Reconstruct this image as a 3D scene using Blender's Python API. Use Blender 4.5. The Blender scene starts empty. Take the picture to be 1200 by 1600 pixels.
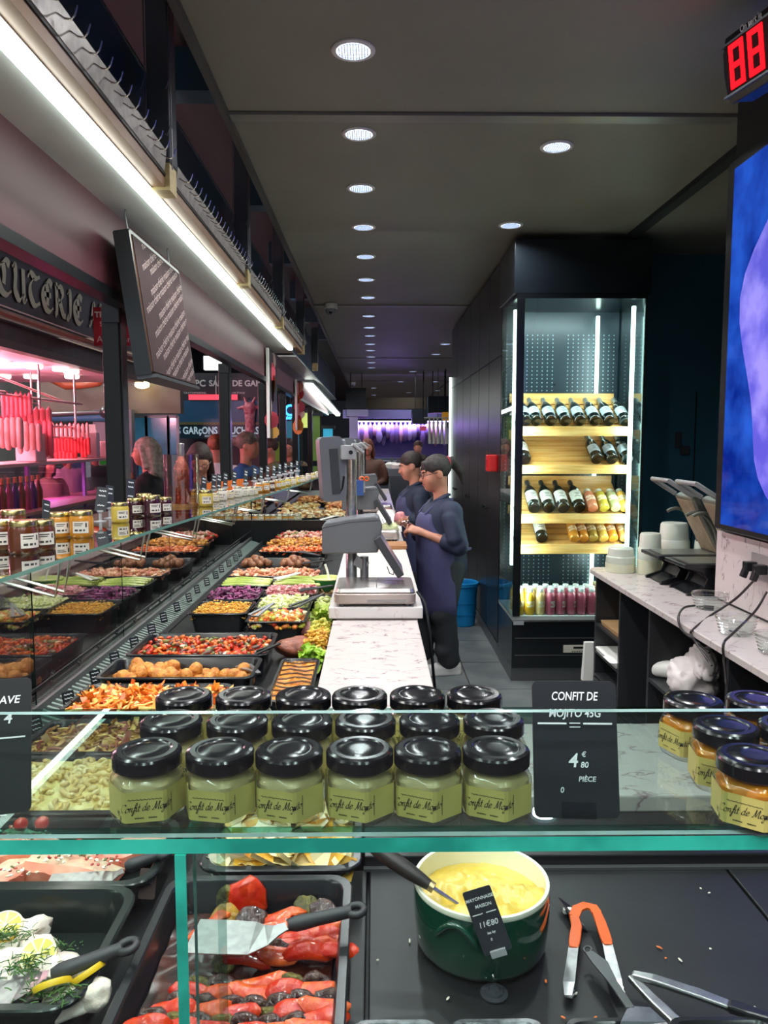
import bpy, bmesh, math, random
import numpy as np
from mathutils import Matrix, Vector, noise
random.seed(7)
R = math.radians
SC = bpy.context.scene
COL = SC.collection

# ------------------------------------------------------------------ camera, world, exposure
CAM_Z, PITCH, YAW, F = 1.6, R(5.33), R(0.716), 1200.0
cam_data = bpy.data.cameras.new('camera')
cam_data.sensor_fit = 'HORIZONTAL'; cam_data.sensor_width = 36.0; cam_data.lens = 36.0 * F / 1200.0
cam_data.clip_start = 0.02; cam_data.clip_end = 200
cam = bpy.data.objects.new('camera', cam_data); COL.objects.link(cam)
cam.location = (0, 0, CAM_Z); cam.rotation_euler = (R(90) - PITCH, 0, -YAW)
SC.camera = cam
world = bpy.data.worlds.new('hall_light'); SC.world = world; world.use_nodes = True
world.node_tree.nodes['Background'].inputs[0].default_value = (0.80, 0.86, 1.0, 1)
world.node_tree.nodes['Background'].inputs[1].default_value = 0.30
SC.view_settings.view_transform = 'Standard'; SC.view_settings.look = 'None'
SC.view_settings.gamma = 1.0; SC.view_settings.use_curve_mapping = False
SC.view_settings.exposure = 0.80
SC.cycles.transparent_max_bounces = 24; SC.cycles.max_bounces = 9
SC.cycles.sample_clamp_indirect = 6.0; SC.cycles.caustics_reflective = False; SC.cycles.caustics_refractive = False

_f = Vector((math.sin(YAW) * math.cos(PITCH), math.cos(YAW) * math.cos(PITCH), -math.sin(PITCH)))
_r = Vector((math.cos(YAW), -math.sin(YAW), 0)); _u = _r.cross(_f)
_o = Vector((0, 0, CAM_Z))
def ray(px, py): return _f + _r * ((px - 600) / F) - _u * ((py - 800) / F)
def aty(px, py, y): d = ray(px, py); return _o + d * (y / d.y)
def atz(px, py, z): d = ray(px, py); return _o + d * ((z - CAM_Z) / d.z)
def atx(px, py, x): d = ray(px, py); return _o + d * (x / d.x)

def hall_fill_lights():
    for k, yv in enumerate((-1.0, 5.0, 11.0, 18.0)):
        area_light('hall_fill_light', (-6.3, yv, 5.3), (0, R(-25), 0), 1.2, 4.0, 230, (1, .97, .92))
def area_light(name, loc, rot, sx, sy, power, color=(1, 1, 1), spread=180, shape='RECTANGLE', parent=None):
    l = bpy.data.lights.new(name, 'AREA'); l.shape = shape; l.size = sx; l.size_y = sy
    l.energy = power; l.color = color; l.spread = R(spread)
    o = bpy.data.objects.new(name, l); COL.objects.link(o); o.location = loc; o.rotation_euler = rot
    if parent: o.parent = parent
    return o

hall_fill_lights()   # unseen fill lights added to brighten the hall outside the shop
# ------------------------------------------------------------------ materials
def lin(h):
    h = h.lstrip('#'); c = [int(h[i:i + 2], 16) / 255 for i in (0, 2, 4)]
    return tuple(x / 12.92 if x <= .04045 else ((x + .055) / 1.055) ** 2.4 for x in c) + (1,)
_M = {}
def mat(name, c, c2=None, scale=20, rough=.5, metal=0, bump=0, bscale=None, spec=.5, sss=0, trans=0, emit=0, coat=0, detail=4, lo=.38, hi=.62):
    if name in _M: return _M[name]
    m = bpy.data.materials.new(name); m.use_nodes = True; nt = m.node_tree; b = nt.nodes['Principled BSDF']
    b.inputs['Base Color'].default_value = lin(c); b.inputs['Roughness'].default_value = rough
    b.inputs['Metallic'].default_value = metal; b.inputs['Specular IOR Level'].default_value = spec
    if sss: b.inputs['Subsurface Weight'].default_value = sss; b.inputs['Subsurface Radius'].default_value = (.02, .012, .008); b.inputs['Subsurface Scale'].default_value = .5
    if trans: b.inputs['Transmission Weight'].default_value = trans
    if coat: b.inputs['Coat Weight'].default_value = coat; b.inputs['Coat Roughness'].default_value = .08
    if emit: b.inputs['Emission Color'].default_value = lin(c); b.inputs['Emission Strength'].default_value = emit
    if c2 or bump:
        tc = nt.nodes.new('ShaderNodeTexCoord')
        n = nt.nodes.new('ShaderNodeTexNoise'); n.inputs['Scale'].default_value = scale; n.inputs['Detail'].default_value = detail
        nt.links.new(tc.outputs['Object'], n.inputs['Vector'])
        if c2:
            r = nt.nodes.new('ShaderNodeValToRGB'); r.color_ramp.elements[0].position = lo; r.color_ramp.elements[1].position = hi
            r.color_ramp.elements[0].color = lin(c); r.color_ramp.elements[1].color = lin(c2)
            nt.links.new(n.outputs['Fac'], r.inputs[0]); nt.links.new(r.outputs[0], b.inputs['Base Color'])
            if emit: nt.links.new(r.outputs[0], b.inputs['Emission Color'])
        if bump:
            n2 = n
            if bscale:
                n2 = nt.nodes.new('ShaderNodeTexNoise'); n2.inputs['Scale'].default_value = bscale; n2.inputs['Detail'].default_value = 5
                nt.links.new(tc.outputs['Object'], n2.inputs['Vector'])
            bp = nt.nodes.new('ShaderNodeBump'); bp.inputs['Strength'].default_value = bump; bp.inputs['Distance'].default_value = .01
            nt.links.new(n2.outputs['Fac'], bp.inputs['Height']); nt.links.new(bp.outputs[0], b.inputs['Normal'])
    _M[name] = m; return m
def glass(name, tint='#ffffff', refl=1.0, rough=.0, ior=1.45):
    if name in _M: return _M[name]
    m = bpy.data.materials.new(name); m.use_nodes = True; nt = m.node_tree; nt.nodes.clear()
    o = nt.nodes.new('ShaderNodeOutputMaterial'); t = nt.nodes.new('ShaderNodeBsdfTransparent'); g = nt.nodes.new('ShaderNodeBsdfGlossy')
    mx = nt.nodes.new('ShaderNodeMixShader'); fr = nt.nodes.new('ShaderNodeFresnel'); ml = nt.nodes.new('ShaderNodeMath')
    t.inputs[0].default_value = lin(tint); g.inputs['Roughness'].default_value = rough; fr.inputs[0].default_value = ior
    ml.operation = 'MULTIPLY'; ml.inputs[1].default_value = refl; ml.use_clamp = True
    ge = nt.nodes.new('ShaderNodeNewGeometry'); pm = nt.nodes.new('ShaderNodeMath'); pm.operation = 'MULTIPLY_ADD'; pm.inputs[1].default_value = -2; pm.inputs[2].default_value = 1
    pw = nt.nodes.new('ShaderNodeMath'); pw.operation = 'POWER'; pw.inputs[0].default_value = ior
    nt.links.new(ge.outputs['Backfacing'], pm.inputs[0]); nt.links.new(pm.outputs[0], pw.inputs[1]); nt.links.new(pw.outputs[0], fr.inputs[0])
    nt.links.new(fr.outputs[0], ml.inputs[0]); nt.links.new(ml.outputs[0], mx.inputs[0])
    nt.links.new(t.outputs[0], mx.inputs[1]); nt.links.new(g.outputs[0], mx.inputs[2]); nt.links.new(mx.outputs[0], o.inputs[0])
    _M[name] = m; return m
def emis(name, c, s):
    if name in _M: return _M[name]
    m = bpy.data.materials.new(name); m.use_nodes = True; nt = m.node_tree; nt.nodes.clear()
    o = nt.nodes.new('ShaderNodeOutputMaterial'); e = nt.nodes.new('ShaderNodeEmission')
    e.inputs[0].default_value = lin(c); e.inputs[1].default_value = s; nt.links.new(e.outputs[0], o.inputs[0])
    _M[name] = m; return m
def marble(name, base, vein, rough=.25):
    if name in _M: return _M[name]
    m = bpy.data.materials.new(name); m.use_nodes = True; nt = m.node_tree; b = nt.nodes['Principled BSDF']; b.inputs['Roughness'].default_value = rough
    tc = nt.nodes.new('ShaderNodeTexCoord'); n = nt.nodes.new('ShaderNodeTexNoise'); n.inputs['Scale'].default_value = 9; n.inputs['Detail'].default_value = 6
    mp = nt.nodes.new('ShaderNodeMapping'); mp.inputs['Scale'].default_value = (1, 2.2, 1); nt.links.new(tc.outputs['Object'], mp.inputs[0]); nt.links.new(mp.outputs[0], n.inputs['Vector'])
    r = nt.nodes.new('ShaderNodeValToRGB'); e = r.color_ramp.elements
    e[0].position = .478; e[0].color = (0, 0, 0, 1); e[1].position = .5; e[1].color = (1, 1, 1, 1); x = e.new(.522); x.color = (0, 0, 0, 1)
    nt.links.new(n.outputs['Fac'], r.inputs[0])
    n2 = nt.nodes.new('ShaderNodeTexNoise'); n2.inputs['Scale'].default_value = 16; nt.links.new(tc.outputs['Object'], n2.inputs['Vector'])
    r2 = nt.nodes.new('ShaderNodeValToRGB'); r2.color_ramp.elements[0].position = .45; r2.color_ramp.elements[1].position = .62
    nt.links.new(n2.outputs['Fac'], r2.inputs[0])
    mu = nt.nodes.new('ShaderNodeMath'); mu.operation = 'MULTIPLY'; nt.links.new(r.outputs[0], mu.inputs[0]); nt.links.new(r2.outputs[0], mu.inputs[1])
    mx = nt.nodes.new('ShaderNodeMix'); mx.data_type = 'RGBA'; mx.inputs[6].default_value = lin(base); mx.inputs[7].default_value = lin(vein)
    nt.links.new(mu.outputs[0], mx.inputs[0]); nt.links.new(mx.outputs[2], b.inputs['Base Color'])
    _M[name] = m; return m
def wood(name, a, b2, rough=.45, sc=(1, 14, 14)):
    if name in _M: return _M[name]
    m = bpy.data.materials.new(name); m.use_nodes = True; nt = m.node_tree; b = nt.nodes['Principled BSDF']; b.inputs['Roughness'].default_value = rough
    tc = nt.nodes.new('ShaderNodeTexCoord'); mp = nt.nodes.new('ShaderNodeMapping'); mp.inputs['Scale'].default_value = sc
    n = nt.nodes.new('ShaderNodeTexNoise'); n.inputs['Scale'].default_value = 4; n.inputs['Detail'].default_value = 6
    r = nt.nodes.new('ShaderNodeValToRGB'); r.color_ramp.elements[0].position = .35; r.color_ramp.elements[1].position = .65
    r.color_ramp.elements[0].color = lin(a); r.color_ramp.elements[1].color = lin(b2)
    nt.links.new(tc.outputs['Object'], mp.inputs[0]); nt.links.new(mp.outputs[0], n.inputs['Vector']); nt.links.new(n.outputs['Fac'], r.inputs[0]); nt.links.new(r.outputs[0], b.inputs['Base Color'])
    _M[name] = m; return m

# ------------------------------------------------------------------ mesh builder
class MB:
    def __init__(s): s.v = []; s.f = []; s.m = []; s.mi = 0
    def add(s, vs, fs):
        o = len(s.v); s.v += [tuple(v) for v in vs]; s.f += [tuple(i + o for i in f) for f in fs]; s.m += [s.mi] * len(fs); return s
    def box(s, x0, x1, y0, y1, z0, z1):
        return s.add([(x0, y0, z0), (x1, y0, z0), (x1, y1, z0), (x0, y1, z0), (x0, y0, z1), (x1, y0, z1), (x1, y1, z1), (x0, y1, z1)],
                     [(0, 3, 2, 1), (4, 5, 6, 7), (0, 1, 5, 4), (1, 2, 6, 5), (2, 3, 7, 6), (3, 0, 4, 7)])
    def cbox(s, M, sx, sy, sz):
        p = [M @ Vector((x * sx / 2, y * sy / 2, z * sz / 2)) for z in (-1, 1) for x, y in ((-1, -1), (1, -1), (1, 1), (-1, 1))]
        return s.add(p, [(0, 3, 2, 1), (4, 5, 6, 7), (0, 1, 5, 4), (1, 2, 6, 5), (2, 3, 7, 6), (3, 0, 4, 7)])
    def loft(s, loops, cap0=True, cap1=True, closed=True):
        n = len(loops[0]); vs = [p for l in loops for p in l]; fs = []
        for i in range(len(loops) - 1):
            for j in range(n if closed else n - 1):
                k = (j + 1) % n; fs.append((i * n + j, i * n + k, (i + 1) * n + k, (i + 1) * n + j))
        if cap0: fs.append(tuple(range(n))[::-1])
        if cap1: fs.append(tuple((len(loops) - 1) * n + j for j in range(n)))
        return s.add(vs, fs)
    def lathe(s, prof, n=24, c=(0, 0, 0), cap0=True, cap1=True, M=None):
        loops = [[Vector((r * math.cos(2 * math.pi * j / n), r * math.sin(2 * math.pi * j / n), z)) for j in range(n)] for r, z in prof]
        M = M or Matrix.Translation(c)
        return s.loft([[M @ p for p in l] for l in loops], cap0, cap1)
    def tube(s, path, r, n=8, cap=True):
        path = [Vector(p) for p in path]; loops = []; up = None
        for i, p in enumerate(path):
            t = (path[min(i + 1, len(path) - 1)] - path[max(i - 1, 0)]).normalized()
            if up is None: up = Vector((0, 0, 1)) if abs(t.z) < .9 else Vector((1, 0, 0))
            a = t.cross(up).normalized(); up = a.cross(t).normalized()
            rr = r[i] if isinstance(r, (list, tuple)) else r
            loops.append([p + (a * math.cos(2 * math.pi * j / n) + up * math.sin(2 * math.pi * j / n)) * rr for j in range(n)])
        return s.loft(loops, cap, cap)
    def prism(s, poly, z0, z1, M=None):
        M = M or Matrix(); a = [M @ Vector((x, y, z0)) for x, y in poly]; b = [M @ Vector((x, y, z1)) for x, y in poly]
        return s.loft([a, b])
    def ico(s, M, sub=1, jit=0):
        vs, fs = _ico(sub)
        return s.add([M @ (Vector(v) * (1 + (random.uniform(-jit, jit) if jit else 0))) for v in vs], fs)
    def quad(s, a, b, c, d): return s.add([a, b, c, d], [(0, 1, 2, 3)])
_icoc = {}
def _ico(sub):
    if sub not in _icoc:
        bm = bmesh.new(); bmesh.ops.create_icosphere(bm, subdivisions=sub, radius=1)
        bm.verts.ensure_lookup_table(); _icoc[sub] = ([tuple(v.co) for v in bm.verts], [tuple(v.index for v in f.verts) for f in bm.faces]); bm.free()
    return _icoc[sub]
def rrect(x0, x1, y0, y1, r, z, n=4):
    out = []
    for cx, cy, a0 in ((x1 - r, y1 - r, 0), (x0 + r, y1 - r, 90), (x0 + r, y0 + r, 180), (x1 - r, y0 + r, 270)):
        for i in range(n + 1):
            a = R(a0 + 90 * i / n); out.append(Vector((cx + r * math.cos(a), cy + r * math.sin(a), z)))
    return out
def TRS(loc=(0, 0, 0), rot=(0, 0, 0), sc=(1, 1, 1)):
    from mathutils import Euler
    return Matrix.Translation(loc) @ Euler(rot).to_matrix().to_4x4() @ Matrix.Diagonal((*(sc if hasattr(sc, '__len__') else (sc,) * 3), 1))

def obj(name, mb, mats, parent=None, loc=None, rot=None, smooth=None, bevel=0, kind=None):
    me = bpy.data.meshes.new(name)
    me.from_pydata(mb.v, [], mb.f)
    mats = mats if isinstance(mats, (list, tuple)) else [mats]
    for m in mats: me.materials.append(m)
    if len(mats) > 1: me.polygons.foreach_set('material_index', mb.m)
    if smooth is not None:
        me.polygons.foreach_set('use_smooth', [True] * len(me.polygons))
        if smooth < 180: me.set_sharp_from_angle(angle=R(smooth))
    me.update()
    o = bpy.data.objects.new(name, me); COL.objects.link(o)
    if parent: o.parent = parent
    if loc is not None: o.location = loc
    if rot is not None: o.rotation_euler = rot
    if bevel:
        b = o.modifiers.new('bevel', 'BEVEL'); b.width = bevel; b.segments = 2; b.limit_method = 'ANGLE'; b.angle_limit = R(40)
    if kind: o['kind'] = kind
    return o
def tag(o, label, cat, group=None):
    o['label'] = label; o['category'] = cat
    if group: o['group'] = group
    return o
def thing(name, label, cat, loc=(0, 0, 0), rot=(0, 0, 0), group=None):
    o = bpy.data.objects.new(name, None); COL.objects.link(o); o.empty_display_size = .05
    o.location = loc; o.rotation_euler = rot
    return tag(o, label, cat, group)
def struct(name, mb, m, **k): return obj(name, mb, m, kind='structure', **k)
def dup(root, loc=None, rot=None, label=None, group=None, scale=None):
    r = root.copy(); COL.objects.link(r)
    if loc is not None: r.location = loc
    if rot is not None: r.rotation_euler = rot
    if scale is not None: r.scale = (scale,) * 3 if not hasattr(scale, '__len__') else scale
    if label: r['label'] = label
    if group: r['group'] = group
    for ch in list(root.children):
        c = ch.copy(); COL.objects.link(c); c.parent = r
        for g in list(ch.children):
            d = g.copy(); COL.objects.link(d); d.parent = c
    return r
def rel(mb, p):
    p = Vector(p); mb.v = [(v[0] - p.x, v[1] - p.y, v[2] - p.z) for v in mb.v]; return mb
def text(s, size, m, parent=None, M=None, name='lettering', shear=0, ext=.0004, align='CENTER', bold=0, sx=1):
    cu = bpy.data.curves.new('t', 'FONT'); cu.body = s; cu.size = size; cu.shear = shear; cu.extrude = ext; cu.align_x = align; cu.align_y = 'CENTER'
    cu.offset = bold; cu.resolution_u = 3
    t = bpy.data.objects.new('t', cu); COL.objects.link(t)
    dg = bpy.context.evaluated_depsgraph_get(); dg.update()
    me = bpy.data.meshes.new_from_object(t.evaluated_get(dg)); bpy.data.objects.remove(t)
    if sx != 1: me.transform(Matrix.Diagonal((sx, 1, 1, 1)))
    if M is not None: me.transform(M)
    me.materials.clear(); me.materials.append(m); me.name = name
    o = bpy.data.objects.new(name, me); COL.objects.link(o)
    if parent: o.parent = parent
    if len(s.replace(' ', '')) > 1: o['kind'] = 'stuff'
    return o
# broad nib strokes for hand lettering
def spline(pts, k=5):
    P = [Vector((*p, 0)) for p in pts]
    if len(P) < 3: return P
    P = [2 * P[0] - P[1]] + P + [2 * P[-1] - P[-2]]; out = []
    for i in range(1, len(P) - 2):
        for j in range(k):
            t = j / k; a, b, c, d = P[i - 1:i + 3]
            out.append(.5 * ((2 * b) + (c - a) * t + (2 * a - 5 * b + 4 * c - d) * t * t + (3 * b - a - 3 * c + d) * t ** 3))
    out.append(P[-2]); return out
def nib(mb, pts, M, thin, thick, ang=40, k=5, wrap=None):
    p = spline(pts, k); nd = Vector((math.cos(R(ang)), math.sin(R(ang)), 0)); L = []; Rr = []
    for i, q in enumerate(p):
        t = p[min(i + 1, len(p) - 1)] - p[max(i - 1, 0)]
        if t.length < 1e-6: t = Vector((1, 0, 0))
        t.normalize(); nrm = Vector((-t.y, t.x, 0)); w = thin + thick * abs(nrm.dot(nd))
        L.append(q + nrm * w / 2); Rr.append(q - nrm * w / 2)
    f = wrap or (lambda v: M @ v)
    vs = [f(v) for v in L] + [f(v) for v in Rr]; n = len(p)
    mb.add(vs, [(n + i, n + i + 1, i + 1, i) for i in range(n - 1)])
SCRIPT = {'C': (1.4, [[(1.3, 1.6), (1.0, 2.0), (.4, 1.7), (.1, .9), (.3, .1), (.8, 0), (1.3, .4)]]),
 'o': (.9, [[(.5, 1), (.15, .8), (.05, .35), (.3, 0), (.65, .2), (.75, .7), (.5, 1), (.62, .8), (1, .85)]]),
 'n': (.95, [[(0, .9), (.15, .95), (.15, 0)], [(.15, .5), (.4, .95), (.6, .9), (.62, .2), (.75, 0), (.95, .15)]]),
 'f': (.6, [[(0, .1), (.4, .8), (.6, 1.8), (.45, 2.05), (.3, 1.7), (.3, -.6), (.15, -.95), (0, -.6), (.2, .1), (.6, .3)], [(.05, .95), (.6, .95)]]),
 'i': (.5, [[(0, .7), (.15, .95), (.15, .2), (.3, 0), (.5, .15)], [(.17, 1.4), (.24, 1.5)]]),
 't': (.5, [[(.15, 1.7), (.15, .2), (.3, 0), (.5, .15)], [(-.1, 1.05), (.45, 1.05)]]),
 'd': (1., [[(.6, .9), (.3, 1), (.05, .6), (.1, .1), (.4, 0), (.65, .4)], [(.75, 2), (.65, .4), (.7, .05), (.95, .15)]]),
 'e': (.8, [[(.05, .45), (.55, .6), (.5, .95), (.2, .95), (.05, .5), (.15, .05), (.5, .05), (.8, .3)]]),
 'M': (1.75, [[(0, .1), (.2, 0), (.45, 1), (.55, 2), (.75, .1), (1.3, 2), (1.35, .2), (1.5, 0), (1.75, .2)]]),
 'j': (.45, [[(0, .7), (.2, .95), (.2, -.5), (.05, -.95), (-.25, -.7), (.3, 0), (.45, .15)], [(.2, 1.4), (.27, 1.5)]]),
 '4': (.9, [[(.6, 1.9), (.1, .7), (.85, .7)], [(.65, 1.2), (.6, 0)]]), '5': (.85, [[(.75, 1.8), (.3, 1.8), (.2, 1.1), (.6, 1.1), (.7, .5), (.4, 0), (.1, .2)]]),
 'g': (.9, [[(.65, .9), (.3, 1), (.05, .6), (.15, .1), (.5, .1), (.65, .5)], [(.68, .95), (.6, -.6), (.3, -.95), (.0, -.6), (.6, 0), (.9, .2)]]),
 ' ': (.6, [])}
GOTH = {'C': (.95, [[(.85, .9), (.6, .98), (.25, .75), (.12, .45), (.3, .1), (.6, .03), (.9, .18)], [(.45, .9), (.5, .6), (.45, .3)]]),
 'E': (.95, [[(.85, .88), (.6, .98), (.25, .75), (.12, .45), (.3, .1), (.6, .03), (.9, .18)], [(.2, .52), (.75, .55)], [(.45, .9), (.5, .55), (.45, .2)]]),
 'U': (1., [[(.05, .9), (.22, .97), (.25, .7), (.2, .25), (.45, .03), (.75, .25)], [(.75, .97), (.75, .2), (.8, .05), (.95, .12)]]),
 'T': (.95, [[(.05, .8), (.25, .97), (.6, .88), (.9, .97)], [(.5, .88), (.22, .6), (.2, .3), (.45, .04), (.85, .16)]]),
 'R': (1., [[(.1, .9), (.25, .95), (.22, .1), (.08, .02)], [(.25, .88), (.6, .97), (.75, .75), (.55, .52), (.3, .5)], [(.5, .5), (.72, .12), (.95, .06)]]),
 'I': (.6, [[(.15, .85), (.35, .97), (.4, .7), (.35, .2), (.2, .03), (.08, .1)]]),
 'A': (1., [[(.05, .06), (.25, .2), (.55, .97), (.62, .6), (.72, .1), (.95, .06)], [(.25, .4), (.7, .42)]]),
 'N': (1., [[(.08, .85), (.22, .93), (.22, .05)], [(.22, .75), (.5, .97), (.72, .85), (.72, .12), (.95, .06)]]),
 'L': (.8, [[(.1, .9), (.3, .97), (.25, .1), (.5, .03), (.8, .16)]]), 'S': (.85, [[(.75, .85), (.5, .98), (.2, .8), (.35, .55), (.65, .4), (.6, .1), (.3, .03), (.08, .15)]]),
 'H': (1., [[(.1, .95), (.22, .95), (.2, .03)], [(.2, .5), (.55, .62), (.72, .45), (.7, .05), (.55, -.1)]]), ' ': (.5, [])}
def lettering(s, font, size, M, thin, thick, ang=40, slant=0, k=5, wrap=None, z=0, x0=0):
    mb = MB(); x = x0
    for ch in s:
        adv, st = font[ch]
        for p in st: nib(mb, [((x + a + slant * b) * size, b * size) for a, b in p], M, thin, thick, ang, k, wrap)
        x += adv
    return mb, x * size
# surface from smooth-blended rounded cones / ellipsoids (naive surface nets)
def sdf_mesh(prims, h, pad=.03):
    los = []; his = []
    for p in prims:
        if p[0] == 'c': a, b, ra, rb = np.array(p[1]), np.array(p[2]), p[3], p[4]; r = max(ra, rb); lo, hi = np.minimum(a, b) - r, np.maximum(a, b) + r
        else: c = np.array(p[1]); r = np.array(p[2]) if len(p) < 5 else np.full(3, max(p[2])); lo, hi = c - r, c + r
        los.append(lo); his.append(hi)
    add = [i for i, p in enumerate(prims) if not p[0].startswith('s')]
    LO = np.min([los[i] for i in add], 0) - pad; HI = np.max([his[i] for i in add], 0) + pad
    n = np.ceil((HI - LO) / h).astype(int) + 1
    D = np.full(n, 1.0, np.float32)
    for i, p in enumerate(prims):
        k = p[5] if p[0] == 'c' and len(p) > 5 else (p[3] if p[0] != 'c' and len(p) > 3 else .02)
        m = k + 3 * h
        i0 = np.clip(np.floor((los[i] - m - LO) / h).astype(int), 0, n); i1 = np.clip(np.ceil((his[i] + m - LO) / h).astype(int) + 1, 0, n)
        if (i1 <= i0).any(): continue
        g = np.stack(np.meshgrid(*[LO[q] + h * np.arange(i0[q], i1[q]) for q in range(3)], indexing='ij'), -1)
        sl = tuple(slice(i0[q], i1[q]) for q in range(3)); old = D[sl]
        if p[0] == 'c':
            a, b = np.array(p[1]), np.array(p[2]); ab = b - a; t = np.clip(((g - a) @ ab) / max(ab @ ab, 1e-9), 0, 1)
            d = np.linalg.norm(g - a - t[..., None] * ab, axis=-1) - (p[3] + (p[4] - p[3]) * t)
        else:
            q = g - np.array(p[1])
            if len(p) > 4: q = q @ np.array(p[4])
            r = np.array(p[2]); d = (np.linalg.norm(q / r, axis=-1) - 1) * r.min()
        if p[0] == 'sub':
            hh = np.clip(.5 - .5 * (old + d) / max(k, 1e-6), 0, 1); D[sl] = old + (-d - old) * hh + k * hh * (1 - hh)
        elif p[0] == 'sand':
            raise ValueError
        else:
            hh = np.clip(.5 + .5 * (old - d) / max(k, 1e-6), 0, 1); D[sl] = old + (d - old) * hh - k * hh * (1 - hh)
    return nets(D, LO, h)
def nets(D, LO, h):
    S = D < 0; nx, ny, nz = D.shape
    cnt = sum(S[a:nx - 1 + a, b:ny - 1 + b, c:nz - 1 + c].astype(np.int8) for a in (0, 1) for b in (0, 1) for c in (0, 1))
    cells = np.argwhere((cnt > 0) & (cnt < 8)); idx = -np.ones((nx - 1, ny - 1, nz - 1), np.int64); idx[tuple(cells.T)] = np.arange(len(cells))
    acc = np.zeros((len(cells), 3)); w = np.zeros(len(cells))
    cor = [(a, b, c) for a in (0, 1) for b in (0, 1) for c in (0, 1)]
    for ia in range(8):
        for ib in range(ia + 1, 8):
            A, B = np.array(cor[ia]), np.array(cor[ib])
            if abs(A - B).sum() != 1: continue
            da = D[tuple((cells + A).T)]; db = D[tuple((cells + B).T)]; cr = (da < 0) != (db < 0)
            t = np.where(cr, da / np.where(cr, da - db, 1), 0)
            acc[cr] += (A + (B - A) * t[:, None])[cr]; w[cr] += 1
    V = LO + h * (cells + acc / w[:, None]); F_ = []
    for ax in range(3):
        e = [0, 0, 0]; e[ax] = 1; o1 = [0, 0, 0]; o1[(ax + 1) % 3] = 1; o2 = [0, 0, 0]; o2[(ax + 2) % 3] = 1
        sh = [nx, ny, nz]; a = S[tuple(slice(0, sh[q] - e[q]) for q in range(3))]; b = S[tuple(slice(e[q], sh[q]) for q in range(3))]
        ed = np.argwhere(a != b)
        if not len(ed): continue
        ok = (ed[:, (ax + 1) % 3] > 0) & (ed[:, (ax + 2) % 3] > 0) & (ed[:, (ax + 1) % 3] < sh[(ax + 1) % 3] - 1) & (ed[:, (ax + 2) % 3] < sh[(ax + 2) % 3] - 1); ed = ed[ok]
        q = [idx[tuple((ed - x).T)] for x in (np.array(o1) + o2, np.array(o2), np.zeros(3, int), np.array(o1))]
        fl = a[tuple(ed.T)]
        qq = np.stack(q, 1); qq[~fl] = qq[~fl][:, ::-1]; F_.append(qq)
    Fa = np.concatenate(F_); Fa = Fa[(Fa >= 0).all(1)]
    mb = MB(); mb.v = [tuple(x) for x in V.tolist()]; mb.f = [tuple(x)[::-1] for x in Fa.tolist()]; mb.m = [0] * len(mb.f); return mb
# ------------------------------------------------------------------ shared materials
BLK = mat('black_plastic', '#15171a', rough=.28)
BLKM = mat('matt_black', '#101214', rough=.55)
NAVY = mat('navy_panel', '#1c3440', '#1f3a48', scale=1.5, rough=.32)
CHAR = mat('charcoal_lacquer', '#26282b', rough=.25)
STEEL = mat('brushed_steel', '#b9bbbb', '#a4a6a6', scale=60, rough=.3, metal=1)
STEELD = mat('dark_steel', '#6d6e70', rough=.35, metal=.7)
CHROME = mat('chrome', '#d8d8d8', rough=.12, metal=1)
WHITE = mat('white_plastic', '#e9e8e2', rough=.4)
PAPER = mat('white_paper', '#efece6', rough=.8)
GREYP = mat('grey_scale_plastic', '#63666a', rough=.45)
GREYD = mat('dark_grey_plastic', '#393b3f', rough=.4)
GL = glass('clear_glass', '#f4faf8', 1.0)
GLP = glass('pane_glass', '#e9f2ef', 1.5)
GEDGE = mat('green_glass_edge', '#2fae98', '#127c6c', scale=14, rough=.08, emit=.02)  # two greens and a faint glow stand in for light caught in the edge
CHALK = mat('chalk_white', '#dfe3e4', rough=.9)
SLATE = mat('slate_card', '#15191d', rough=.4)
GOLD = mat('gold_lid', '#c9b87a', rough=.25, metal=1)
MARB = marble('counter_marble', '#c9bfba', '#80636a')
LAMP = emis('lamp_lens', '#dfeaff', 3.2)
LEDM = emis('led_tube', '#f6fff6', 5)

# ------------------------------------------------------------------ room shell
mb = MB(); mb.box(-9, 6, -4, 36, -.06, -.001); struct('floor', mb, mat('public_floor', '#5a4b4e', '#66565a', scale=3, rough=.35))
tile = None; floor = bpy.data.objects['floor']
for i in range(5):
    for j in range(14):
        tb = MB(); tb.loft([rrect(.004, .446, .004, .596, .004, 0, 1), rrect(.006, .444, .006, .594, .004, .008, 1)])
        if tile is None:
            tile = obj('floor_tile', tb, mat('stone_tile', '#62686a', '#777c7c', scale=5, rough=.45, bump=.15), floor); t = tile
        else: t = tile.copy(); COL.objects.link(t)
        t.parent = floor; t.location = (.17 + .45 * i, 2.4 + .6 * j, 0)
H = 2.9
CEIL = mat('ceiling_paint', '#767569', '#7b7a6e', scale=2, rough=.5)
mb = MB(); y = [-3.5, 3.19, 7.55, 12.3, 17.0, 30]
ceil = MB(); ceil.box(-.58, 6, -3.5, 30, H + .051, H + .09); ceil = struct('ceiling', ceil, CEIL)
for a, b in zip(y[:-1], y[1:]):
    p = MB(); p.box(-.58, 1.62, a + .005, b - .005, H, H + .05); obj('ceiling_panel', p, CEIL, ceil)
    p = MB(); p.box(1.66, 6, a + .005, b - .005, H, H + .05); obj('ceiling_panel', p, CEIL, ceil)
TRIMM = mat('lit_step_strip', '#86837c', rough=.35, metal=.4)  # pale colour stands in for the front-lit faces of the ceiling steps
for k, yy in enumerate(y[1:-1]):
    mb = MB(); mb.box(-.58, 3.0, yy, yy + (.07 if k == 0 else .05), H - .012, H - .001); struct('trim_%d' % (k + 1), mb, TRIMM)
mb = MB(); mb.box(1.6, 1.66, 3.0, 5.6, H - .03, H); struct('trim_6', mb, BLKM)
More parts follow.
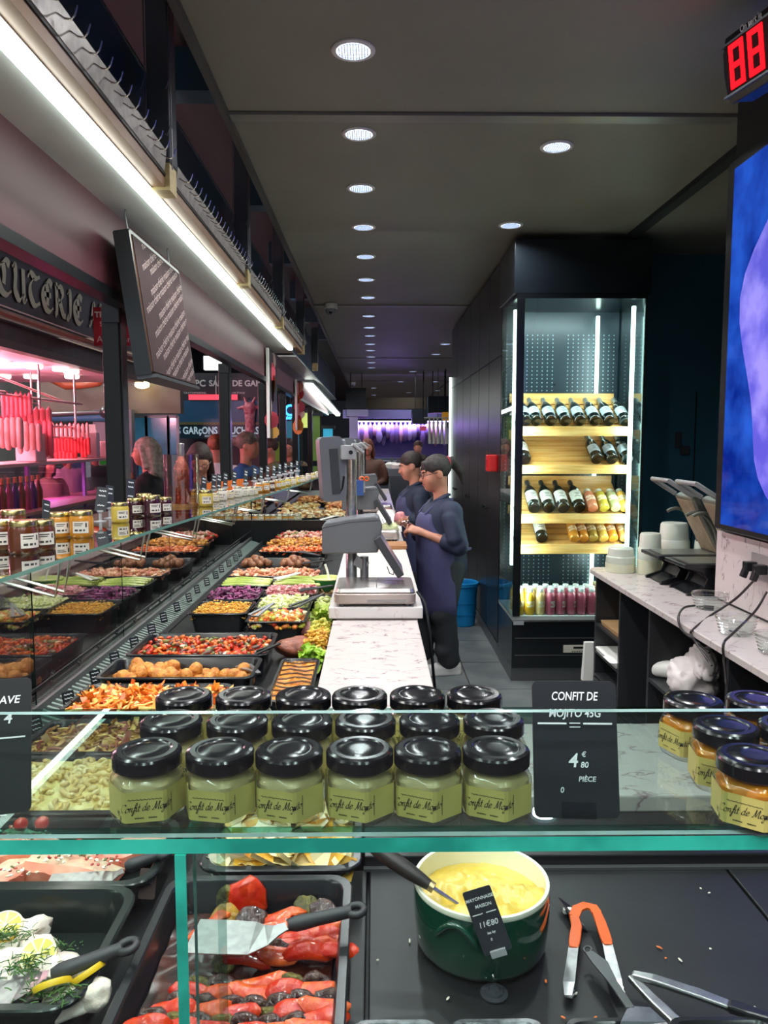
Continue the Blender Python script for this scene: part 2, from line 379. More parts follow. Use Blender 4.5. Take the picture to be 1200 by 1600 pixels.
# slot beside the ceiling with cross beams
SLOT = mat('slot_paint', '#2d2a29', rough=.6)
mb = MB(); mb.box(-1.5, -.60, -3.5, 30, 3.12, 3.16); struct('ceiling_slot', mb, SLOT)
mb = MB(); mb.box(-.60, -.575, -3.5, 30, H - .03, 3.12); struct('trim_7', mb, mat('edge_beam_paint', '#46413e', rough=.35))
for k, yy in enumerate([-1, .4, 1.75, 3.1, 4.55, 6.0, 7.45, 8.9, 10.4]):
    mb = MB(); mb.box(-.80, -.60, yy, yy + .12, 2.94, 3.1); struct('cross_beam' + ('.%03d' % k if k else ''), mb, NAVY)
# walls
mb = MB(); mb.box(-9.1, -9, -4, 36, 0, 5.5); struct('wall_left', mb, mat('hall_wall', '#5c5f5e', '#6a6d6a', scale=1, rough=.8))
mb = MB(); mb.box(-9, 6, 34, 34.1, 0, 5.5); struct('wall_back', mb, mat('far_wall', '#2c3038', rough=.7))
mb = MB(); mb.box(-9, -.6, -4, 34, 5.4, 5.5); struct('ceiling_hall', mb, mat('hall_ceiling', '#2b2a2c', rough=.8))
mb = MB(); mb.box(1.74, 6, 5.52, 5.62, 0, H); struct('wall_right', mb, mat('navy_wall', '#2f5a6c', '#346375', scale=1.5, rough=.4))
mb = MB(); mb.box(1.055, 1.061, 5.5, 5.52, 0.1, H)
w = MB(); w.box(2.9, 3, -3, 5.6, 0, H); struct('wall_side', w, NAVY)
# pillar with marble splashback (right, near)
PX0 = 1.41
pil = MB(); pil.box(PX0, 2.9, .2, 3.09, 0, H); pillar = struct('wall_pillar', pil, mat('pillar_paint', '#171a1f', '#1b1f25', scale=3, rough=.3))
sb = MB(); sb.box(PX0 - .012, PX0 - .001, .5, 3.095, .962, 1.235); obj('splashback', sb, marble('splash_marble', '#cfc5c2', '#6d5a5c'), pillar)
# pillar joint line on wall behind
for xx in (1.86, 2.3):
    mb = MB(); mb.box(xx, xx + .006, 5.512, 5.519, .2, 1.95); obj('panel_joint', mb, BLKM, bpy.data.objects['wall_right'])
sw = MB(); sw.box(2.16, 2.2, 5.5, 5.519, 1.55, 1.66); sw.box(2.2, 2.26, 5.5, 5.519, 1.5, 1.56)
tag(obj('wall_switch', sw, GREYD), 'small dark switch plates on the navy wall right of the wine fridge', 'switch')

# ------------------------------------------------------------------ downlights
def ring_mb():
    m = MB(); prof = [(.074, -.001), (.074, -.006), (.066, -.010), (.058, -.008), (.056, .0)]
    m.lathe(prof, 28, cap0=False, cap1=False); return m
proto = None
def downlight(x, yv, n, label, on=True, power=9.0):
    global proto
    if proto is None:
        proto = thing('downlight', label, 'ceiling light', group='recessed downlights in the dark ceiling')
        obj('trim_ring', ring_mb(), mat('lamp_trim', '#d9d9d6', rough=.3), proto, smooth=40)
        l = MB(); l.lathe([(.057, -.002), (.04, -.005), (.0, -.006)], 28, cap0=False, cap1=False)
        m = LAMP; obj('lens', l, m, proto, smooth=60)
        g = MB(); g.mi = 0
        for i in range(-5, 6):
            w_ = math.sqrt(max(0, .054 ** 2 - (i * .0095) ** 2))
            g.box(i * .0095 - .0012, i * .0095 + .0012, -w_, w_, -.0085, -.0065); g.box(-w_, w_, i * .0095 - .0012, i * .0095 + .0012, -.0085, -.0065)
        obj('lens_grid', g, mat('lens_grid', '#b9c6da', rough=.3), proto)
        t = proto
    else: t = dup(proto)
    t.location = (x, yv, H); t['label'] = label
    area_light('downlight_beam', (x, yv, H - .02), (0, 0, 0), .1, .1, power * .34, (.97, .98, 1.0), 150, 'DISK')
ORD = ['first', 'second', 'third', 'fourth', 'fifth', 'sixth', 'seventh', 'eighth', 'ninth', 'tenth', 'eleventh', 'twelfth', 'thirteenth', 'fourteenth', 'fifteenth', 'sixteenth', 'seventeenth', 'eighteenth']
row = [(552, 77), (561, 208), (564, 293), (568, 354), (571, 400), (572, 436), (575, 464), (576, 493), (577, 511), (578, 524), (578.5, 537), (579, 547), (579.5, 557), (580, 566), (580, 574)]
for i, (px, py) in enumerate(row):
    p = atz(px, py, H); downlight(p.x, p.y, i, 'round recessed downlight, %s from the front in the long left ceiling row' % ORD[i], power=11 if i < 8 else 6)
for i, (px, py) in enumerate([(870, 228), (798, 351), (696, 537), (681, 553)]):
    p = atz(px, py, H); downlight(p.x, p.y, i, 'round recessed downlight, %s from the front in the short right ceiling row' % ORD[i], power=13 if i < 2 else 8)
for i, (px, py) in enumerate([(645, 580), (626, 596), (680, 596), (683, 610), (584, 606), (639, 613), (584, 617), (634, 622), (601, 629), (648, 630), (616, 633)]):
    p = atz(px, py, H); downlight(p.x, p.y, i, 'tiny far recessed downlight beyond the last ceiling joint, %s counted from the front' % ORD[i], power=16)
# the same two rows go on above and behind the photographer
for i, (x, yv) in enumerate([(-.09, 2.0), (-.10, 1.3), (-.11, .6), (-.12, -.1), (-.12, -.8), (.80, 2.3), (.80, 1.0), (.80, -.2), (-1.2, -.4), (-1.3, -1.4), (0, -1.6), (1.0, -1.5)]):
    downlight(x, yv, i, 'recessed downlight out of view above the front counter, %s' % ORD[i], power=(6 if yv == 2.0 else 13) if yv > -.3 else 30)
# blue-white lens material of downlights is shared; security domes
def dome(px, py, d, label):
    p = aty(px, py, d); s = d / 7.4
    t = thing('dome_camera', label, 'camera', (p.x, p.y, H))
    m = MB(); m.lathe([(.062, 0), (.062, -.045), (.055, -.05)], 24); obj('housing', m, WHITE, t, smooth=40)
    m = MB(); m.lathe([(.052, -.05), (.05, -.07), (.038, -.095), (.02, -.108), (0, -.112)], 24); obj('dome', m, mat('dome_smoke', '#8a8c90', rough=.1), t, smooth=60)
    m = MB(); m.lathe([(.018, 0), (.018, -.02)], 12, M=TRS((0, -.045, -.08), (R(60), 0, 0))); obj('eye', m, BLK, t)
dome(517, 478, 7.5, 'white ceiling dome camera beside the first far joint strip')
dome(551, 583, 17.5, 'small far dome camera near the dark hanging box')

# ------------------------------------------------------------------ left hood: fascia, soffit, LED, hook rails, posts
MAUV = mat('panel_pink_reflection', '#5c2f36', '#532a31', scale=2, rough=.5)  # dark gloss panel whose mirrored pink is put into the base colour
hood = MB(); hood.box(-.95, -.93, -1.5, 15.5, 2.13, 2.41); hood = struct('hood_fascia', hood, MAUV)
m = MB(); m.box(-.975, -.915, -1.5, 15.5, 2.095, 2.13); obj('bottom_rail', m, BLK, hood)
SOF = mat('pale_soffit', '#c9d3d0', '#bfc9c6', scale=4, rough=.35)
m = MB(); m.box(-.945, -.76, -1.2, 7.3, 2.41, 2.425); obj('soffit', m, SOF, hood)
m = MB(); m.box(-.715, -.672, -1.2, 7.3, 2.41, 2.452); obj('brown_box', m, mat('brown_underside', '#7b604a', '#86694f', scale=6, rough=.4), hood)
m = MB(); m.box(-.672, -.668, -1.2, 7.3, 2.443, 2.452); obj('rail_lip', m, BLK, hood)
m = MB(); m.box(-.80, -.785, -1.5, 15.5, 2.452, 2.86); obj('upper_fascia', m, NAVY, hood)
m = MB(); m.box(-.785, -.78, -1.5, 15.5, 2.855, 2.862); obj('edge_bead', m, STEELD, hood)
m = MB(); m.box(-.945, -.76, 7.6, 15.5, 2.41, 2.425); obj('far_soffit', m, SOF, hood)
led = thing('led_strip_light', 'long glowing LED strip under the left hood, nearest the camera', 'light', (-.737, 3.0, 2.41))
m = MB(); m.box(-.0225, .0225, -4.2, 3.85, -.022, -.004); obj('tube', m, LEDM, led, bevel=.006)
m = MB(); m.box(-.024, .024, -4.2, 3.85, -.004, .014); obj('channel', m, WHITE, led)
area_light('led_strip_glow', (-.73, 2.9, 2.37), (0, R(-14), 0), .05, 7.8, 17, (.95, 1, .97), 120)
a0 = aty(482, 600, 10.5); a1 = aty(528, 648, 16.5)
led = thing('led_strip_light', 'shorter far LED strip glowing under the left hood', 'light', (a0.x, a0.y, a0.z))
dv = a1 - a0
m = MB(); M = Matrix.Translation(dv / 2) @ dv.to_track_quat('Y', 'Z').to_matrix().to_4x4(); m.cbox(M, .08, dv.length, .05); obj('tube', m, LEDM, led)
m = MB(); m.cbox(Matrix.Translation(dv / 2 + Vector((-.09, 0, .03))) @ dv.to_track_quat('Y', 'Z').to_matrix().to_4x4(), .3, dv.length, .03); obj('reflector', m, SOF, led)
led = thing('led_strip_light', 'LED strip under the customer side of the left hood, seen only as a reflection', 'light', (-1.28, 2.45, 2.41))
m = MB(); m.box(-.02, .02, 0, 4.0, -.022, -.004); obj('tube', m, LEDM, led, bevel=.006)
m = MB(); m.box(-.10, .33, -.3, 4.2, -.004, .02); obj('carrier', m, SOF, led)
# posts with thin rods
POSTM = mat('dark_post', '#4c5056', rough=.3, metal=.25)
def hang_post(yv, k):
    t = thing('hanging_post', 'dark steel post hanging from the ceiling slot, %s from the front' % ORD[k], 'post', (-.685, yv, 2.4), group='posts carrying the hook rails')
    m = MB(); m.box(-.035, .035, -.045, .045, .085, .72); obj('upright', m, POSTM, t, bevel=.004)
    m = MB(); m.box(-.03, .03, -.04, .045, -.0, .085); obj('bracket_block', m, wood('pale_block', '#b9a878', '#a8976a'), t)
    for dx, dy in ((-.038, -.05), (.04, -.05)):
        m = MB(); m.tube([(dx, dy, .72), (dx, dy, .34), (dx - .012, dy, .31), (dx - .016, dy - .002, .305)], .0022, 6); m.tube([(dx + .001, dy, .315), (dx + .001, dy, .2), (dx - .013, dy, .165), (dx - .017, dy - .004, .168)], .0022, 6)
        m.tube([(dx + .002, dy, .185), (dx + .002, dy, .06)], .0022, 6)
        obj('hook_rod', m, STEELD, t, smooth=60)
for k, yv in enumerate([1.1, 2.6, 4.13, 5.65, 7.3, 9.0]): hang_post(yv, k)
hook = MB(); hook.tube([(0, 0, 0), (.018, 0, -.012), (.032, 0, -.014), (.04, 0, -.006), (.046, 0, .014)], .0022, 6)
hookme = None
def rail(y0, y1, k):
    global hookme
    t = thing('hook_rail', 'stainless hook rail above the LED strip, %s segment from the front' % ORD[k], 'hook rail', (-.668, y0, 2.452), group='hook rails along the left hood')
    m = MB(); L = y1 - y0; m.add([(.002, 0, .0), (.002, L, .0), (.010, L, .062), (.010, 0, .062), (-.002, 0, 0), (-.002, L, 0), (.006, L, .062), (.006, 0, .062)],
        [(0, 1, 2, 3), (4, 7, 6, 5), (0, 3, 7, 4), (1, 5, 6, 2), (3, 2, 6, 7), (0, 4, 5, 1)]); obj('plate', m, mat('rail_plate', '#aaa49c', '#8f8a84', scale=25, rough=.35, metal=.35), t)  # pale diffuse grey stands in for reflections of the stainless plate
    n = int(L / .072)
    for i in range(n):
        if hookme is None: o = obj('hook', hook, CHROME, t, smooth=60); hookme = o.data
        else: o = bpy.data.objects.new('hook', hookme); COL.objects.link(o); o.parent = t
        o.location = (.006, .03 + i * .072, .034)
rail(1.16, 2.54, 0); rail(2.68, 4.05, 1); rail(4.22, 5.58, 2); rail(5.74, 7.2, 3)
# customer side posts
for k, yv in enumerate([2.99, 5.16, 6.87, 8.37, 9.66, 11.9]):
    t = thing('display_post', 'black square post on the customer side, %s from the front' % ORD[k], 'post', (-.99, yv, 0), group='black posts along the display case')
    m = MB(); m.box(-.035, .03, -.04, .04, 0, 2.1); obj('shaft', m, mat('post_black', '#0b0d0c', rough=.3), t, bevel=.004)
    m = MB(); m.box(.03, .036, -.03, .03, .3, 2.1); obj('face_strip', m, mat('post_strip', '#191d1c', rough=.25), t)
    m = MB(); m.box(-.03, .034, -.05, .05, 2.04, 2.1); obj('head_bracket', m, BLK, t)
# hanging patterned board
p0 = aty(240, 365, 2.72)
bd = thing('hanging_board', 'dark tilted board with repeated pale slanted lettering hanging under the hood', 'sign', (-.775, 2.72, 1.84), (0, R(-7.5), 0))
m = MB(); m.box(-.03, .0, 0, .66, 0, .475); obj('backing', m, mat('board_frame', '#5a3a22', rough=.4), bd)
m = MB(); m.box(-.055, .0, -.012, 0, -.01, .48); m.box(-.055, .0, .66, .672, -.01, .48); m.box(-.055, 0, 0, .66, .475, .487); obj('frame', m, mat('board_edge', '#23272a', rough=.3), bd)
m = MB(); m.box(-.055, .015, 0, .66, -.022, -.01); obj('ledge', m, STEELD, bd)
m = MB(); m.box(.001, .003, .014, .655, .0, .472); face = obj('face', m, mat('board_face', '#3a2b2c', '#423132', scale=5, rough=.8, spec=.15), bd)
mt = mat('board_lettering', '#a8948f', rough=.7)
Mx = Matrix(((0, 0, 1, .0035), (1, 0, 0, 0), (0, 1, 0, 0), (0, 0, 0, 1)))
big = None; vs = MB()
for i in range(-4, 13):
    o = text('maison\u00b7ch\u00e9rie\u00b7maison\u00b7ch\u00e9rie\u00b7maison', .042, mt, None, Matrix.Translation((.33 + .03 * (i % 2), .03 + i * .052, 0)) @ Matrix.Rotation(R(24), 4, 'Z') @ Matrix.Translation((.07 * (i % 3), 0, 0)), ext=.0)
    bm = bmesh.new(); bm.from_mesh(o.data)
    for co, no in (((.02, 0, 0), (-1, 0, 0)), ((.648, 0, 0), (1, 0, 0)), ((0, .006, 0), (0, -1, 0)), ((0, .466, 0), (0, 1, 0))):
        g = bmesh.ops.bisect_plane(bm, geom=bm.verts[:] + bm.edges[:] + bm.faces[:], plane_co=co, plane_no=no, clear_outer=True)
    bm.verts.index_update(); vs.add([Mx @ v.co for v in bm.verts], [tuple(v.index for v in f.verts) for f in bm.faces]); bm.free()
    me = o.data; bpy.data.objects.remove(o); bpy.data.meshes.remove(me)
obj('lettering', vs, mt, face, kind='stuff')
for yy in (.05, .6):
    m = MB(); m.tube([(-.02, yy, .48), (-.02, yy, .56), (-.02, yy + .01, .57)], .003, 6); obj('hanger', m, STEELD, bd)
# poster panels beyond
for k, (y0, y1, z0, z1, c, lab) in enumerate([(6.65, 7.2, 1.62, 2.36, '#2b2626', 'tall hanging food poster with a white edge under the hood'), (9.0, 9.5, 1.72, 2.28, '#a8524a', 'narrow red hanging poster farther along the hood')]):
    t = thing('hanging_poster', lab, 'poster', (-.9, y0, z0))
    m = MB(); m.box(-.012, 0, 0, y1 - y0, 0, z1 - z0); bk = obj('panel', m, mat('poster_base_%s' % 'ab'[k], c, rough=.4), t)
    m = MB(); m.box(-.016, .004, -.05, 0, 0, z1 - z0 + .02); obj('white_edge', m, WHITE, t)
    for q in range(7):
        m = MB(); u = random.uniform(.1, .45); v = (q + .5) / 7 * (z1 - z0); m.lathe([(random.uniform(.05, .1), 0), (.01, .004)], 10, M=TRS((.001, u, v), (0, R(90), random.random() * 3), (1, 1, 1)))
        obj('printed_shape', m, mat('poster_ink_%d' % (q % 4), ['#d9a04f', '#c94d5e', '#e6c6c0', '#b6405a'][q % 4], rough=.6), t)
# ------------------------------------------------------------------ front display case and counters
def pane(name, x0, x1, y0, y1, z0, z1, parent, thin, gm=None, em=None, label=None):
    m = MB(); m.box(x0, x1, y0, y1, z0, z1)
    big = {'z': (0, 1), 'y': (2, 4), 'x': (3, 5)}[thin]
    m.m = [0 if i in big else 1 for i in range(6)]
    o = obj(name, m, [gm or GLP, em or GEDGE], parent)
    if label: o['label'] = label
    return o
SH = 1.354
case = thing('display_case', 'glass fronted refrigerated display case running across the front with jars on its shelf', 'display case', (0, .45, 0))
def sub(o): o.parent = case; o.location = (0, -.45, 0); return o
m = MB(); m.box(-.93, 1.6, .47, 1.295, .60, .819); sub(obj('base', m, BLKM))
DECK = mat('black_deck', '#0d0f10', '#16191a', scale=7, rough=.42, bump=.03, bscale=60)
for x0, x1 in ((-.93, -.014), (-.009, .62), (.625, 1.6)):
    m = MB(); m.box(x0, x1, .475, 1.29, .82, .845); sub(obj('deck_board', m, DECK, bevel=.002))
m = MB(); m.box(-.02, 1.6, 1.296, 1.452, .80, .868); sub(obj('back_ledge', m, mat('ledge_black', '#0f1113', rough=.3), bevel=.003))
m = MB(); m.box(-.02, 1.6, 1.285, 1.295, .845, .85); sub(obj('bright_bead', m, STEELD))
m = MB(); m.box(-1.2, 1.2, .4565, .69, SH - .0095, SH); m.m = [0, 0, 1, 0, 2, 0]
sub(obj('glass_shelf', m, [GLP, GEDGE, glass('back_edge', '#9fc8bf', 1.0)]))
sub(pane('guard_pane', -1.2, 1.2, .4575, .4625, SH + .0005, 1.4335, None, 'y', glass('guard_glass', '#eef6f4', 1.0), mat('guard_edge', '#86a09c', '#6f8a86', scale=20, rough=.1)))
sub(pane('front_pane', -1.2, -.1255, .462, .470, .86, SH - .010, None, 'y', glass('front_glass', '#f2f8f6', .35)))
sub(pane('front_pane', -.1145, 1.2, .462, .470, .86, SH - .010, None, 'y', glass('front_glass', '#f2f8f6', .35)))
sub(pane('glass_fin', -.1240, -.1170, .455, .575, .95, SH - .0098, None, 'x', glass('front_glass', '#f2f8f6', .35)))
f_ = bpy.data.objects['glass_fin']; f_.data.materials.append(glass('fin_edge', '#b9cfca', 1.2)); f_.data.polygons[4].material_index = 2
m = MB(); m.box(-1.2, 1.2, .463, .4655, SH + .0004, SH + .003); sub(obj('silicone_joint', m, glass('joint_gel', '#a9d8cf', 1.0)))
# counters
mc = MB(); x1 = 1.25; r = .02
poly = [(-.30, 1.455), (x1, 1.455), (x1, 1.85), (-.30, 1.85)]
front = thing('marble_counter', 'white veined marble counter top crossing behind the front display case', 'counter', (0, 1.455, .9))
m = MB(); m.box(.175, x1, 0, .39, -.035, 0); obj('worktop', m, MARB, front, bevel=.004)
m = MB(); m.box(.175, x1, .02, .37, -.9, -.036); obj('body', m, BLKM, front)
m = MB(); m.box(.176, x1, .012, .019, -.06, -.036); obj('edge_profile', m, STEELD, front)
longc = thing('marble_counter', 'long narrow white marble serving counter running back beside the food trays', 'counter', (0, 1.455, .9))
m = MB(); m.box(-.163, .168, 0, 1.495, -.035, 0); obj('worktop', m, MARB, longc, bevel=.004)
m = MB(); m.box(-.155, .15, .02, 1.49, -.9, -.036); obj('body', m, BLKM, longc)
raised = thing('raised_slab', 'thicker pale marble slab carrying the weighing scales', 'counter', (0, 2.96, .902))
m = MB(); m.box(-.18, .19, 0, 7.4, -.0, .048); obj('slab', m, marble('slab_marble', '#dcd6d2', '#c7b9b6'), raised, bevel=.005)
m = MB(); m.box(-.15, .17, .01, 7.3, -.06, -.001); obj('under_block', m, mat('pale_block_under', '#b9aaa2', rough=.5), raised)
m = MB(); m.box(-.15, .16, .02, 7.3, -.9, -.061); obj('body', m, BLKM, raised)
wb = MB(); wb.box(-.1, .195, 4.55, 4.75, .95, .975); tag(obj('cutting_board', wb, wood('board_wood', '#b07a48', '#8d5c34'), bevel=.004), 'brown wooden board end jutting from the counter beyond the first scale', 'board')

# ------------------------------------------------------------------ hexagonal jars
def hexr(ap, lim, th): return min(ap / math.cos(((th + R(30)) % R(60)) - R(30)), lim)
def hexloop(ap, z, lim=None, n=48, rnd=0):
    out = []
    for j in range(n):
        th = 2 * math.pi * j / n; a = hexr(ap, lim or ap * 1.10, th); a = a * (1 - rnd) + ap * .98 * rnd
        out.append(Vector((a * math.cos(th - R(90)), a * math.sin(th - R(90)), z)))
    return out
JELLY = mat('mojito_jelly', '#d3c79c', '#c8ba88', scale=30, rough=.25, sss=.25, trans=.25)
AMBER = mat('amber_jelly', '#f2a22a', '#e38a16', scale=25, rough=.08, sss=.2, trans=.45)
JG = glass('jar_glass', '#f6f6ec', 1.3)
LIDM = mat('jar_lid_black', '#0e0f12', rough=.17)
LABM = mat('jar_label', '#b0a558', '#bbae62', scale=40, rough=.55)
INK = mat('label_ink', '#1c1a10', rough=.8)
def jar_glass_mb(ap):
    m = MB(); L = [hexloop(ap - .004, 0, rnd=.4), hexloop(ap - .001, .0012, rnd=.15), hexloop(ap, .004), hexloop(ap, .0275), hexloop(ap - .0006, .030, rnd=.3), hexloop(ap - .003, .0325, rnd=.9), hexloop(ap - .0035, .036, rnd=1)]
    m.loft(L); return m
def jar_fill_mb(ap):
    a = ap - .0016; m = MB(); m.loft([hexloop(a - .004, .0035, rnd=.5), hexloop(a, .006), hexloop(a, .0268), hexloop(a - .001, .029, rnd=.4), hexloop(a - .003, .0315, rnd=1)]); return m
def lid_mb():
    m = MB(); rr = .0222
    m.lathe([(rr - .001, .0345), (rr, .0350), (rr, .0425), (rr - .0008, .0440), (rr - .0028, .0450), (rr - .0062, .0450), (rr - .0072, .0443), (rr - .0085, .0443), (rr - .0095, .0447), (.006, .0448), (0, .0448)], 40, cap1=False); return m
def wrapf(ap):
    side = 2 * ap * math.tan(R(30))
    def f(v):
        s, t = v.x, v.y; k = math.floor(s / side + .5); q = s - k * side; a = R(60) * k - R(90)
        n = Vector((math.cos(a), math.sin(a), 0)); tg = Vector((-math.sin(a), math.cos(a), 0))
        r = n * (ap + .0006) + tg * max(min(q, side * .47), -side * .47); return Vector((r.x, r.y, t))
    return f, side
def make_jar(kind):
    ap = .0218; f, side = wrapf(ap)
    t = thing('confit_jar', '', 'jar', group='confit jars on the front glass shelf' if kind == 0 else 'amber jars at the right of the front glass shelf')
    obj('glass_body', jar_glass_mb(ap), JG, t, smooth=35)
    obj('jelly' if kind == 0 else 'amber_filling', jar_fill_mb(ap), JELLY if kind == 0 else AMBER, t, smooth=35)
    obj('lid', lid_mb(), LIDM, t, smooth=24)
    m = MB(); z0, z1 = .0055, .0255; n = 30; lo = -1.42 * side; hi = 1.42 * side; top = []
    P = [f(Vector((lo + (hi - lo) * i / n, z0 + .0, 0))) for i in range(n + 1)]
    ctr = lambda p, s: Vector((p.x * s, p.y * s, p.z))
    sc = (ap + .00025) / (ap + .0006)
    m.add([ctr(p, sc) for p in P] + [Vector((p.x * sc, p.y * sc, z1)) for p in P], [(i, i + 1, n + 2 + i, n + 1 + i) for i in range(n)])
    lb = obj('label', m, LABM, t)
    mb, w = lettering('Confit de Mojito', SCRIPT, .0026, None, .00014, .00052, 40, slant=.3, wrap=lambda v: f(Vector((v.x - .0155, v.y + .0125 + v.x * .06, 0))))
    for z, x0, x1 in ((.0205, -.010, .011), (.0085, -.006, -.0005), (.0085, .0025, .0075)):
        nib(mb, [(x0 + (x1 - x0) * i / 24, z + .0003 * math.sin(i * 2.3) + .0002 * (i % 2)) for i in range(25)], None, .0002, .00025, 40, 2, wrap=lambda v: f(v))
    nib(mb, [(-.0335 + .012, .012 + .011 * i / 12 + .0) if False else (.0185 + .0004 * (i % 2), .009 + .013 * i / 16) for i in range(17)], None, .0002, .0003, 40, 2, wrap=lambda v: f(v))
    m2, w = lettering('45 g', SCRIPT, .0019, None, .0002, .0005, 40, slant=.2, wrap=lambda v: f(Vector((v.x - .0215, v.y + .0095 - v.x * .35, 0))))
    o = len(mb.v); mb.v += m2.v; mb.f += [tuple(i + o for i in q) for q in m2.f]; mb.m += m2.m
    obj('lettering', mb, INK, lb, kind='stuff')
    return t
jars = [make_jar(0), make_jar(1)]; used = [0, 0]
NUM = ['first', 'second', 'third', 'fourth', 'fifth', 'sixth']
def put_jar(kind, px, py, D, rz, label):
    p = aty(px, py, D)
    if used[kind]: t = dup(jars[kind])
    else: t = jars[kind]; used[kind] = 1
    t.location = (p.x, D, SH); t.rotation_euler = (0, 0, rz); t['label'] = label
DS = [.489, .543, .598]
rows = [([(230, 1172), (344, 1172), (452, 1172), (562, 1172), (668, 1172), (775, 1172)], 'front'), ([(268, 1128), (371, 1130), (472, 1130), (571, 1130), (671, 1130), (771, 1130)], 'middle'), ([(288, 1095), (381, 1096), (474, 1092), (562, 1096), (652, 1095), (741, 1095)], 'back')]
rot = [R(8), R(-12), R(-16), R(-20), R(-24), R(-26)]
for r_, (L, nm) in enumerate(rows):
    for i, (px, py) in enumerate(L):
        put_jar(0, px, py, DS[r_], rot[i] + random.uniform(-.05, .05) + (0 if r_ == 0 else random.uniform(-.2, .2)), 'pale green mojito confit jar with black lid, %s row, %s from the left' % (nm, NUM[i]))
for px, py, D, rz, lb in ((1178, 1165, .474, -38, 'front'), (1134, 1130, .527, -38, 'second row, left'), (1237, 1130, .527, -20, 'second row, right'), (1083, 1096, .582, -70, 'back row, left'), (1182, 1094, .582, -30, 'back row, right')):
    put_jar(1, px, py, D, R(rz), 'amber honey-coloured jar with black lid at the right of the shelf, %s' % lb)

# ------------------------------------------------------------------ slate price cards
def card_mb(w, h, t=.0012, r=.004):
    m = MB(); m.loft([[Vector((p.x, -t / 2, p.y)) for p in rrect(-w / 2, w / 2, 0, h, r, 0)], [Vector((p.x, t / 2, p.y)) for p in rrect(-w / 2, w / 2, 0, h, r, 0)]]); return m
FACE = Matrix(((1, 0, 0, 0), (0, 0, 1, 0), (0, 1, 0, 0), (0, 0, 0, 1)))  # text xy -> xz, facing -y
FACE = Matrix(((1, 0, 0, 0), (0, 0, -1, -.0009), (0, 1, 0, 0), (0, 0, 0, 1)))
p = aty(901, 1280, .480)
t = thing('price_card', 'black chalk price card lettered CONFIT DE MOJITO 45G behind the guard glass', 'price card', (p.x, .479, SH + .0006), (R(-13), 0, R(-2)))
cd = obj('card', card_mb(.0555, .0875), SLATE, t)
for s, z, sz in (('CONFIT DE', .0775, .0078), ('MOJITO 45G', .0665, .0072), ('4', .036, .0125), ('80', .0335, .0052), ('\u20ac', .0402, .0045), ('PI\u00c8CE', .0245, .0046), ('0', .0175, .0050)):
    x = {'4': -.002, '80': .0055, '\u20ac': .0052, 'PI\u00c8CE': .007, '0': -.0095}.get(s, 0)
    text(s, sz, CHALK, cd, FACE @ Matrix.Translation((x, z, 0)), shear=.15, ext=.0001, bold=.00009 * sz / .008, sx={'CONFIT DE': .76, 'MOJITO 45G': .86}.get(s, 1))
m = MB(); m.box(-.0245, -.0055, -.0010, -.0008, .0595, .0606); obj('left_rule', m, CHALK, cd)
m = MB(); m.box(.0055, .0245, -.0010, -.0008, .0595, .0606); obj('right_rule', m, CHALK, cd)
m = MB()
for z in (.0600, .0575): m.box(-.0035, .0035, -.0010, -.0008, z, z + .0006)
obj('centre_mark', m, CHALK, cd, kind='stuff')
m = MB(); m.box(-.010, .012, -.003, .016, 0, .004); m.box(-.010, .012, -.003, -.0013, 0, .010); m.box(-.010, .012, .0013, .003, 0, .010); obj('foot', m, glass('clear_foot', '#dfe6ea', .4), t)
p = aty(-14, 1280, .485)
t = thing('price_card', 'dark chalk price card cut off by the left edge on the front shelf', 'price card', (p.x - .004, .486, SH + .0006), (R(-13), 0, R(14)))
cd = obj('card', card_mb(.0555, .0875), mat('slate_green', '#161c1a', rough=.5), t)
text('AVE', .0072, CHALK, cd, FACE @ Matrix.Translation((.014, .0735, 0)), shear=.2, ext=.0001, bold=.0001)
text('4', .0105, CHALK, cd, FACE @ Matrix.Translation((.013, .0615, 0)), shear=.2, ext=.0001, bold=.0001)
m = MB(); m.box(.004, .024, -.0010, -.0008, .0485, .0495); obj('rule', m, CHALK, cd)
m = MB(); m.box(-.010, .012, -.003, .016, 0, .004); obj('foot', m, glass('clear_plastic'), t)

# ------------------------------------------------------------------ trays
TRAYM = mat('tray_black', '#1a1c1f', rough=.22); TRAYG = mat('tray_green_black', '#1d2422', rough=.2)
TRAYN = [0]
def tray(x0, x1, y0, y1, z0, z1, label, m=None, r=.03, rim=.012, name='serving_tray', slope=.012):
    t = MB(); c = ((x0 + x1) / 2, (y0 + y1) / 2, z0); X, Y, h = (x1 - x0) / 2, (y1 - y0) / 2, z1 - z0
    r = min(r, X * .6, Y * .6)
    L = [rrect(-X + rim + slope, X - rim - slope, -Y + rim + slope, Y - rim - slope, r, 0), rrect(-X + rim, X - rim, -Y + rim, Y - rim, r, h - .006), rrect(-X, X, -Y, Y, r + .004, h - .006), rrect(-X, X, -Y, Y, r + .004, h - .002),
         rrect(-X + .002, X - .002, -Y + .002, Y - .002, r + .003, h), rrect(-X + rim + .001, X - rim - .001, -Y + rim + .001, Y - rim - .001, r, h), rrect(-X + rim + .004, X - rim - .004, -Y + rim + .004, Y - rim - .004, r, h - .004),
         rrect(-X + rim + slope + .003, X - rim - slope - .003, -Y + rim + slope + .003, Y - rim - slope - .003, r * .8, .004)]
    t.loft(L); return tag(obj(name, t, m or TRAYM, None, c, smooth=35), label, 'tray')
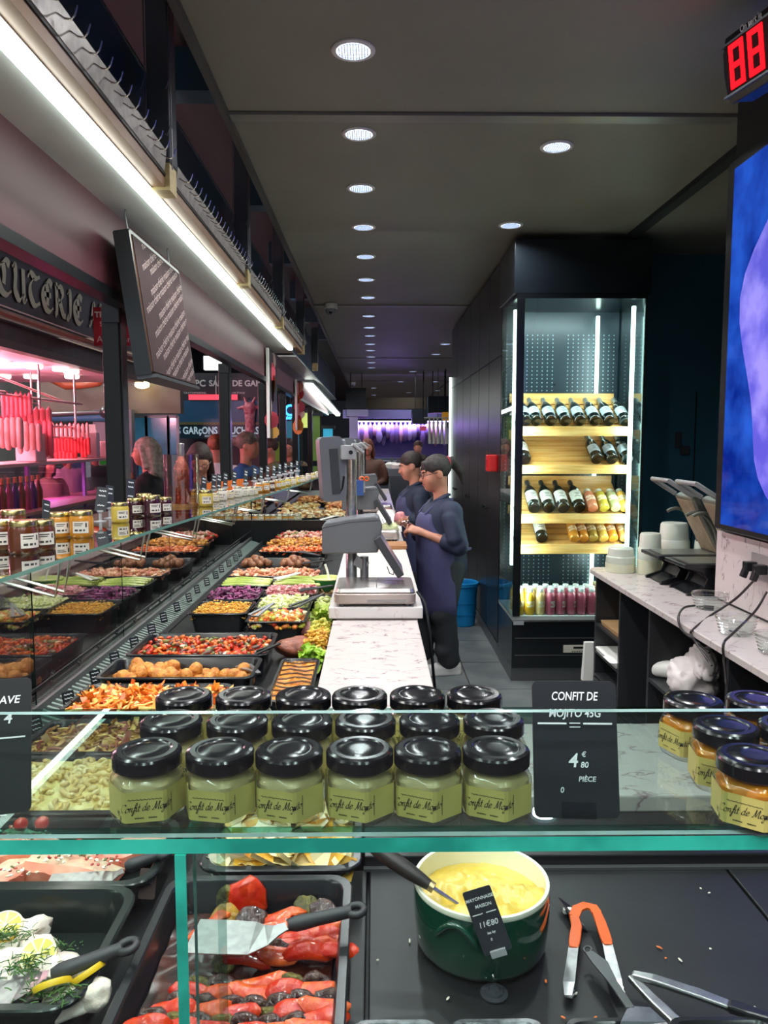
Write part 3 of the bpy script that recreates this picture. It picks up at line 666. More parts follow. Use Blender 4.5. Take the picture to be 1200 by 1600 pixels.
def field(x0, x1, y0, y1, fn, nx=60, ny=40, skirt=None):
    m = MB(); vs = [(x0 + (x1 - x0) * i / nx, y0 + (y1 - y0) * j / ny) for j in range(ny + 1) for i in range(nx + 1)]
    m.add([(x, y, fn(x, y)) for x, y in vs], [(j * (nx + 1) + i, j * (nx + 1) + i + 1, (j + 1) * (nx + 1) + i + 1, (j + 1) * (nx + 1) + i) for j in range(ny) for i in range(nx)])
    return m
def nz(x, y, s, seed=0): return noise.noise(Vector((x * s, y * s, seed * 7.3)))
def stuff(name, mb, mats, label, cat, smooth=None):
    o = obj(name, mb, mats, smooth=smooth, kind='stuff'); return tag(o, label, cat)
def heap(x0, x1, y0, y1, z, bulge, n, pieces, nmat, edge=.12, layers=.02):
    """many small pieces lying on a bulged bed, joined into one mesh with several materials"""
    m = MB()
    for i in range(n):
        u, v = random.random(), random.random(); x = x0 + (x1 - x0) * u; y = y0 + (y1 - y0) * v
        e = min(1, min(u, 1 - u) / edge) * min(1, min(v, 1 - v) / (edge * 1.3)); zz = z + bulge * (e ** .5) * (.75 + .5 * nz(x, y, 14)) + random.uniform(-layers, layers * .3)
        m.mi = random.choices(range(nmat), weights=HW[:nmat])[0]
        random.choice(pieces)(m, Vector((x, y, zz)))
    m.mi = 0
    ox, oy = (x1 - x0) * .02, (y1 - y0) * .02; nb = 14
    base = field(x0 + ox, x1 - ox, y0 + oy, y1 - oy, lambda x, y: z - .012 + bulge * .7 * max(0, (min(1, min((x - x0), (x1 - x)) / ((x1 - x0) * edge)) * min(1, min(y - y0, y1 - y) / ((y1 - y0) * edge * 1.3)))) ** .5, nb, nb)
    m.add(base.v, base.f); return m
HW = [5, 3, 2, 1, 1, 1]
def P_chunk(s, asp=(1, .7, .6), jit=.18): return lambda m, p: m.ico(TRS(p, (random.uniform(-.6, .6), random.uniform(-.6, .6), random.random() * 6.3), tuple(s * a * random.uniform(.7, 1.25) for a in asp)), 1, jit)
def P_cres(s, r, n=6):
    def f(m, p):
        M = TRS(p, (random.uniform(-.7, .7), random.uniform(-.7, .7), random.random() * 6.3)); k = random.uniform(.8, 1.2)
        m.tube([M @ Vector((s * k * math.cos(a), s * k * math.sin(a), 0)) for a in [i * 2.6 / 5 for i in range(6)]], [r * .5, r, r, r, r, r * .5], n)
    return f
def P_flake(s, asp=.35):
    def f(m, p):
        M = TRS(p, (random.uniform(-.9, .9), random.uniform(-.9, .9), random.random() * 6.3)); k = s * random.uniform(.5, 1.5); w = k * asp
        q = [M @ Vector((a * k, b * w, .25 * k * (a * a) + .15 * w * b)) for a in (-1, -.3, .4, 1) for b in (-1, 1)]
        m.add(q, [(0, 2, 3, 1), (2, 4, 5, 3), (4, 6, 7, 5)])
    return f
def P_stick(l, r, n=5): return lambda m, p: (lambda M: m.tube([M @ Vector((-l / 2, 0, 0)), M @ Vector((0, l * .05 * random.uniform(-1, 1), l * .06)), M @ Vector((l / 2, 0, 0))], r * random.uniform(.8, 1.2), n))(TRS(p, (0, random.uniform(-.3, .3), random.random() * 6.3)))
# ---- front trays
tray(-.325, -.035, .60, 1.166, .846, .912, 'deep black tray of roasted peppers and aubergines at the front left of centre')
tray(-.288, -.022, 1.178, 1.43, .846, .912, 'black tray of golden potato gratin behind the pepper tray')
tray(-.76, -.362, .875, 1.142, .846, .912, 'black tray with white fish rolls and lemon at the left front', TRAYG, r=.04)
tray(-.76, -.352, 1.15, 1.372, .846, .905, 'black tray with salmon fillets at the left edge', TRAYG, r=.04)
# pepper slices, aubergine slices, courgette slices, each its own thing
PEP = [mat('roast_pepper', '#c01a08', '#d23a10', scale=60, rough=.22, sss=.05, coat=.35, bump=.25, bscale=130), mat('roast_pepper_orange', '#cf3a14', '#e46428', scale=60, rough=.22, coat=.35, bump=.25, bscale=130)]
AUB = mat('roast_aubergine', '#2d1a1c', '#4e352f', scale=60, rough=.25, bump=.6, bscale=120, coat=.3); ZUC = mat('roast_courgette', '#3b3a16', '#6d6226', scale=90, rough=.4, bump=.7, bscale=150)
ZUF = mat('courgette_flesh', '#b98a2a', '#8d6a20', scale=60, rough=.35)
def pep_mb(seed):
    rs = random.Random(seed); m = MB(); n = 7; L = []; w0 = rs.uniform(.0062, .0085); le = rs.uniform(.026, .036); bend = rs.uniform(-.3, .3)
    for i in range(n + 1):
        u = i / n * 2 - 1; w = w0 * (1 - abs(u) ** 3) ** .5 + .002; x = u * le; yo = bend * le * (u * u - .3); lift = .004 * math.sin(u * 3 + seed)
        L.append([Vector((x, yo + w * math.cos(a) * (1.25), lift + w * .60 * math.sin(a) + .0038 * noise.noise(Vector((x * 110, a * 1.3, seed))) + .0012 * math.sin(x * 500 + seed))) for a in [2 * math.pi * j / 10 for j in range(10)]])
    m.loft(L); return m
def disc_mb(seed, r=.021, t=.0065):
    rs = random.Random(seed); m = MB(); n = 18; fl = [1 + .10 * rs.uniform(-1, 1) for _ in range(n)]
    lp = lambda s, z, q: [Vector((r * s * fl[j] * math.cos(2 * math.pi * j / n), r * s * fl[j] * .8 * math.sin(2 * math.pi * j / n), z + .0016 * q * math.sin(j * 2.1 + seed))) for j in range(n)]
    m.mi = 0; m.loft([lp(.86, -t, 1), lp(1, -t * .5, 1), lp(1, t * .5, 1), lp(.86, t, 1)]); m.loft([lp(.84, t * 1.02, 1), lp(.4, t * 1.15, .5), lp(.05, t * 1.05, 0)], cap0=False)
    return m
PM = {}
def piece(name, mb, mats, label, cat, group, loc, rot, key, smooth=60):
    if key in PM:
        o = bpy.data.objects.new(name, PM[key]); COL.objects.link(o)
    else:
        o = obj(name, mb(), mats, smooth=smooth); PM[key] = o.data
    o.location = loc; o.rotation_euler = rot; return tag(o, label, cat, group)
y = .632; rowi = 0
RN = ORD + ['nineteenth', 'twentieth', 'twenty-first', 'twenty-second', 'twenty-third', 'twenty-fourth', 'twenty-fifth', 'twenty-sixth', 'twenty-seventh', 'twenty-eighth', 'twenty-ninth', 'thirtieth']
while y < 1.06:
    kind = rowi % 2; cn = [0, 0, 0]
    def lab3(t, i): cn[i] += 1; return '%s, %s tray row from the front, %s of its kind' % (t, RN[rowi], RN[cn[i] - 1])
    if .955 < y < .985: y += .019; rowi += 1; continue
    x = -.296 + .012 * random.random() + (0 if y < .86 else .05 * (y - .86) / .1); xe = -.064
    while x < xe:
        k = random.random(); z = .888 + .004 * math.sin((x + .3) * 22 + y * 9) + random.uniform(-.002, .003)
        if (kind == 0 and k < .86) or k < .16:
            s = random.randrange(6); piece('pepper_slice', lambda: pep_mb(s), PEP[s % 2], lab3('red roasted pepper slice', 0), 'pepper', 'roasted red pepper slices in rows', (x + .016, y, z + .005), (R(random.uniform(30, 55)), random.uniform(-.18, .18), random.uniform(-.12, .22)), ('p', s)); x += random.uniform(.036, .046)
        elif k < .70:
            s = random.randrange(4); piece('aubergine_slice', lambda: disc_mb(s, .021, .0065), AUB, lab3('dark roasted aubergine slice', 1), 'aubergine', 'roasted aubergine slices in rows', (x + .013, y, z - .001), (R(random.uniform(48, 66)), random.uniform(-.25, .25), random.uniform(-.2, .2)), ('a', s)); x += random.uniform(.027, .034)
        else:
            s = random.randrange(3); piece('courgette_slice', lambda: disc_mb(s + 20, .018, .0065), ZUC, lab3('charred courgette slice', 2), 'courgette', 'roasted courgette slices in rows', (x + .012, y, z - .001), (R(random.uniform(48, 66)), random.uniform(-.25, .25), random.uniform(-.2, .2)), ('z', s)); x += random.uniform(.025, .031)
    y += .0165; rowi += 1
# loose pieces at the back of the tray
for i, (px, py, kind, rx, rz, lab) in enumerate([(386, 1404, 'u', 78, 12, 'tall red pepper half standing upright at the back of the tray'), (358, 1406, 'z', 78, 10, 'yellow-green courgette slice standing upright beside a red pepper'), (352, 1428, 'f', 40, 30, 'yellow courgette slice lying before the upright pepper'), (392, 1432, 'a', 30, 20, 'brown aubergine piece under the upright pepper'), (478, 1412, 'z', 25, 10, 'dark charred courgette end at the back right'), (440, 1428, 'p', 5, 10, 'small red pepper strip near the charred courgette end'), (505, 1420, 'a', 25, -20, 'aubergine piece in the back right corner of the tray'), (430, 1448, 'p', 5, 25, 'pepper strip just behind the spatula blade'), (460, 1452, 'a', 50, 0, 'aubergine slice under the spatula handle'), (500, 1448, 'p', 0, 15, 'pepper strip under the spatula handle end'), (330, 1440, 'p', 10, 40, 'pepper scrap left of the upright courgette slice'), (370, 1455, 'f', 20, 70, 'yellow courgette scrap behind the spatula blade')]):
    p = atz(px, py, .89); nm, mbf, mt_, key = {'u': ('pepper_slice', lambda: disc_mb(3, .027, .008), PEP[0], ('pu', 1)), 'p': ('pepper_slice', lambda: pep_mb(1), PEP[1], ('p', 1)), 'z': ('courgette_slice', lambda: disc_mb(21, .019, .007), ZUC, ('z', 1)), 'f': ('courgette_slice', lambda: disc_mb(41, .02, .007), ZUF, ('f', 1)), 'a': ('aubergine_slice', lambda: disc_mb(2, .022, .007), AUB, ('a', 2))}[kind]
    piece(nm, mbf, mt_, lab, {'u': 'pepper', 'p': 'pepper', 'z': 'courgette', 'f': 'courgette', 'a': 'aubergine'}[kind], None, (p.x, p.y, .888 if rx > 60 else .886), (R(rx) if kind != 'p' else 0, R(-rx) if kind == 'p' else 0, R(rz)), key).scale = (1.15, 1.6, 1.2) if rx > 60 else (1.1,) * 3
# oily bed
m = field(-.30, -.06, .62, 1.12, lambda x, y: .874 + .006 * nz(x, y, 30), 30, 50)
stuff('roasting_sauce', m, mat('roast_sauce', '#451509', '#1c0a07', scale=30, rough=.2), 'dark red oily sauce under the roasted vegetables', 'sauce', 60)
# gratin
GR = mat('potato_gratin', '#e9d9a0', '#d9a72e', scale=14, rough=.35, bump=.5, bscale=60, lo=.42, hi=.58)
m = field(-.272, -.04, 1.20, 1.415, lambda x, y: .900 + .012 * nz(x, y, 24) + .007 * abs(nz(x, y, 60, 2)) + .01 * nz(x, y, 9, 3), 80, 60)
stuff('potato_gratin', m, GR, 'golden browned potato gratin with creamy slices in the black tray', 'gratin', 60)
HW = [4, 3, 3, 1, 1, 1]
m = heap(-.265, -.05, 1.205, 1.41, .901, .008, 90, [P_flake(.022, .8), P_flake(.018, .9)], 3, edge=.05, layers=.004); 
stuff('potato_slices', m, [mat('potato_pale', '#eee2b4', rough=.4), mat('potato_gold', '#e2b440', '#c98d24', scale=40, rough=.35), mat('potato_cream', '#f2ead0', rough=.4)], 'browned potato slices curling out of the gratin', 'potato')
# ------------------------------------------------------------------ utensils on the front deck
def strip(m, path, w, th, up=(0, 0, 1), sec=None):
    path = [Vector(p) for p in path]; L = []; up = Vector(up)
    for i, p in enumerate(path):
        t = (path[min(i + 1, len(path) - 1)] - path[max(i - 1, 0)]).normalized(); s = t.cross(up).normalized(); u = s.cross(t).normalized()
        ww = w[i] if isinstance(w, (list, tuple)) else w; tt = th[i] if isinstance(th, (list, tuple)) else th
        L.append([p + s * ww / 2 - u * tt / 2, p + s * ww / 2 + u * tt / 2, p - s * ww / 2 + u * tt / 2, p - s * ww / 2 - u * tt / 2])
    return m.loft(L)
def lerp(a, b, t): return Vector(a) + (Vector(b) - Vector(a)) * t
RUB = mat('grey_rubber', '#2c2e31', rough=.5)
def spatula(label, blade0, blade1, neck, h0, h1, bw, tilt=0):
    """blade0..blade1 along the blade, then neck, handle h0..h1"""
    b0 = Vector(blade0); t = thing('spatula', label, 'spatula', b0)
    q = lambda v: Vector(v) - b0
    m = MB(); strip(m, [q(blade0), q(lerp(blade0, blade1, .5)), q(lerp(blade0, blade1, .9)), q(lerp(blade1, neck, .25)), q(lerp(blade1, neck, .6)), q(neck)], [bw, bw, bw * .96, bw * .62, bw * .34, .016], .0015); obj('blade', m, STEEL, t)
    m = MB(); P = [lerp(h0, h1, i / 8) for i in range(9)]; m.tube([q(p) for p in P], [.007, .0105, .0105, .0098, .0092, .0092, .0092, .0088, .0085], 10)
    d = (Vector(h1) - Vector(h0)).normalized(); c = q(h1) + d * .008; s = d.cross(Vector((0, 0, 1))).normalized()
    u = s.cross(d)
    m.tube([c + (d * math.cos(a) + s * math.sin(a)) * .0115 for a in [2 * math.pi * i / 16 for i in range(17)]], .0052, 8, cap=False)
    obj('handle', m, RUB, t, smooth=50); return t
s1 = spatula('steel spatula with dark grey handle lying across the roasted peppers', atz(300, 1462, .924), atz(405, 1466, .926), atz(448, 1447, .934), atz(450, 1446, .935), atz(548, 1424, .942), .072)
s2 = spatula('steel spatula with dark grey handle resting in the white fish tray', atz(-60, 1548, .9), atz(42, 1538, .905), atz(75, 1522, .915), atz(80, 1523, .917), atz(190, 1482, .93), .07)
s3 = spatula('plain steel blade with black handle in the salmon tray', atz(75, 1378, .893), atz(170, 1372, .893), atz(193, 1360, .9), atz(196, 1355, .902), atz(250, 1335, .915), .045)
# orange handled tongs
ORA = mat('orange_grip', '#e4621a', '#d9570f', scale=30, rough=.35)
a0 = atz(916, 1432, .862); t = thing('serving_tongs', 'steel tongs with orange grips lying on the black deck', 'tongs', a0)
L = [(932, 1426, .87), (938, 1440, .868), (948, 1470, .866), (955, 1500, .864), (962, 1530, .862), (969, 1552, .858)]
Lf = [(897, 1432, .87), (901, 1448, .868), (897, 1475, .866), (893, 1505, .864), (889, 1535, .862), (888, 1556, .858)]
top = [(897, 1432, .87), (902, 1420, .87), (914, 1415, .87), (927, 1418, .87), (932, 1426, .87)]
q = lambda a: atz(*a) - a0
m = MB(); strip(m, [q(a) for a in top], .016, .0035); obj('spring_bow', m, ORA, t)
for nm, P in (('arm', L), ('arm', Lf)):
    m = MB(); strip(m, [q(a) for a in P[2:]], [.014, .015, .016, .010], .0022, (0, .5, 1)); am = obj(nm, m, STEEL, t)
    m = MB(); strip(m, [q(a) for a in P[:2]] + [q(lerp(P[1], P[2], f)) for f in (.5, 1, 1.25)], [.014, .016, .017, .016, .012], .006); obj('grip', m, ORA, t, bevel=.0015)
    m = MB(); e = [q(lerp(P[-2], P[-1], i / 6)) for i in range(7)]
    strip(m, [p + Vector((.002 * (i % 2), 0, -.002)) for i, p in enumerate(e)], .012, .002, (0, .4, 1)); obj('tip', m, STEEL, t)
# long steel spatula
b0 = atz(1010, 1600, .873); t = thing('turning_spatula', 'long plain steel turner leaning across the third small black tray', 'spatula', b0); q = lambda a: atz(*a) - b0
m = MB(); strip(m, [q((920, 1488, .868)), q((938, 1505, .870)), q((958, 1535, .874)), q((985, 1575, .884))], [.012, .022, .012, .011], .003); obj('handle', m, STEELD, t, bevel=.0008)
m = MB(); P = [q((918 + 6 * math.cos(a), 1484 + 5 * math.sin(a), .868)) for a in [2 * math.pi * i / 14 for i in range(15)]]; m.tube(P, .0016, 6, cap=False); obj('hanging_loop', m, STEELD, t, smooth=60)
m = MB(); strip(m, [q((985, 1575, .884)), q((993, 1585, .882)), q((1005, 1602, .876)), q((1020, 1640, .872))], [.012, .05, .062, .062], .0016); obj('blade', m, STEEL, t)
# steel tongs
b0 = atz(988, 1528, .868); t = thing('steel_tongs', 'plain stainless tongs lying open at the lower right', 'tongs', b0); q = lambda a: atz(*a) - b0
m = MB(); strip(m, [q((985, 1526, .868)), q((1020, 1562, .866)), q((1060, 1600, .864)), q((1100, 1645, .86))], [.012, .016, .017, .016], .008); obj('arm', m, STEEL, t, bevel=.0025)
m = MB(); strip(m, [q((988, 1523, .872)), q((1020, 1530, .874)), q((1090, 1553, .874)), q((1140, 1572, .874))], [.012, .016, .018, .016], .008); obj('arm', m, STEEL, t, bevel=.0025)
m = MB(); strip(m, [q((1138, 1571, .874)), q((1165, 1580, .874)), q((1215, 1596, .872))], [.017, .018, .014], .011); obj('black_grip', m, BLK, t, bevel=.003)
# small black trays along the bottom
TRC = mat('worn_silver_black_tray', '#2d2f33', '#7d8084', scale=35, rough=.25, metal=.3)
x = [(-.030, .080), (.092, .212), (.235, .352), (.366, .50)]
for i, (xa, xb) in enumerate(x): tray(xa, xb, .70, .905 - (.0 if i != 0 else 0), .846, .874, 'small empty black deli tray at the bottom edge, %s from the left' % NUM[i], TRC if i < 2 else TRAYM, r=.015, rim=.007, name='deli_tray')
# crumbs and scraps
HW = [3, 2, 1, 1, 1, 1]
m = MB()
for px, py, k in [(853, 1533, 0), (1030, 1480, 0), (1040, 1497, 0), (1110, 1482, 1), (900, 1552, 1), (1108, 1395, 1), (1095, 1388, 1), (1012, 1584, 0), (880, 1590, 0), (1160, 1590, 1), (1063, 1500, 1), (1180, 1575, 1), (640, 1470, 1), (590, 1500, 1), (700, 1560, 1), (930, 1590, 0)]:
    m.mi = k; p = atz(px, py, .848); m.ico(TRS(p, (0, 0, random.random() * 6), (random.uniform(.002, .006), .0018, .0015)), 1, .2)
stuff('crumbs', m, [mat('carrot_scrap', '#d9702b', rough=.5), mat('pale_scrap', '#d8d2c2', rough=.6)], 'orange and pale food crumbs scattered on the black deck', 'crumbs')
# price card in front of the mayonnaise and another lying behind the tongs
def stand_card(name, label, base, card_c, w, h, rot, lines, tiltM=None):
    base = Vector(base); t = thing(name, label, 'price card', base); cp = glass('clear_plastic', '#dfe6ea', 1.3)
    m = MB(); m.lathe([(.019, 0), (.019, .002), (.013, .003), (.012, .005), (.008, .006), (.006, .009), (0, .009)], 24); obj('round_base', m, mat('base_smoke', '#33373c', rough=.1, coat=.5), t, smooth=40)
    top = Vector(card_c) - base; m = MB(); m.tube([(0, 0, .008), top * .5 + Vector((0, 0, 0)), top], .0022, 8); obj('stem', m, cp, t, smooth=60)
    m = MB(); m.cbox(TRS(top, rot), .022, .008, .010); obj('clip', m, mat('clip_plastic', '#c8ccd0', rough=.2, trans=.5), t, bevel=.001)
    cd = obj('card', card_mb(w, h, r=.003), mat('slate_grey', '#2a2e34', rough=.45), t, top, rot)
    for s, x, z, sz in lines: text(s, sz, CHALK, cd, FACE @ Matrix.Translation((x, z, 0)), shear=.15, ext=.0001, bold=.0001)
    for xa, xb in ((-w * .42, -w * .06), (w * .06, w * .42)):
        m = MB(); m.box(xa, xb, -.0010, -.0008, h * .615, h * .63); obj('rule', m, CHALK, cd)
    return t
b = atz(772, 1553, .846); c = aty(779, 1488, b.y - .004)
stand_card('price_card', 'slate price card MAYONNAISE MAISON 11 euro on a clear stand before the green pot', b, c, .040, .088, (R(-8), R(-21), R(-6)), [('MAYONNAISE', 0, .075, .0062), ('MAISON', .002, .065, .0062), ('11\u20ac80', 0, .040, .0105), ('les kg', 0, .028, .005), ('0', -.003, .019, .005)])
p = atz(903, 1436, .8475); t = thing('price_card', 'black price card 9.80 lying face up under the orange tongs', 'price card', p, (R(-88), R(40), R(12)))
cd = obj('card', card_mb(.045, .07), SLATE, t, (0, 0, -.03))
text('9\u20ac80', .014, CHALK, cd, FACE @ Matrix.Translation((0.003, .042, 0)), shear=.15, ext=.0001, bold=.0002); text('le kg', .007, CHALK, cd, FACE @ Matrix.Translation((0, .02, 0)), shear=.15, ext=.0001)
m = MB(); m.tube([atz(858, 1412, .853) - p, atz(888, 1424, .853) - p], .002, 6); o = obj('stem', m, glass('clear_plastic'), t); o.matrix_parent_inverse = t.matrix_basis.inverted() @ Matrix.Translation(p)
m = MB(); m.cbox(Matrix.Translation(atz(887, 1423, .853) - p), .014, .008, .008); o = obj('clip', m, WHITE, t, bevel=.001); o.matrix_parent_inverse = t.matrix_basis.inverted() @ Matrix.Translation(p)

# ------------------------------------------------------------------ green pot of mayonnaise
c = atz(752, 1371, .947)
t = thing('casserole_pot', 'dark green glazed round pot with white rim filled with mayonnaise', 'pot', (c.x, c.y, .8455))
GRN = mat('green_glaze', '#0b3a2b', '#0d4331', scale=5, rough=.06, coat=1); CRM = mat('cream_glaze', '#d9dec9', rough=.15, coat=.5)
m = MB(); m.lathe([(.088, 0), (.093, .003), (.097, .012), (.101, .05), (.1015, .088), (.1008, .095)], 56, cap1=False); obj('body', m, GRN, t, smooth=50)
m = MB(); m.lathe([(.1008, .0945), (.1016, .098), (.1005, .1018), (.098, .1025), (.0955, .1015), (.0945, .097), (.0935, .05), (.085, .012), (0, .012)], 56, cap0=False, cap1=False); obj('rim_and_inside', m, CRM, t, smooth=50)
for a in (-118, 45):
    m = MB(); aa = R(a); P = []
    for i in range(13):
        f = -1 + i / 6; an = aa + f * .30; P.append((.1035 * math.cos(an), .1035 * math.sin(an), .06 + .026 * (1 - f * f)))
    m.tube(P, [.002] + [.0045] * 11 + [.002], 8); obj('lug_handle', m, GRN, t, smooth=60)
MAYO = mat('mayonnaise', '#cfae3a', '#e0c766', scale=16, rough=.28, sss=.2, coat=.3, bump=.15, bscale=40)
m = MB(); L = []
for k in range(26):
    r = .0938 * (1 - k / 25.0) + .0002
    L.append([Vector((r * math.cos(2 * math.pi * j / 72), r * math.sin(2 * math.pi * j / 72), 0)) for j in range(72)])
def mayo(v):
    x, y = v.x, v.y; r = math.hypot(x, y); e = min(1, (.0938 - r) / .03)
    sw = noise.noise(Vector((x * 38 + 2 * noise.noise(Vector((x * 20, y * 20, 3))), y * 16, 1))); s2 = abs(noise.noise(Vector((x * 60 + y * 40, y * 60 - x * 30, 5))))
    back = 1 / (1 + math.exp(-(y - .012) / .004))
    return .083 + e * (.020 * sw + .014 * s2) * (1 - .75 * back) - .012 * back + .002 * noise.noise(Vector((x * 90, y * 90, 2))) + .004 * e
m.loft([[Vector((v.x, v.y, mayo(v))) for v in l] for l in L], cap0=False)
rel(m, (-c.x, -c.y, -.8455)); stuff('mayonnaise', m, MAYO, 'thick yellow swirled mayonnaise filling the green pot', 'mayonnaise', 60)
# knife with dark handle in the mayonnaise
b0 = atz(704, 1407, .945); t = thing('serving_knife', 'dark handled server stuck in the mayonnaise pot', 'knife', b0); q = lambda a: atz(*a) - b0
tip = q((716, 1413, .934)); e1 = atz(678, 1388, .952) - b0; e2 = atz(640, 1362, .968) - b0; e3 = aty(585, 1322, 1.06 + .0) - b0
e3 = e1 + (e2 - e1) * 2.6
m = MB(); strip(m, [tip, tip * .3 + e1 * .7, e1], [.004, .006, .006], .0025); obj('blade', m, STEEL, t)
m = MB(); m.tube([e1, e1 + (e2 - e1) * .18], [.0078, .0078], 12); obj('ferrule', m, mat('brass_ferrule', '#b8a37a', rough=.3, metal=1), t, smooth=40)
m = MB(); m.tube([e1 + (e2 - e1) * f for f in (.18, .5, 1, 1.6, 2.2, 2.6)], [.0076, .0095, .0115, .0125, .0118, .009], 12); obj('handle', m, wood('dark_handle', '#191614', '#2a2420'), t, smooth=50)

# ------------------------------------------------------------------ fish, lemon and dill
FISH = mat('poached_fish', '#eee3d6', '#e0cfc0', scale=30, rough=.3, sss=.25, bump=.3, bscale=70)
def blob(seed, sx, sy, sz, k=.25, f=28, n=2):
    m = MB(); vs, fs = _ico(3 if n == 3 else 2)
    m.add([Vector((v[0] * sx, v[1] * sy, v[2] * sz)) * (1 + k * noise.noise(Vector(v) * 1.6 + Vector((seed, 0, 0)))) for v in vs], fs); return m
fishp = [(20, 1495), (60, 1470), (-5, 1462), (42, 1448), (12, 1440), (95, 1496), (70, 1505), (30, 1528), (-10, 1520), (110, 1520), (130, 1535), (-20, 1490), (140, 1548), (100, 1553)]
for i, (px, py) in enumerate(fishp):
    p = atz(px, py, .90); s = i % 4
    piece('fish_roll', lambda: blob(s * 3.1, .036, .020, .017, .38, n=3), FISH, 'pale poached fish roll, %s from the front of the heap in the left tray' % ORD[sorted([(q_[1], q_[0]) for q_ in fishp], reverse=True).index((py, px))], 'fish', 'fish rolls in the left tray', (p.x, p.y, .886 + (.008 if i % 3 == 0 else 0)), (random.uniform(-.3, .3), random.uniform(-.3, .3), random.uniform(-.5, .9)), ('fish', s))
LEM = [mat('lemon_flesh', '#e3d56a', '#d2c24e', scale=40, rough=.2, sss=.2), mat('lemon_peel', '#e3b91f', rough=.4), mat('lemon_pith', '#efe9c8', rough=.5)]
def lemon_mb():
    m = MB(); r, t = .024, .004; n = 28
    m.mi = 1; m.lathe([(r * .97, -t), (r, -t * .6), (r, t * .6), (r * .97, t)], n, cap0=False, cap1=False)
    m.mi = 2; m.lathe([(r * .97, t), (r * .88, t)], n, cap0=False, cap1=False); m.lathe([(r * .97, -t), (.001, -t)], n, cap0=False, cap1=False)
    for k in range(8):
        a0, a1 = 2 * math.pi * k / 8 + .06, 2 * math.pi * (k + 1) / 8 - .06; m.mi = 0
        m.add([(r * .08 * math.cos((a0 + a1) / 2), r * .08 * math.sin((a0 + a1) / 2), t + .0006)] + [(r * .87 * math.cos(a0 + (a1 - a0) * i / 4), r * .87 * math.sin(a0 + (a1 - a0) * i / 4), t + .0004) for i in range(5)], [(0, i, i + 1) for i in range(1, 5)])
    m.mi = 2; m.lathe([(r * .9, t * .98), (0, t * .98)], n, cap0=False, cap1=False); return m
for i, (px, py, rx, ry, lab) in enumerate([(60, 1492, 28, 10, 'lemon slice lying flat in the middle of the white fish'), (8, 1447, 20, -10, 'lemon slice at the far left of the white fish'), (136, 1520, -20, 35, 'lemon slice half hidden under the spatula handle'), (82, 1540, 35, 30, 'lemon wedge below the spatula neck')]):
    p = atz(px, py, .91); piece('lemon_slice', lemon_mb, LEM, lab, 'lemon', 'lemon slices on the fish', (p.x, p.y, .909), (R(rx), R(ry), i), ('lemon', 0), 30)
HW = [3, 2, 1, 1, 1, 1]
m = MB()
for px, py in [(20, 1463), (45, 1505), (62, 1548), (100, 1555), (30, 1510), (5, 1460), (80, 1480)]:
    p = atz(px, py, .912)
    for k in range(45): m.mi = k % 2; P_stick(.012, .0007, 3)(m, p + Vector((random.gauss(0, .014), random.gauss(0, .009), random.uniform(-.004, .004))))
for k in range(120): m.mi = k % 3; P_flake(.0022, .6)(m, Vector((random.uniform(-.66, -.40), random.uniform(.92, 1.1), .8535)))
stuff('dill', m, [mat('dill_green', '#3f6a1e', rough=.6), mat('dill_dark', '#2a4d17', rough=.6), mat('dill_pale', '#a9b98a', rough=.6)], 'chopped green dill scattered over the fish and tray', 'herbs')
# salmon
SAL = mat('salmon_side', '#e2967c', '#d47a60', scale=26, rough=.35, sss=.2); SALT = mat('salmon_top', '#d9a48a', '#c9c0a0', scale=45, rough=.5, bump=.4, bscale=90)
def fillet(seed):
    m = MB(); n = 14; L = []
    for i in range(n + 1):
        u = i / n * 2 - 1; w = .034 * (1 - .25 * u * u); hgt = .034 * (1 - .5 * max(0, u) ** 2)
        L.append([Vector((u * .078, -w, 0)), Vector((u * .078, -w * .98, hgt * .72 + .002 * math.sin(i * 1.9 + seed))), Vector((u * .078, -w * .6, hgt)), Vector((u * .078, w * .4, hgt * .95 + .002 * math.sin(i * 1.3))), Vector((u * .078, w, hgt * .5)), Vector((u * .078, w, 0))])
    m.loft(L); m.m = [0] * len(m.m)
    for i, f in enumerate(m.f):
        if i % 6 in (2, 3): m.m[i] = 1
    return m
for i, (px, py, rz, lab) in enumerate([(115, 1352, -8, 'large pink salmon fillet lying across the tray behind the black spatula'), (-10, 1372, 70, 'pink salmon piece cut by the left edge'), (25, 1322, 12, 'herb covered salmon fillet at the back left'), (62, 1318, -30, 'small salmon piece topped with seeds and cherry tomatoes'), (205, 1322, 30, 'salmon piece at the back right half hidden')]):
    p = atz(px, py, .885); piece('salmon_fillet', lambda: fillet(1.0), [SAL, SALT], lab, 'salmon', None, (p.x, p.y, .862), (0, 0, R(rz)), ('sal', 0), 40)
TOM = mat('cherry_tomato', '#c5281c', '#b01f16', scale=20, rough=.15, coat=.6)
for i, (px, py, lab) in enumerate([(122, 1309, 'red cherry tomato at the back of the salmon tray'), (33, 1292, 'red cherry tomato on top of the left salmon'), (66, 1290, 'small tomato half between seeds on the salmon')]):
    p = atz(px, py, .91); piece('cherry_tomato', lambda: blob(2, .013, .013, .012, .05), TOM, lab, 'tomato', None, (p.x, p.y, .915 if i else .895), (0, 0, i), ('tom', 0))
m = MB(); HW = [3, 3, 2, 2, 1, 1]
for px, py in [(40, 1310), (60, 1305), (90, 1335), (150, 1335), (120, 1330), (30, 1360), (12, 1300), (170, 1345)]:
    p = atz(px, py, .905)
    for k in range(22): m.mi = random.randrange(4); m.ico(TRS(p + Vector((random.gauss(0, .014), random.gauss(0, .01), random.uniform(-.004, .004))), (0, 0, k), (.0035, .0025, .002)), 1, .2)
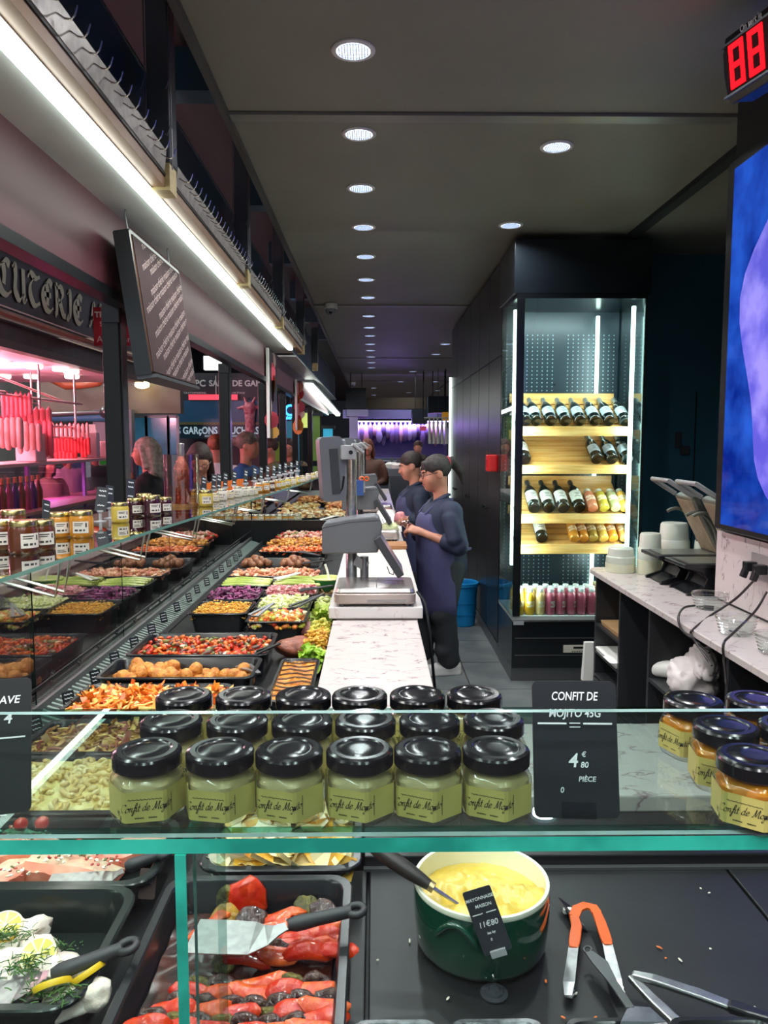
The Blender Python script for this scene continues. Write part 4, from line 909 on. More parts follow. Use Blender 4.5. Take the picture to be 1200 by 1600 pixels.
stuff('salmon_garnish', m, [mat('seed_pale', '#d9c9a8', rough=.6), mat('seed_red', '#b5443a', rough=.4), mat('caper', '#5f6a3a', rough=.5), mat('seed_white', '#ece6d8', rough=.6)], 'seeds, capers and diced tomato sprinkled on the salmon', 'garnish')
sc_ = tag(obj('price_card', card_mb(.03, .045), mat('brown_card', '#4b3f3b', rough=.4), None, atz(228, 1405, .87), (R(-30), R(25), R(40))), 'brown tinted price card leaning between the fish tray and the pepper tray', 'price card')
text('3\u20ac15', .008, CHALK, sc_, FACE @ Matrix.Translation((0, .025, 0)), shear=.15, ext=.0001)
# ------------------------------------------------------------------ main display case along the left
main = thing('display_case', 'long refrigerated food case running away from the camera on the left', 'display case', (-.93, 1.3, 0))
def subm(o): o.parent = main; o.location = (.93, -1.3, 0); return o
m = MB(); m.box(-.95, -.17, 1.30, 5.75, .1, .79); subm(obj('base', m, BLKM))
for i in range(6):
    y0 = 1.31 + i * .74
    m = MB(); m.box(-.84, -.172, y0, y0 + .735, .80, .818); subm(obj('deck_board', m, DECK, bevel=.002))
m = MB(); m.box(-.93, -.172, 5.75, 5.80, .1, 1.0); subm(obj('partition', m, BLK))
# vent grille sloping between glass and trays
m = MB(); n = 150
for i in range(n):
    y0 = 1.32 + i * 4.4 / n; m.cbox(TRS((-.885, y0, .842), (0, R(18), 0)), .075, .012, .006)
subm(obj('vent_slats', m, mat('vent_grey', '#8e9a96', rough=.35, metal=.3), kind='stuff'))
m = MB(); m.box(-.926, -.845, 1.3, 5.75, .815, .82); subm(obj('vent_channel', m, BLKM))
m = MB(); m.box(-.848, -.842, 1.3, 5.75, .82, .845); m.box(-.93, -.92, 1.3, 5.75, .84, .875); subm(obj('vent_rails', m, STEELD, kind='stuff'))
# outer glass in panels, with a bottom rail and a lower light strip of glass
ys = [.48, 1.36, 2.06, 2.80, 3.46, 4.2, 5.0, 5.75]
for a, b in zip(ys[:-1], ys[1:]):
    subm(pane('side_pane', -.936, -.928, a + .004, b - .004, .925, 1.33, None, 'x', glass('side_glass', '#dfe8e5', 2.6), mat('pane_edge_dark', '#14201e', rough=.2)))
    subm(pane('lower_pane', -.936, -.928, a + .004, b - .004, .845, .918, None, 'x', glass('side_glass', '#dfe8e5', 2.6), mat('pane_edge_dark', '#14201e', rough=.2)))
m = MB(); m.box(-.940, -.925, .48, 5.75, .917, .925); subm(obj('glass_rail', m, BLK))
# glass shelf on top with angled brackets and LED
ie = [atz(-60, 925, SH), atz(0, 904, SH), atz(160, 853, SH), atz(277, 813, SH), atz(343, 797, SH), atz(440, 765, SH), atz(500, 747, SH), atz(520, 735, SH)]
def inner(y):
    for a, b in zip(ie[:-1], ie[1:]):
        if y <= b.y: return a.x + (b.x - a.x) * (y - a.y) / (b.y - a.y)
    return ie[-1].x
cuts = [.73, 1.35, 1.95, 2.62, 3.4, 4.4, 5.6, 7.4]
for a, b in zip(cuts[:-1], cuts[1:]):
    a += .002; b -= .002; w_ = .37
    p = [(inner(a) - w_, a), (inner(a), a), (inner(b), b), (inner(b) - w_, b)]
    m = MB(); m.prism(p, SH - .008, SH); m.m = [1 if abs(len(f) - 4) < 1 and i < 4 else 0 for i, f in enumerate(m.f)]
    subm(obj('glass_shelf', m, [glass('shelf_glass', '#e6f1ed', 2.0), mat('shelf_edge', '#5f8f82', rough=.15)]))
for yv in (1.22, 1.62, 2.12, 2.55, 3.0, 3.5, 4.1, 4.8):
    x = inner(yv); m = MB()
    for dy in (0, .05): m.tube([(x - .015, yv + dy, SH - .01), (x - .03, yv + dy + .0, SH - .085), (-.925 + .0, yv + dy, SH - .015)], .0035, 6)
    subm(obj('shelf_bracket', m, mat('bracket_grey', '#7d8582', rough=.3, metal=.6), smooth=60, kind='stuff'))
L0, L1 = aty(0, 912, 1.36), aty(148, 868, 1.8)
led = thing('case_led_light', 'thin LED strip glowing under the left glass shelf', 'light', (-.70, 1.0, SH - .03))
m = MB()
for a, b in zip(cuts[:3], cuts[1:4]): m.cbox(Matrix.Translation((inner((a + b) / 2) - .10 + .70, (a + b) / 2 - 1.0, 0)) @ Matrix.Rotation(-math.atan2(inner(b) - inner(a), b - a), 4, 'Z'), .012, b - a - .03, .008)
obj('tubes', m, emis('case_led', '#fff6e6', 1.6), led, kind='stuff')
area_light('case_led_glow', (-.64, 3.2, SH - .04), (0, R(12), R(-4)), .03, 4.2, 6, (1, .97, .9), 150)
# second section of the case further back
far = thing('display_case', 'farther food case section raised behind the black partition', 'display case', (-.93, 5.82, 0))
m = MB(); m.box(0, .75, 0, 4.2, .1, .93); obj('base', m, BLKM, far)
m = MB(); m.box(.02, .74, 0, 4.2, .93, .95); obj('deck_board', m, DECK, far)
pane('side_pane', -.01, 0, 0, 4.2, .95, 1.33, far, 'x', glass('side_glass', '#dfe8e5', 2.6), mat('pane_edge_dark', '#14201e'))
# ------------------------------------------------------------------ trays and food in the main case
TZ, TR = .819, .872
CRE = mat('cream_sauce', '#e3cf8c', '#d6be74', scale=30, rough=.3, coat=.2)
def food(name, x0, x1, y0, y1, z, bulge, n, pieces, mats, label, cat, weights=(5, 3, 2, 1, 1, 1), lay=.014, edge=.12):
    global HW
    HW = list(weights); m = heap(x0, x1, y0, y1, z, bulge, n, pieces, len(mats), edge, lay); return stuff(name, m, mats, label, cat, 70)
def tr(x0, x1, y0, y1, label, dz=0, h=0): return tray(x0, x1, y0, y1, TZ + dz, TR + .03 + dz + h, label, r=.025, rim=.01)
# pasta
tray(-.80, -.36, 1.385, 1.655, TZ, .905, 'large black tray of pale creamy macaroni')
m = field(-.785, -.375, 1.40, 1.64, lambda x, y: .897 + .004 * nz(x, y, 40), 40, 30); stuff('cream_sauce', m, CRE, 'smooth beige cream sauce around the macaroni', 'sauce', 60)
HW = [5, 3, 1, 1, 1, 1]
m = MB()
for i in range(330):
    x, y = random.uniform(-.78, -.38), random.uniform(1.405, 1.635); m.mi = random.choice((0, 0, 1)); P_cres(.0105, .0048)(m, Vector((x, y, .8985)))
stuff('macaroni', m, [mat('pasta', '#d9bd76', '#c8a65c', scale=60, rough=.3), mat('pasta_pale', '#e6d093', rough=.3)], 'curled macaroni lying in the cream sauce', 'pasta', 60)
# onion and bacon tart
tray(-.82, -.49, 1.68, 1.90, TZ, .897, 'shallow black tray with onion and bacon tart')
food('onion_tart', -.805, -.505, 1.69, 1.885, .885, .010, 420, [P_flake(.014, .4), P_stick(.03, .003, 5)], [mat('onion', '#d8b46a', '#b9863f', scale=50, rough=.4), mat('bacon', '#a05a4c', '#8a4639', scale=40, rough=.4), mat('onion_dark', '#8f5a2a', rough=.4), mat('onion_pale', '#e9d7a6', rough=.4)], 'onion and bacon tart with purple browned strips', 'tart')
# orange grated gratin
tray(-.83, -.405, 1.93, 2.185, TZ, .897, 'black tray heaped with orange shredded cheese bake')
food('cheese_bake', -.815, -.42, 1.945, 2.17, .885, .018, 620, [P_flake(.02, .3), P_stick(.036, .0035, 5)], [mat('bake_orange', '#e38a2e', '#cf6d1e', scale=50, rough=.4), mat('bake_gold', '#eeb058', rough=.4), mat('bake_red', '#c9591c', rough=.4), mat('bake_pale', '#f1cf86', rough=.4)], 'crisp orange shredded cheese bake', 'bake')
m = MB(); m.ico(TRS((-.40 + .0, 2.09, .9), (0, 0, .4), (.05, .05, .006)), 2, .05)
# fried balls, each one a thing
tr(-.83, -.36, 2.215, 2.44, 'black tray of golden fried balls')
FRY = mat('fried_crust', '#cf8a38', '#a8601f', scale=60, rough=.55, bump=.6, bscale=140)
bx = []
for j in range(4):
    for i in range(14):
        x = -.795 + i * .0305 + (.015 if j % 2 else 0); y = 2.25 + j * .048
        if -.52 < x < -.44 and j < 3 and i % 3: continue
        if x > -.385: continue
        bx.append((x + random.uniform(-.006, .006), y + random.uniform(-.008, .008), .852 + random.uniform(0, .006)))
nb_ = len(bx)
for i in range(24):
    bx.append((random.uniform(-.77, -.55), random.uniform(2.26, 2.40), .885 + random.uniform(-.004, .008)))
bx += [(-.43, 2.3, .885), (-.41, 2.36, .885), (-.405, 2.28, .88)]
TENS = ['', '', 'twenty', 'thirty', 'forty', 'fifty', 'sixty']
def ballname(i): return RN[i] if i < 30 else TENS[(i + 1) // 10] + ('th' if False else '-' + ORD[(i + 1) % 10 - 1] if (i + 1) % 10 else 'th').replace('ty-th', 'tieth')
toprank = {i: r_ for r_, i in enumerate(sorted(range(nb_, len(bx)), key=lambda q_: bx[q_][0]))}
for i, p in enumerate(bx):
    s = i % 3; piece('fried_ball', lambda: blob(s * 5.3, .0235, .022, .021, .10), FRY, ('golden fried ball in the bottom layer of the tray, %s from the front left' % ballname(i) if i < nb_ else 'golden fried ball on top of the heap, %s from the left' % ballname(toprank[i])), 'fried ball', 'fried balls in the tray', p, (random.random() * 3, random.random() * 3, random.random() * 6), ('ball', s), 70)
# ratatouille
tr(-.82, -.35, 2.46, 2.76, 'black tray of chunky ratatouille')
RAT = [mat('rat_red', '#c23a1e', '#a52a18', scale=50, rough=.25), mat('rat_orange', '#d06a2c', rough=.3), mat('rat_aubergine', '#5a4138', rough=.35), mat('rat_green', '#6d7038', rough=.35), mat('rat_white', '#e6d8bf', rough=.4)]
food('ratatouille', -.80, -.37, 2.475, 2.745, .880, .020, 480, [P_chunk(.012), P_chunk(.015, (1, .5, .4))], RAT, 'chunky red ratatouille with peppers and aubergine', 'ratatouille', (5, 4, 3, 2, 1))
# rice and cabbage
tr(-.76, -.515, 3.06, 3.32, 'black tray of yellow rice')
food('yellow_rice', -.748, -.527, 3.075, 3.31, .885, .025, 900, [P_stick(.009, .0024, 4)], [mat('rice_yellow', '#dba233', '#c78a24', scale=80, rough=.5), mat('rice_gold', '#e8bf58', rough=.5), mat('rice_dark', '#a56a1c', rough=.5)], 'mound of yellow spiced rice', 'rice')
tr(-.76, -.515, 3.34, 3.60, 'black tray of purple cabbage salad')
food('red_cabbage', -.748, -.527, 3.35, 3.59, .890, .03, 420, [P_stick(.03, .0035, 4), P_flake(.012, .4)], [mat('cabbage_purple', '#7d2a5c', '#5d1c46', scale=40, rough=.4), mat('cabbage_pink', '#a8588a', rough=.4), mat('cabbage_dark', '#3e1433', rough=.4)], 'shredded purple cabbage salad', 'cabbage')
tr(-.505, -.265, 2.92, 3.14, 'black tray of mixed diced vegetables with red pepper')
food('vegetable_salad', -.493, -.277, 2.93, 3.13, .885, .022, 260, [P_chunk(.013), P_chunk(.016, (1, .8, .7))], [mat('veg_orange', '#d98038', rough=.3), mat('veg_green', '#a4ab3c', rough=.35), mat('veg_red', '#c6402a', rough=.3), mat('veg_cream', '#e9dbae', rough=.4), mat('veg_yellow', '#e0b43c', rough=.35)], 'mixed diced vegetable salad with red pepper', 'salad', (4, 4, 2, 3, 3))
tr(-.51, -.27, 3.16, 3.42, 'black tray of pale green diced salad')
food('diced_salad', -.498, -.282, 3.17, 3.41, .890, .03, 520, [P_chunk(.009), P_stick(.02, .003)], [mat('dice_pale', '#dfe0a6', rough=.4), mat('dice_green', '#c2cc78', rough=.4), mat('dice_white', '#ecebd2', rough=.4)], 'pale green diced celery salad', 'salad')
tr(-.51, -.26, 3.44, 3.62, 'black tray of pink beet salad behind the pale one')
food('pink_salad', -.498, -.272, 3.45, 3.61, .895, .03, 300, [P_chunk(.011), P_stick(.025, .003)], [mat('pink_a', '#d08a90', rough=.4), mat('pink_b', '#e5b7ae', rough=.4), mat('pink_c', '#b9615f', rough=.4)], 'pink diced salad', 'salad')
# leeks: each stalk a thing
tr(-.76, -.28, 3.66, 3.86, 'black tray of braised leeks')
LEEK = mat('leek', '#b9c06a', '#8f9f3c', scale=12, rough=.3)
for i in range(14):
    xs = -.74 if i < 7 else -.49; y = 3.685 + (i % 7) * .026; ln = .225
    piece('leek', lambda: (lambda q: q.tube([(0, 0, 0), (ln * .35, .004, .006), (ln * .7, -.004, .003), (ln, 0, 0)], [.012, .013, .012, .009], 8))(MB()), LEEK, 'braised pale green leek, %s from the front in the %s half of the tray' % (ORD[i % 7], 'left' if i < 7 else 'right'), 'leek', 'braised leeks', (xs, y, .893 + .008 * (i % 2)), (random.uniform(-.2, .2), 0, random.uniform(-.06, .06)), ('leek', 0))
# farther trays
tr(-.76, -.28, 3.92, 4.16, 'black tray of pink ham and shellfish salad')
food('shellfish', -.748, -.292, 3.93, 4.15, .893, .02, 260, [P_chunk(.016, (1, .7, .6))], [mat('shell_pink', '#d9977c', '#c77a5e', scale=40, rough=.35), mat('shell_tan', '#c08a5c', rough=.4), mat('shell_pale', '#e6c3a4', rough=.4)], 'pinkish shellfish pieces in a shallow tray', 'shellfish')
tr(-.78, -.3, 4.22, 4.62, 'black tray with two heaps of brown meatballs', 0, -.01)
MEAT = mat('meatball', '#8f5a38', '#6f3f24', scale=50, rough=.5, bump=.4, bscale=120)
for h_, (cx, n_) in enumerate(((-.68, 16), (-.46, 16))):
    for i in range(n_):
        a = i * 2.4; rr = .016 * math.sqrt(i) * 1.25; s = i % 3
        piece('meatball', lambda: blob(s * 2.7 + 1, .026, .023, .022, .12), MEAT, 'brown meatball heaped on the %s side of the tray' % ('left' if h_ == 0 else 'right'), 'meatball', 'brown meatballs, %s heap' % ('left' if h_ == 0 else 'right'), (cx + rr * math.cos(a), 4.38 + rr * math.sin(a) * .9, .893 + .03 * math.exp(-i * .18)), (a, a * 2, a), ('mball', s), 70)
tr(-.74, -.3, 4.80, 5.02, 'black tray of sliced carrots')
food('carrots', -.73, -.31, 4.81, 5.01, .893, .02, 260, [P_chunk(.014, (1, .8, .6))], [mat('carrot', '#d4662a', '#bf531c', scale=30, rough=.35), mat('carrot_pale', '#e69a66', rough=.4), mat('carrot_dark', '#a8401a', rough=.4)], 'glazed orange carrot pieces', 'carrot')
tr(-.73, -.31, 5.06, 5.32, 'black tray of roasted golden potatoes')
food('roast_potatoes', -.72, -.32, 5.07, 5.31, .895, .035, 240, [P_chunk(.018, (1, .8, .7))], [mat('rp_gold', '#c98a3a', '#a8682a', scale=40, rough=.4), mat('rp_orange', '#d8953f', rough=.4), mat('rp_brown', '#8f5526', rough=.4)], 'heap of golden roasted potatoes', 'potato')
tr(-.70, -.32, 5.40, 5.66, 'black tray of red pepper and ham pieces')
food('red_pieces', -.69, -.33, 5.41, 5.65, .90, .035, 160, [P_chunk(.022, (1, .7, .6))], [mat('rd_red', '#bb3a2a', rough=.35), mat('rd_pink', '#cf8f82', rough=.4), mat('rd_pale', '#e0b7a4', rough=.4), mat('rd_green', '#6f7f3c', rough=.4)], 'red pepper and pink ham pieces', 'ham', (2, 4, 3, 1))
for i, (xa, xb, ya, yb, c1, c2, lab, lb2) in enumerate([(-.80, -.40, 6.0, 6.5, '#c89a66', '#e6d3ae', 'farther black tray of pale sliced roast', 'pale sliced roast and bread pieces'), (-.86, -.5, 6.7, 7.2, '#cda25a', '#e4cfa0', 'farther black tray of golden pastries', 'golden pastries in a far tray'), (-.45, -.24, 6.1, 6.6, '#d9c79a', '#b98a52', 'farther narrow black tray of cream coloured slices', 'cream coloured slices in a far tray'), (-.80, -.3, 7.5, 8.2, '#b9783c', '#dca65a', 'farthest black tray of brown baked pieces', 'brown baked pieces in the farthest tray'), (-.45, -.24, 6.85, 7.3, '#c1743c', '#d69f62', 'farther narrow black tray of orange slices', 'orange brown slices in a far tray')]):
    tray(xa, xb, ya, yb, .951, .995, lab, r=.02, rim=.01)
    food('baked_pieces' if i % 2 else 'sliced_roast', xa + .012, xb - .012, ya + .012, yb - .012, .992, .03, 110, [P_chunk(.026, (1, .7, .45))], [mat('far_food_%s_dark' % ORD[i], c1, rough=.4), mat('far_food_%s_pale' % ORD[i], c2, rough=.4), mat('far_food_brown', '#7d4f2c', rough=.4)], lb2, 'food', (4, 4, 1))
# second column of trays beside the counter
tray(-.30, -.175, 2.02, 2.43, TZ, .90, 'narrow black tray of golden gratin with dark stripes beside the marble counter', r=.02, rim=.008)
m = field(-.287, -.188, 2.035, 2.415, lambda x, y: .894 + .006 * nz(x, y, 40) + .004 * nz(x, y, 110, 3), 30, 70)
stuff('striped_gratin', m, mat('gratin_gold', '#e0962a', '#c06f1a', scale=28, rough=.35, bump=.3, bscale=60), 'golden gratin topped with dark sauce lines', 'gratin', 60)
m = MB()
for i in range(9):
    y0 = 2.06 + i * .04; m.tube([(-.285 + .0245 * k, y0 + .012 * math.sin(k * 1.7 + i), .900) for k in range(5)], .0028, 5)
stuff('sauce_stripes', m, mat('dark_sauce', '#4a2a14', rough=.3), 'dark brown sauce stripes over the golden gratin', 'sauce', 60)
ROA = mat('roast_meat', '#7d4434', '#a8634a', scale=22, rough=.4, bump=.5, bscale=60)
for i, (px, py, sx, sy, sz, rz, lab, c) in enumerate([(462, 1012, .075, .055, .035, .4, 'brown glazed roast joint nearest the gratin', 0), (478, 985, .07, .045, .03, -.5, 'dark smoked ham joint behind the glazed roast', 1), (466, 972, .05, .04, .04, .9, 'cut roast with a pink face at the back of the joints', 2)]):
    p = atz(px, py, .85)
    tag(obj('roast_joint', blob(i * 4.1 + .5, sx, sy, sz, .22, n=3), [ROA, mat('smoked_ham', '#6d3f3c', '#8a5650', scale=25, rough=.4, bump=.3, bscale=50), mat('cut_roast', '#a5584c', '#8a4438', scale=50, rough=.4)][c], None, (min(p.x, -.25), p.y, .855), (0, 0, rz), smooth=70), lab, 'roast', 'roast joints beside the counter')
HW = [4, 3, 2, 1, 1, 1]
for i, (xa, xb, ya, yb, c, lab, cat) in enumerate([(-.245, -.178, 2.50, 2.64, ('#8fb52e', '#a9cc4a', '#6f9a22'), 'crinkled bright green lettuce beside the roast', 'lettuce'), (-.255, -.178, 2.66, 2.88, ('#cf9a2c', '#e0b64e', '#a8741c'), 'heap of golden curled potato pieces by the counter edge', 'potato'), (-.25, -.178, 2.88, 3.02, ('#bcae3a', '#d3c65a', '#93962c'), 'yellow green pickled vegetables by the counter edge', 'pickle'), (-.255, -.18, 3.08, 3.3, ('#a9bf4a', '#c7d478', '#8aa836'), 'light green leaf salad by the slab edge', 'salad'), (-.26, -.18, 3.36, 3.52, ('#b9c27a', '#d5d6a0', '#98a35a'), 'pale green tray salad behind the leaf salad', 'salad'), (-.27, -.185, 3.72, 3.86, ('#c8a26a', '#dcc08f', '#a87d48'), 'beige crumbled topping tray beside the scale', 'topping')]):
    food('leafy_food' if i in (0, 3) else 'heaped_food', xa, xb, ya, yb, .845, .05, 170, [P_flake(.018, .6), P_chunk(.011)] if i in (0, 3) else [P_cres(.012, .005), P_chunk(.012)], [mat('heap_%s_%d' % (cat, i * 3 + k), c[k], rough=.4) for k in range(3)], lab, cat, (4, 3, 2))
# small green pot with white spoon
t = thing('small_pot', 'small green pot with pale rim and a white spoon behind the scale', 'pot', (-.235, 3.78, .86))
m = MB(); m.lathe([(.06, 0), (.072, .02), (.075, .055)], 32, cap1=False); obj('body', m, mat('leaf_green_glaze', '#2c6a35', rough=.1, coat=.6), t, smooth=50)
m = MB(); m.lathe([(.075, .055), (.0765, .06), (.0735, .062), (.071, .058), (.069, .045), (0, .045)], 32, cap0=False, cap1=False); obj('rim_and_filling', m, mat('pale_green_cream', '#c9d08c', rough=.3), t, smooth=50)
m = MB(); m.tube([(.01, .0, .047), (.0, .01, .09), (-.012, .015, .125)], .006, 8); obj('spoon', m, WHITE, t, smooth=60)
# tongs and spoons lying between trays
def simple_tongs(a, b, label, m_, w=.02):
    a, b = Vector(a), Vector(b); t = thing('serving_tongs', label, 'tongs', a, group='tongs resting between the trays'); d = b - a; s = d.cross(Vector((0, 0, 1))).normalized()
    for k in (-1, 1):
        m = MB(); strip(m, [Vector((0, 0, 0)), d * .5 + s * k * w * .5, d + s * k * w], [.012, .013, .016], .006); obj('arm', m, m_, t, bevel=.001)
    m = MB(); m.tube([d + s * w, d * 1.04, d - s * w], .004, 6); obj('tip', m, STEELD, t, smooth=60)
GRH = mat('grey_handle', '#74777a', rough=.4)
for i, (pa, pb, z0, z1, lab, m_) in enumerate([((428, 942), (395, 962), .95, .92, 'grey handled tongs standing over the rice tray', GRH), ((505, 928), (458, 948), .93, .91, 'black tongs with long arms beside the pale salad', GREYD), ((520, 915), (470, 922), .94, .92, 'black tongs pointing to the leeks', GREYD), ((455, 1040), (425, 1085), .88, .87, 'dark tongs lying between ball tray and gratin', BLK), ((438, 1005), (400, 1020), .93, .90, 'black handled spoon over the ratatouille', BLK), ((470, 895), (430, 905), .94, .92, 'white handled spoon over the shellfish tray', WHITE), ((520, 875), (475, 880), .95, .93, 'black tongs before the carrots tray', BLK), ((405, 1052), (380, 1040), .90, .89, 'steel tongs in the fried ball tray', STEEL), ((500, 868), (470, 862), .95, .93, 'grey tongs by the roasted potatoes', GREYD), ((530, 805), (500, 812), 1.06, 1.03, 'white handled server on the far trays', WHITE)]):
    simple_tongs(atz(*pa, z0), atz(*pb, z1), lab, m_)
# price cards along the grille and in the tray gaps
for i in range(16):
    yv = 1.92 + i * .2; 
    o = tag(obj('price_card', card_mb(.036, .042, r=.003), SLATE, None, (-.865 + .004 * (i % 3), yv, .853), (R(-15), 0, R(58 + random.uniform(-8, 8)))), 'small black price card on the grille, %s from the front' % ORD[i], 'price card', 'price cards along the grille')
    m = MB()
    for k in range(3): nib(m, [(-.012 + .024 * u / 8, .033 - k * .011 + .0015 * math.sin(u * 2.1 + k)) for u in range(9)], FACE, .0010, .0010, 40, 1)
    if i == 0: CARDTXT = obj('lettering', m, CHALK, o, kind='stuff').data
    else:
        q_ = bpy.data.objects.new('lettering', CARDTXT); q_['kind'] = 'stuff'; COL.objects.link(q_); q_.parent = o
# ------------------------------------------------------------------ jars and bottles on the left glass shelf
JAM = {'brown': mat('chestnut_jam', '#5f2f16', '#4a2310', scale=20, rough=.2, coat=.5), 'orange': mat('apricot_jam', '#c98a2c', '#b5741c', scale=20, rough=.2, coat=.5), 'yellow': mat('mustard', '#c9b34e', '#b89e3a', scale=20, rough=.3), 'red': mat('cherry_jam', '#3d1420', '#2c0d16', scale=20, rough=.15, coat=.6), 'pale': mat('pale_paste', '#cdbf9a', rough=.4), 'white': mat('white_paste', '#d8d4c6', rough=.4)}
jp = {}
def jam(kind, px, py, wpx, label, lid=GOLD):
    p = atz(px, py, SH + .0002); zc = (p - _o).dot(_f); r = wpx * zc / F / 2; key = (kind, lid.name)
    if key not in jp:
        t = thing('jam_jar', label, 'jar', group='preserve jars on the left glass shelf')
        m = MB(); m.lathe([(.028, 0), (.031, .003), (.032, .01), (.032, .052), (.030, .058), (.0285, .062)], 24); obj('filled_body', m, JAM[kind], t, smooth=40)
        m = MB(); m.lathe([(.029, .060), (.0305, .0615), (.0305, .071), (.0285, .074), (.024, .0735), (0, .0735)], 24, cap1=False); obj('lid', m, lid, t, smooth=40)
        m = MB(); n = 10; A = [-R(90) + R(-38) + R(76) * i / n for i in range(n + 1)]
        m.add([(.0325 * math.cos(a), .0325 * math.sin(a), z) for z in (.014, .046) for a in A], [(i, i + 1, n + 2 + i, n + 1 + i) for i in range(n)]); lb = obj('label', m, mat('jar_paper', '#ded7cb', rough=.6), t)
        m = MB()
        for z, a0, a1, hh in ((.040, -30, 12, .0025), (.035, -30, 5, .002), (.022, -28, -12, .005), (.022, -6, 6, .005), (.022, 12, 20, .005), (.036, 22, 30, .012)):
            A = [R(-90 + a0 + (a1 - a0) * i / 4) for i in range(5)]; m.add([(.0328 * math.cos(a), .0328 * math.sin(a), zz) for zz in (z - hh / 2, z + hh / 2) for a in A], [(i, i + 1, 6 + i, 5 + i) for i in range(4)])
        obj('print', m, mat('label_print', '#3a3836', rough=.7), lb, kind='stuff'); jp[key] = t
    else: t = dup(jp[key])
    t.location = p; t.scale = (r / .032,) * 3; t['label'] = label; t.rotation_euler = (0, 0, random.uniform(-.1, .5) + math.atan2(p.x, p.y) * -1)
    return t
PALEL = mat('pale_gold_lid', '#d9d2b8', rough=.25, metal=.8)
for a in [('brown', 3, 858, 40, 'chestnut brown jar cut by the left edge'), ('brown', 22, 840, 38, 'chestnut brown jar at the back of its group'), ('brown', 38, 864, 45, 'chestnut brown jar with white label, front of its group'), ('brown', 66, 858, 40, 'chestnut brown jar at the right of its group'),
          ('orange', 93, 839, 34, 'orange jam jar with gold lid, left of a pair'), ('orange', 128, 839, 36, 'amber yellow jam jar with gold lid, right of a pair'), ('yellow', 188, 816, 27, 'yellow mustard jar standing alone'),
          ('red', 212, 806, 24, 'dark red jam jar, left of three'), ('red', 238, 806, 28, 'dark red jam jar, middle of three'), ('red', 258, 802, 22, 'dark red jam jar, right of three'), ('red', 226, 799, 24, 'dark red jam jar at the back of its group'),
          ('yellow', 322, 791, 22, 'yellow jar right of the glass cylinder')]: jam(*a)
xs = [(300, 785, 'yellow', 18), (337, 784, 'pale', 12), (347, 782, 'white', 16), (360, 779, 'pale', 11), (371, 777, 'white', 15), (382, 775, 'white', 12), (391, 774, 'white', 12), (398, 773, 'pale', 11), (405, 769, 'orange', 13), (415, 768, 'orange', 14), (424, 765, 'brown', 12), (433, 763, 'orange', 12), (441, 761, 'yellow', 11), (450, 759, 'yellow', 11), (458, 757, 'pale', 10), (466, 755, 'yellow', 10), (474, 753, 'pale', 9), (482, 750, 'white', 9), (489, 748, 'yellow', 8), (495, 746, 'pale', 8)]
for i, (px, py, k, w_) in enumerate(xs): jam(k, px, py, w_, 'small preserve jar receding along the left shelf, %s after the yellow one' % (ORD[i] if i < 18 else ['nineteenth', 'twentieth'][i - 18]), PALEL)
# orange pots seen through the shelf glass on the far case edge
for i in range(9):
    t = jam('orange' if i % 3 else 'pale', 455 - i * 7, 786 - i * .6, 11, 'orange jar seen through the glass behind the far trays, %s from the right' % ORD[i], PALEL)
    p = aty(470 - i * 9, 782, 6.2 - .0 * i); t.location = (p.x - .0, 5.9, .952); t.scale = (1.1,) * 3
# bottle inside a glass cylinder
p = atz(285, 790, SH + .0003)
t = thing('gift_bottle', 'rose gold bottle with silver neck standing inside a clear cylinder', 'bottle', (p.x, p.y, p.z)); s = (p - _o).dot(_f) / F
PINK = mat('rose_gold', '#d98f78', '#b9603f', scale=60, rough=.2, metal=.7, bump=.5, bscale=90)
r = 13 * s; hgt = 96 * s
m = MB(); m.lathe([(r * .9, .01), (r, .014), (r, hgt * .45), (r * .9, hgt * .62), (r * .45, hgt * .76), (r * .36, hgt * .8)], 24); obj('body', m, PINK, t, smooth=50)
m = MB(); m.lathe([(r * .36, hgt * .79), (r * .38, hgt * .83), (r * .38, hgt), (r * .3, hgt * 1.01)], 20); obj('neck_foil', m, mat('silver_foil', '#bfb9b2', rough=.3, metal=.9), t, smooth=40)
m = MB(); R_ = 27 * s; m.lathe([(R_, .01), (R_, hgt * .83), (R_ - .003, hgt * .83), (R_ - .003, .01)], 32, cap0=False, cap1=False); obj('clear_cylinder', m, glass('cylinder_glass', '#f3e2dc', 4.5), t, smooth=40)
m = MB(); m.lathe([(R_ * 1.05, 0), (R_ * 1.05, .01), (0, .01)], 32, cap1=False); obj('base', m, mat('brass_base', '#b98a5a', rough=.3, metal=.8), t, smooth=40)
p = aty(523, 735, 6.2); tag(dup(t, (p.x - .05, 6.0, SH), None, 'far rose bottle in a clear cylinder near the grey scale', None, .8), 'far rose bottle in a clear cylinder near the grey scale', 'bottle')
# slate cards on stands along the left shelf
def shelf_card(px, py, w, h, rz, lean, label):
    p = atz(px, py, SH + .0002); s = (p - _o).dot(_f) / F
    t = thing('price_card', label, 'price card', p, group='slate cards standing on the left shelf'); b = 6 * s
    m = MB(); m.lathe([(b * 1.6, 0), (b * 1.6, .002), (b * .4, .004), (b * .4, 14 * s), (b * .8, 15 * s), (b * .8, 18 * s)], 14); obj('stand', m, mat('stand_clear', '#b9bfc2', rough=.2, metal=.3), t, smooth=40)
    cd = obj('card', card_mb(w * s, h * s, r=.003), mat('slate_grey', '#2a2e34', rough=.45), t, (0, 0, 16 * s), (R(-8), R(lean), R(rz)))
    m = MB()
    for k in range(4):
        if k == 2: continue
        nib(m, [((-.3 + .6 * u / 8) * w * s, (h * .85 - k * h * .2 + .8 * math.sin(u * 2.1 + k)) * s) for u in range(9)], FACE, .9 * s, .9 * s, 40, 1)
    obj('lettering', m, CHALK, cd, kind='stuff')
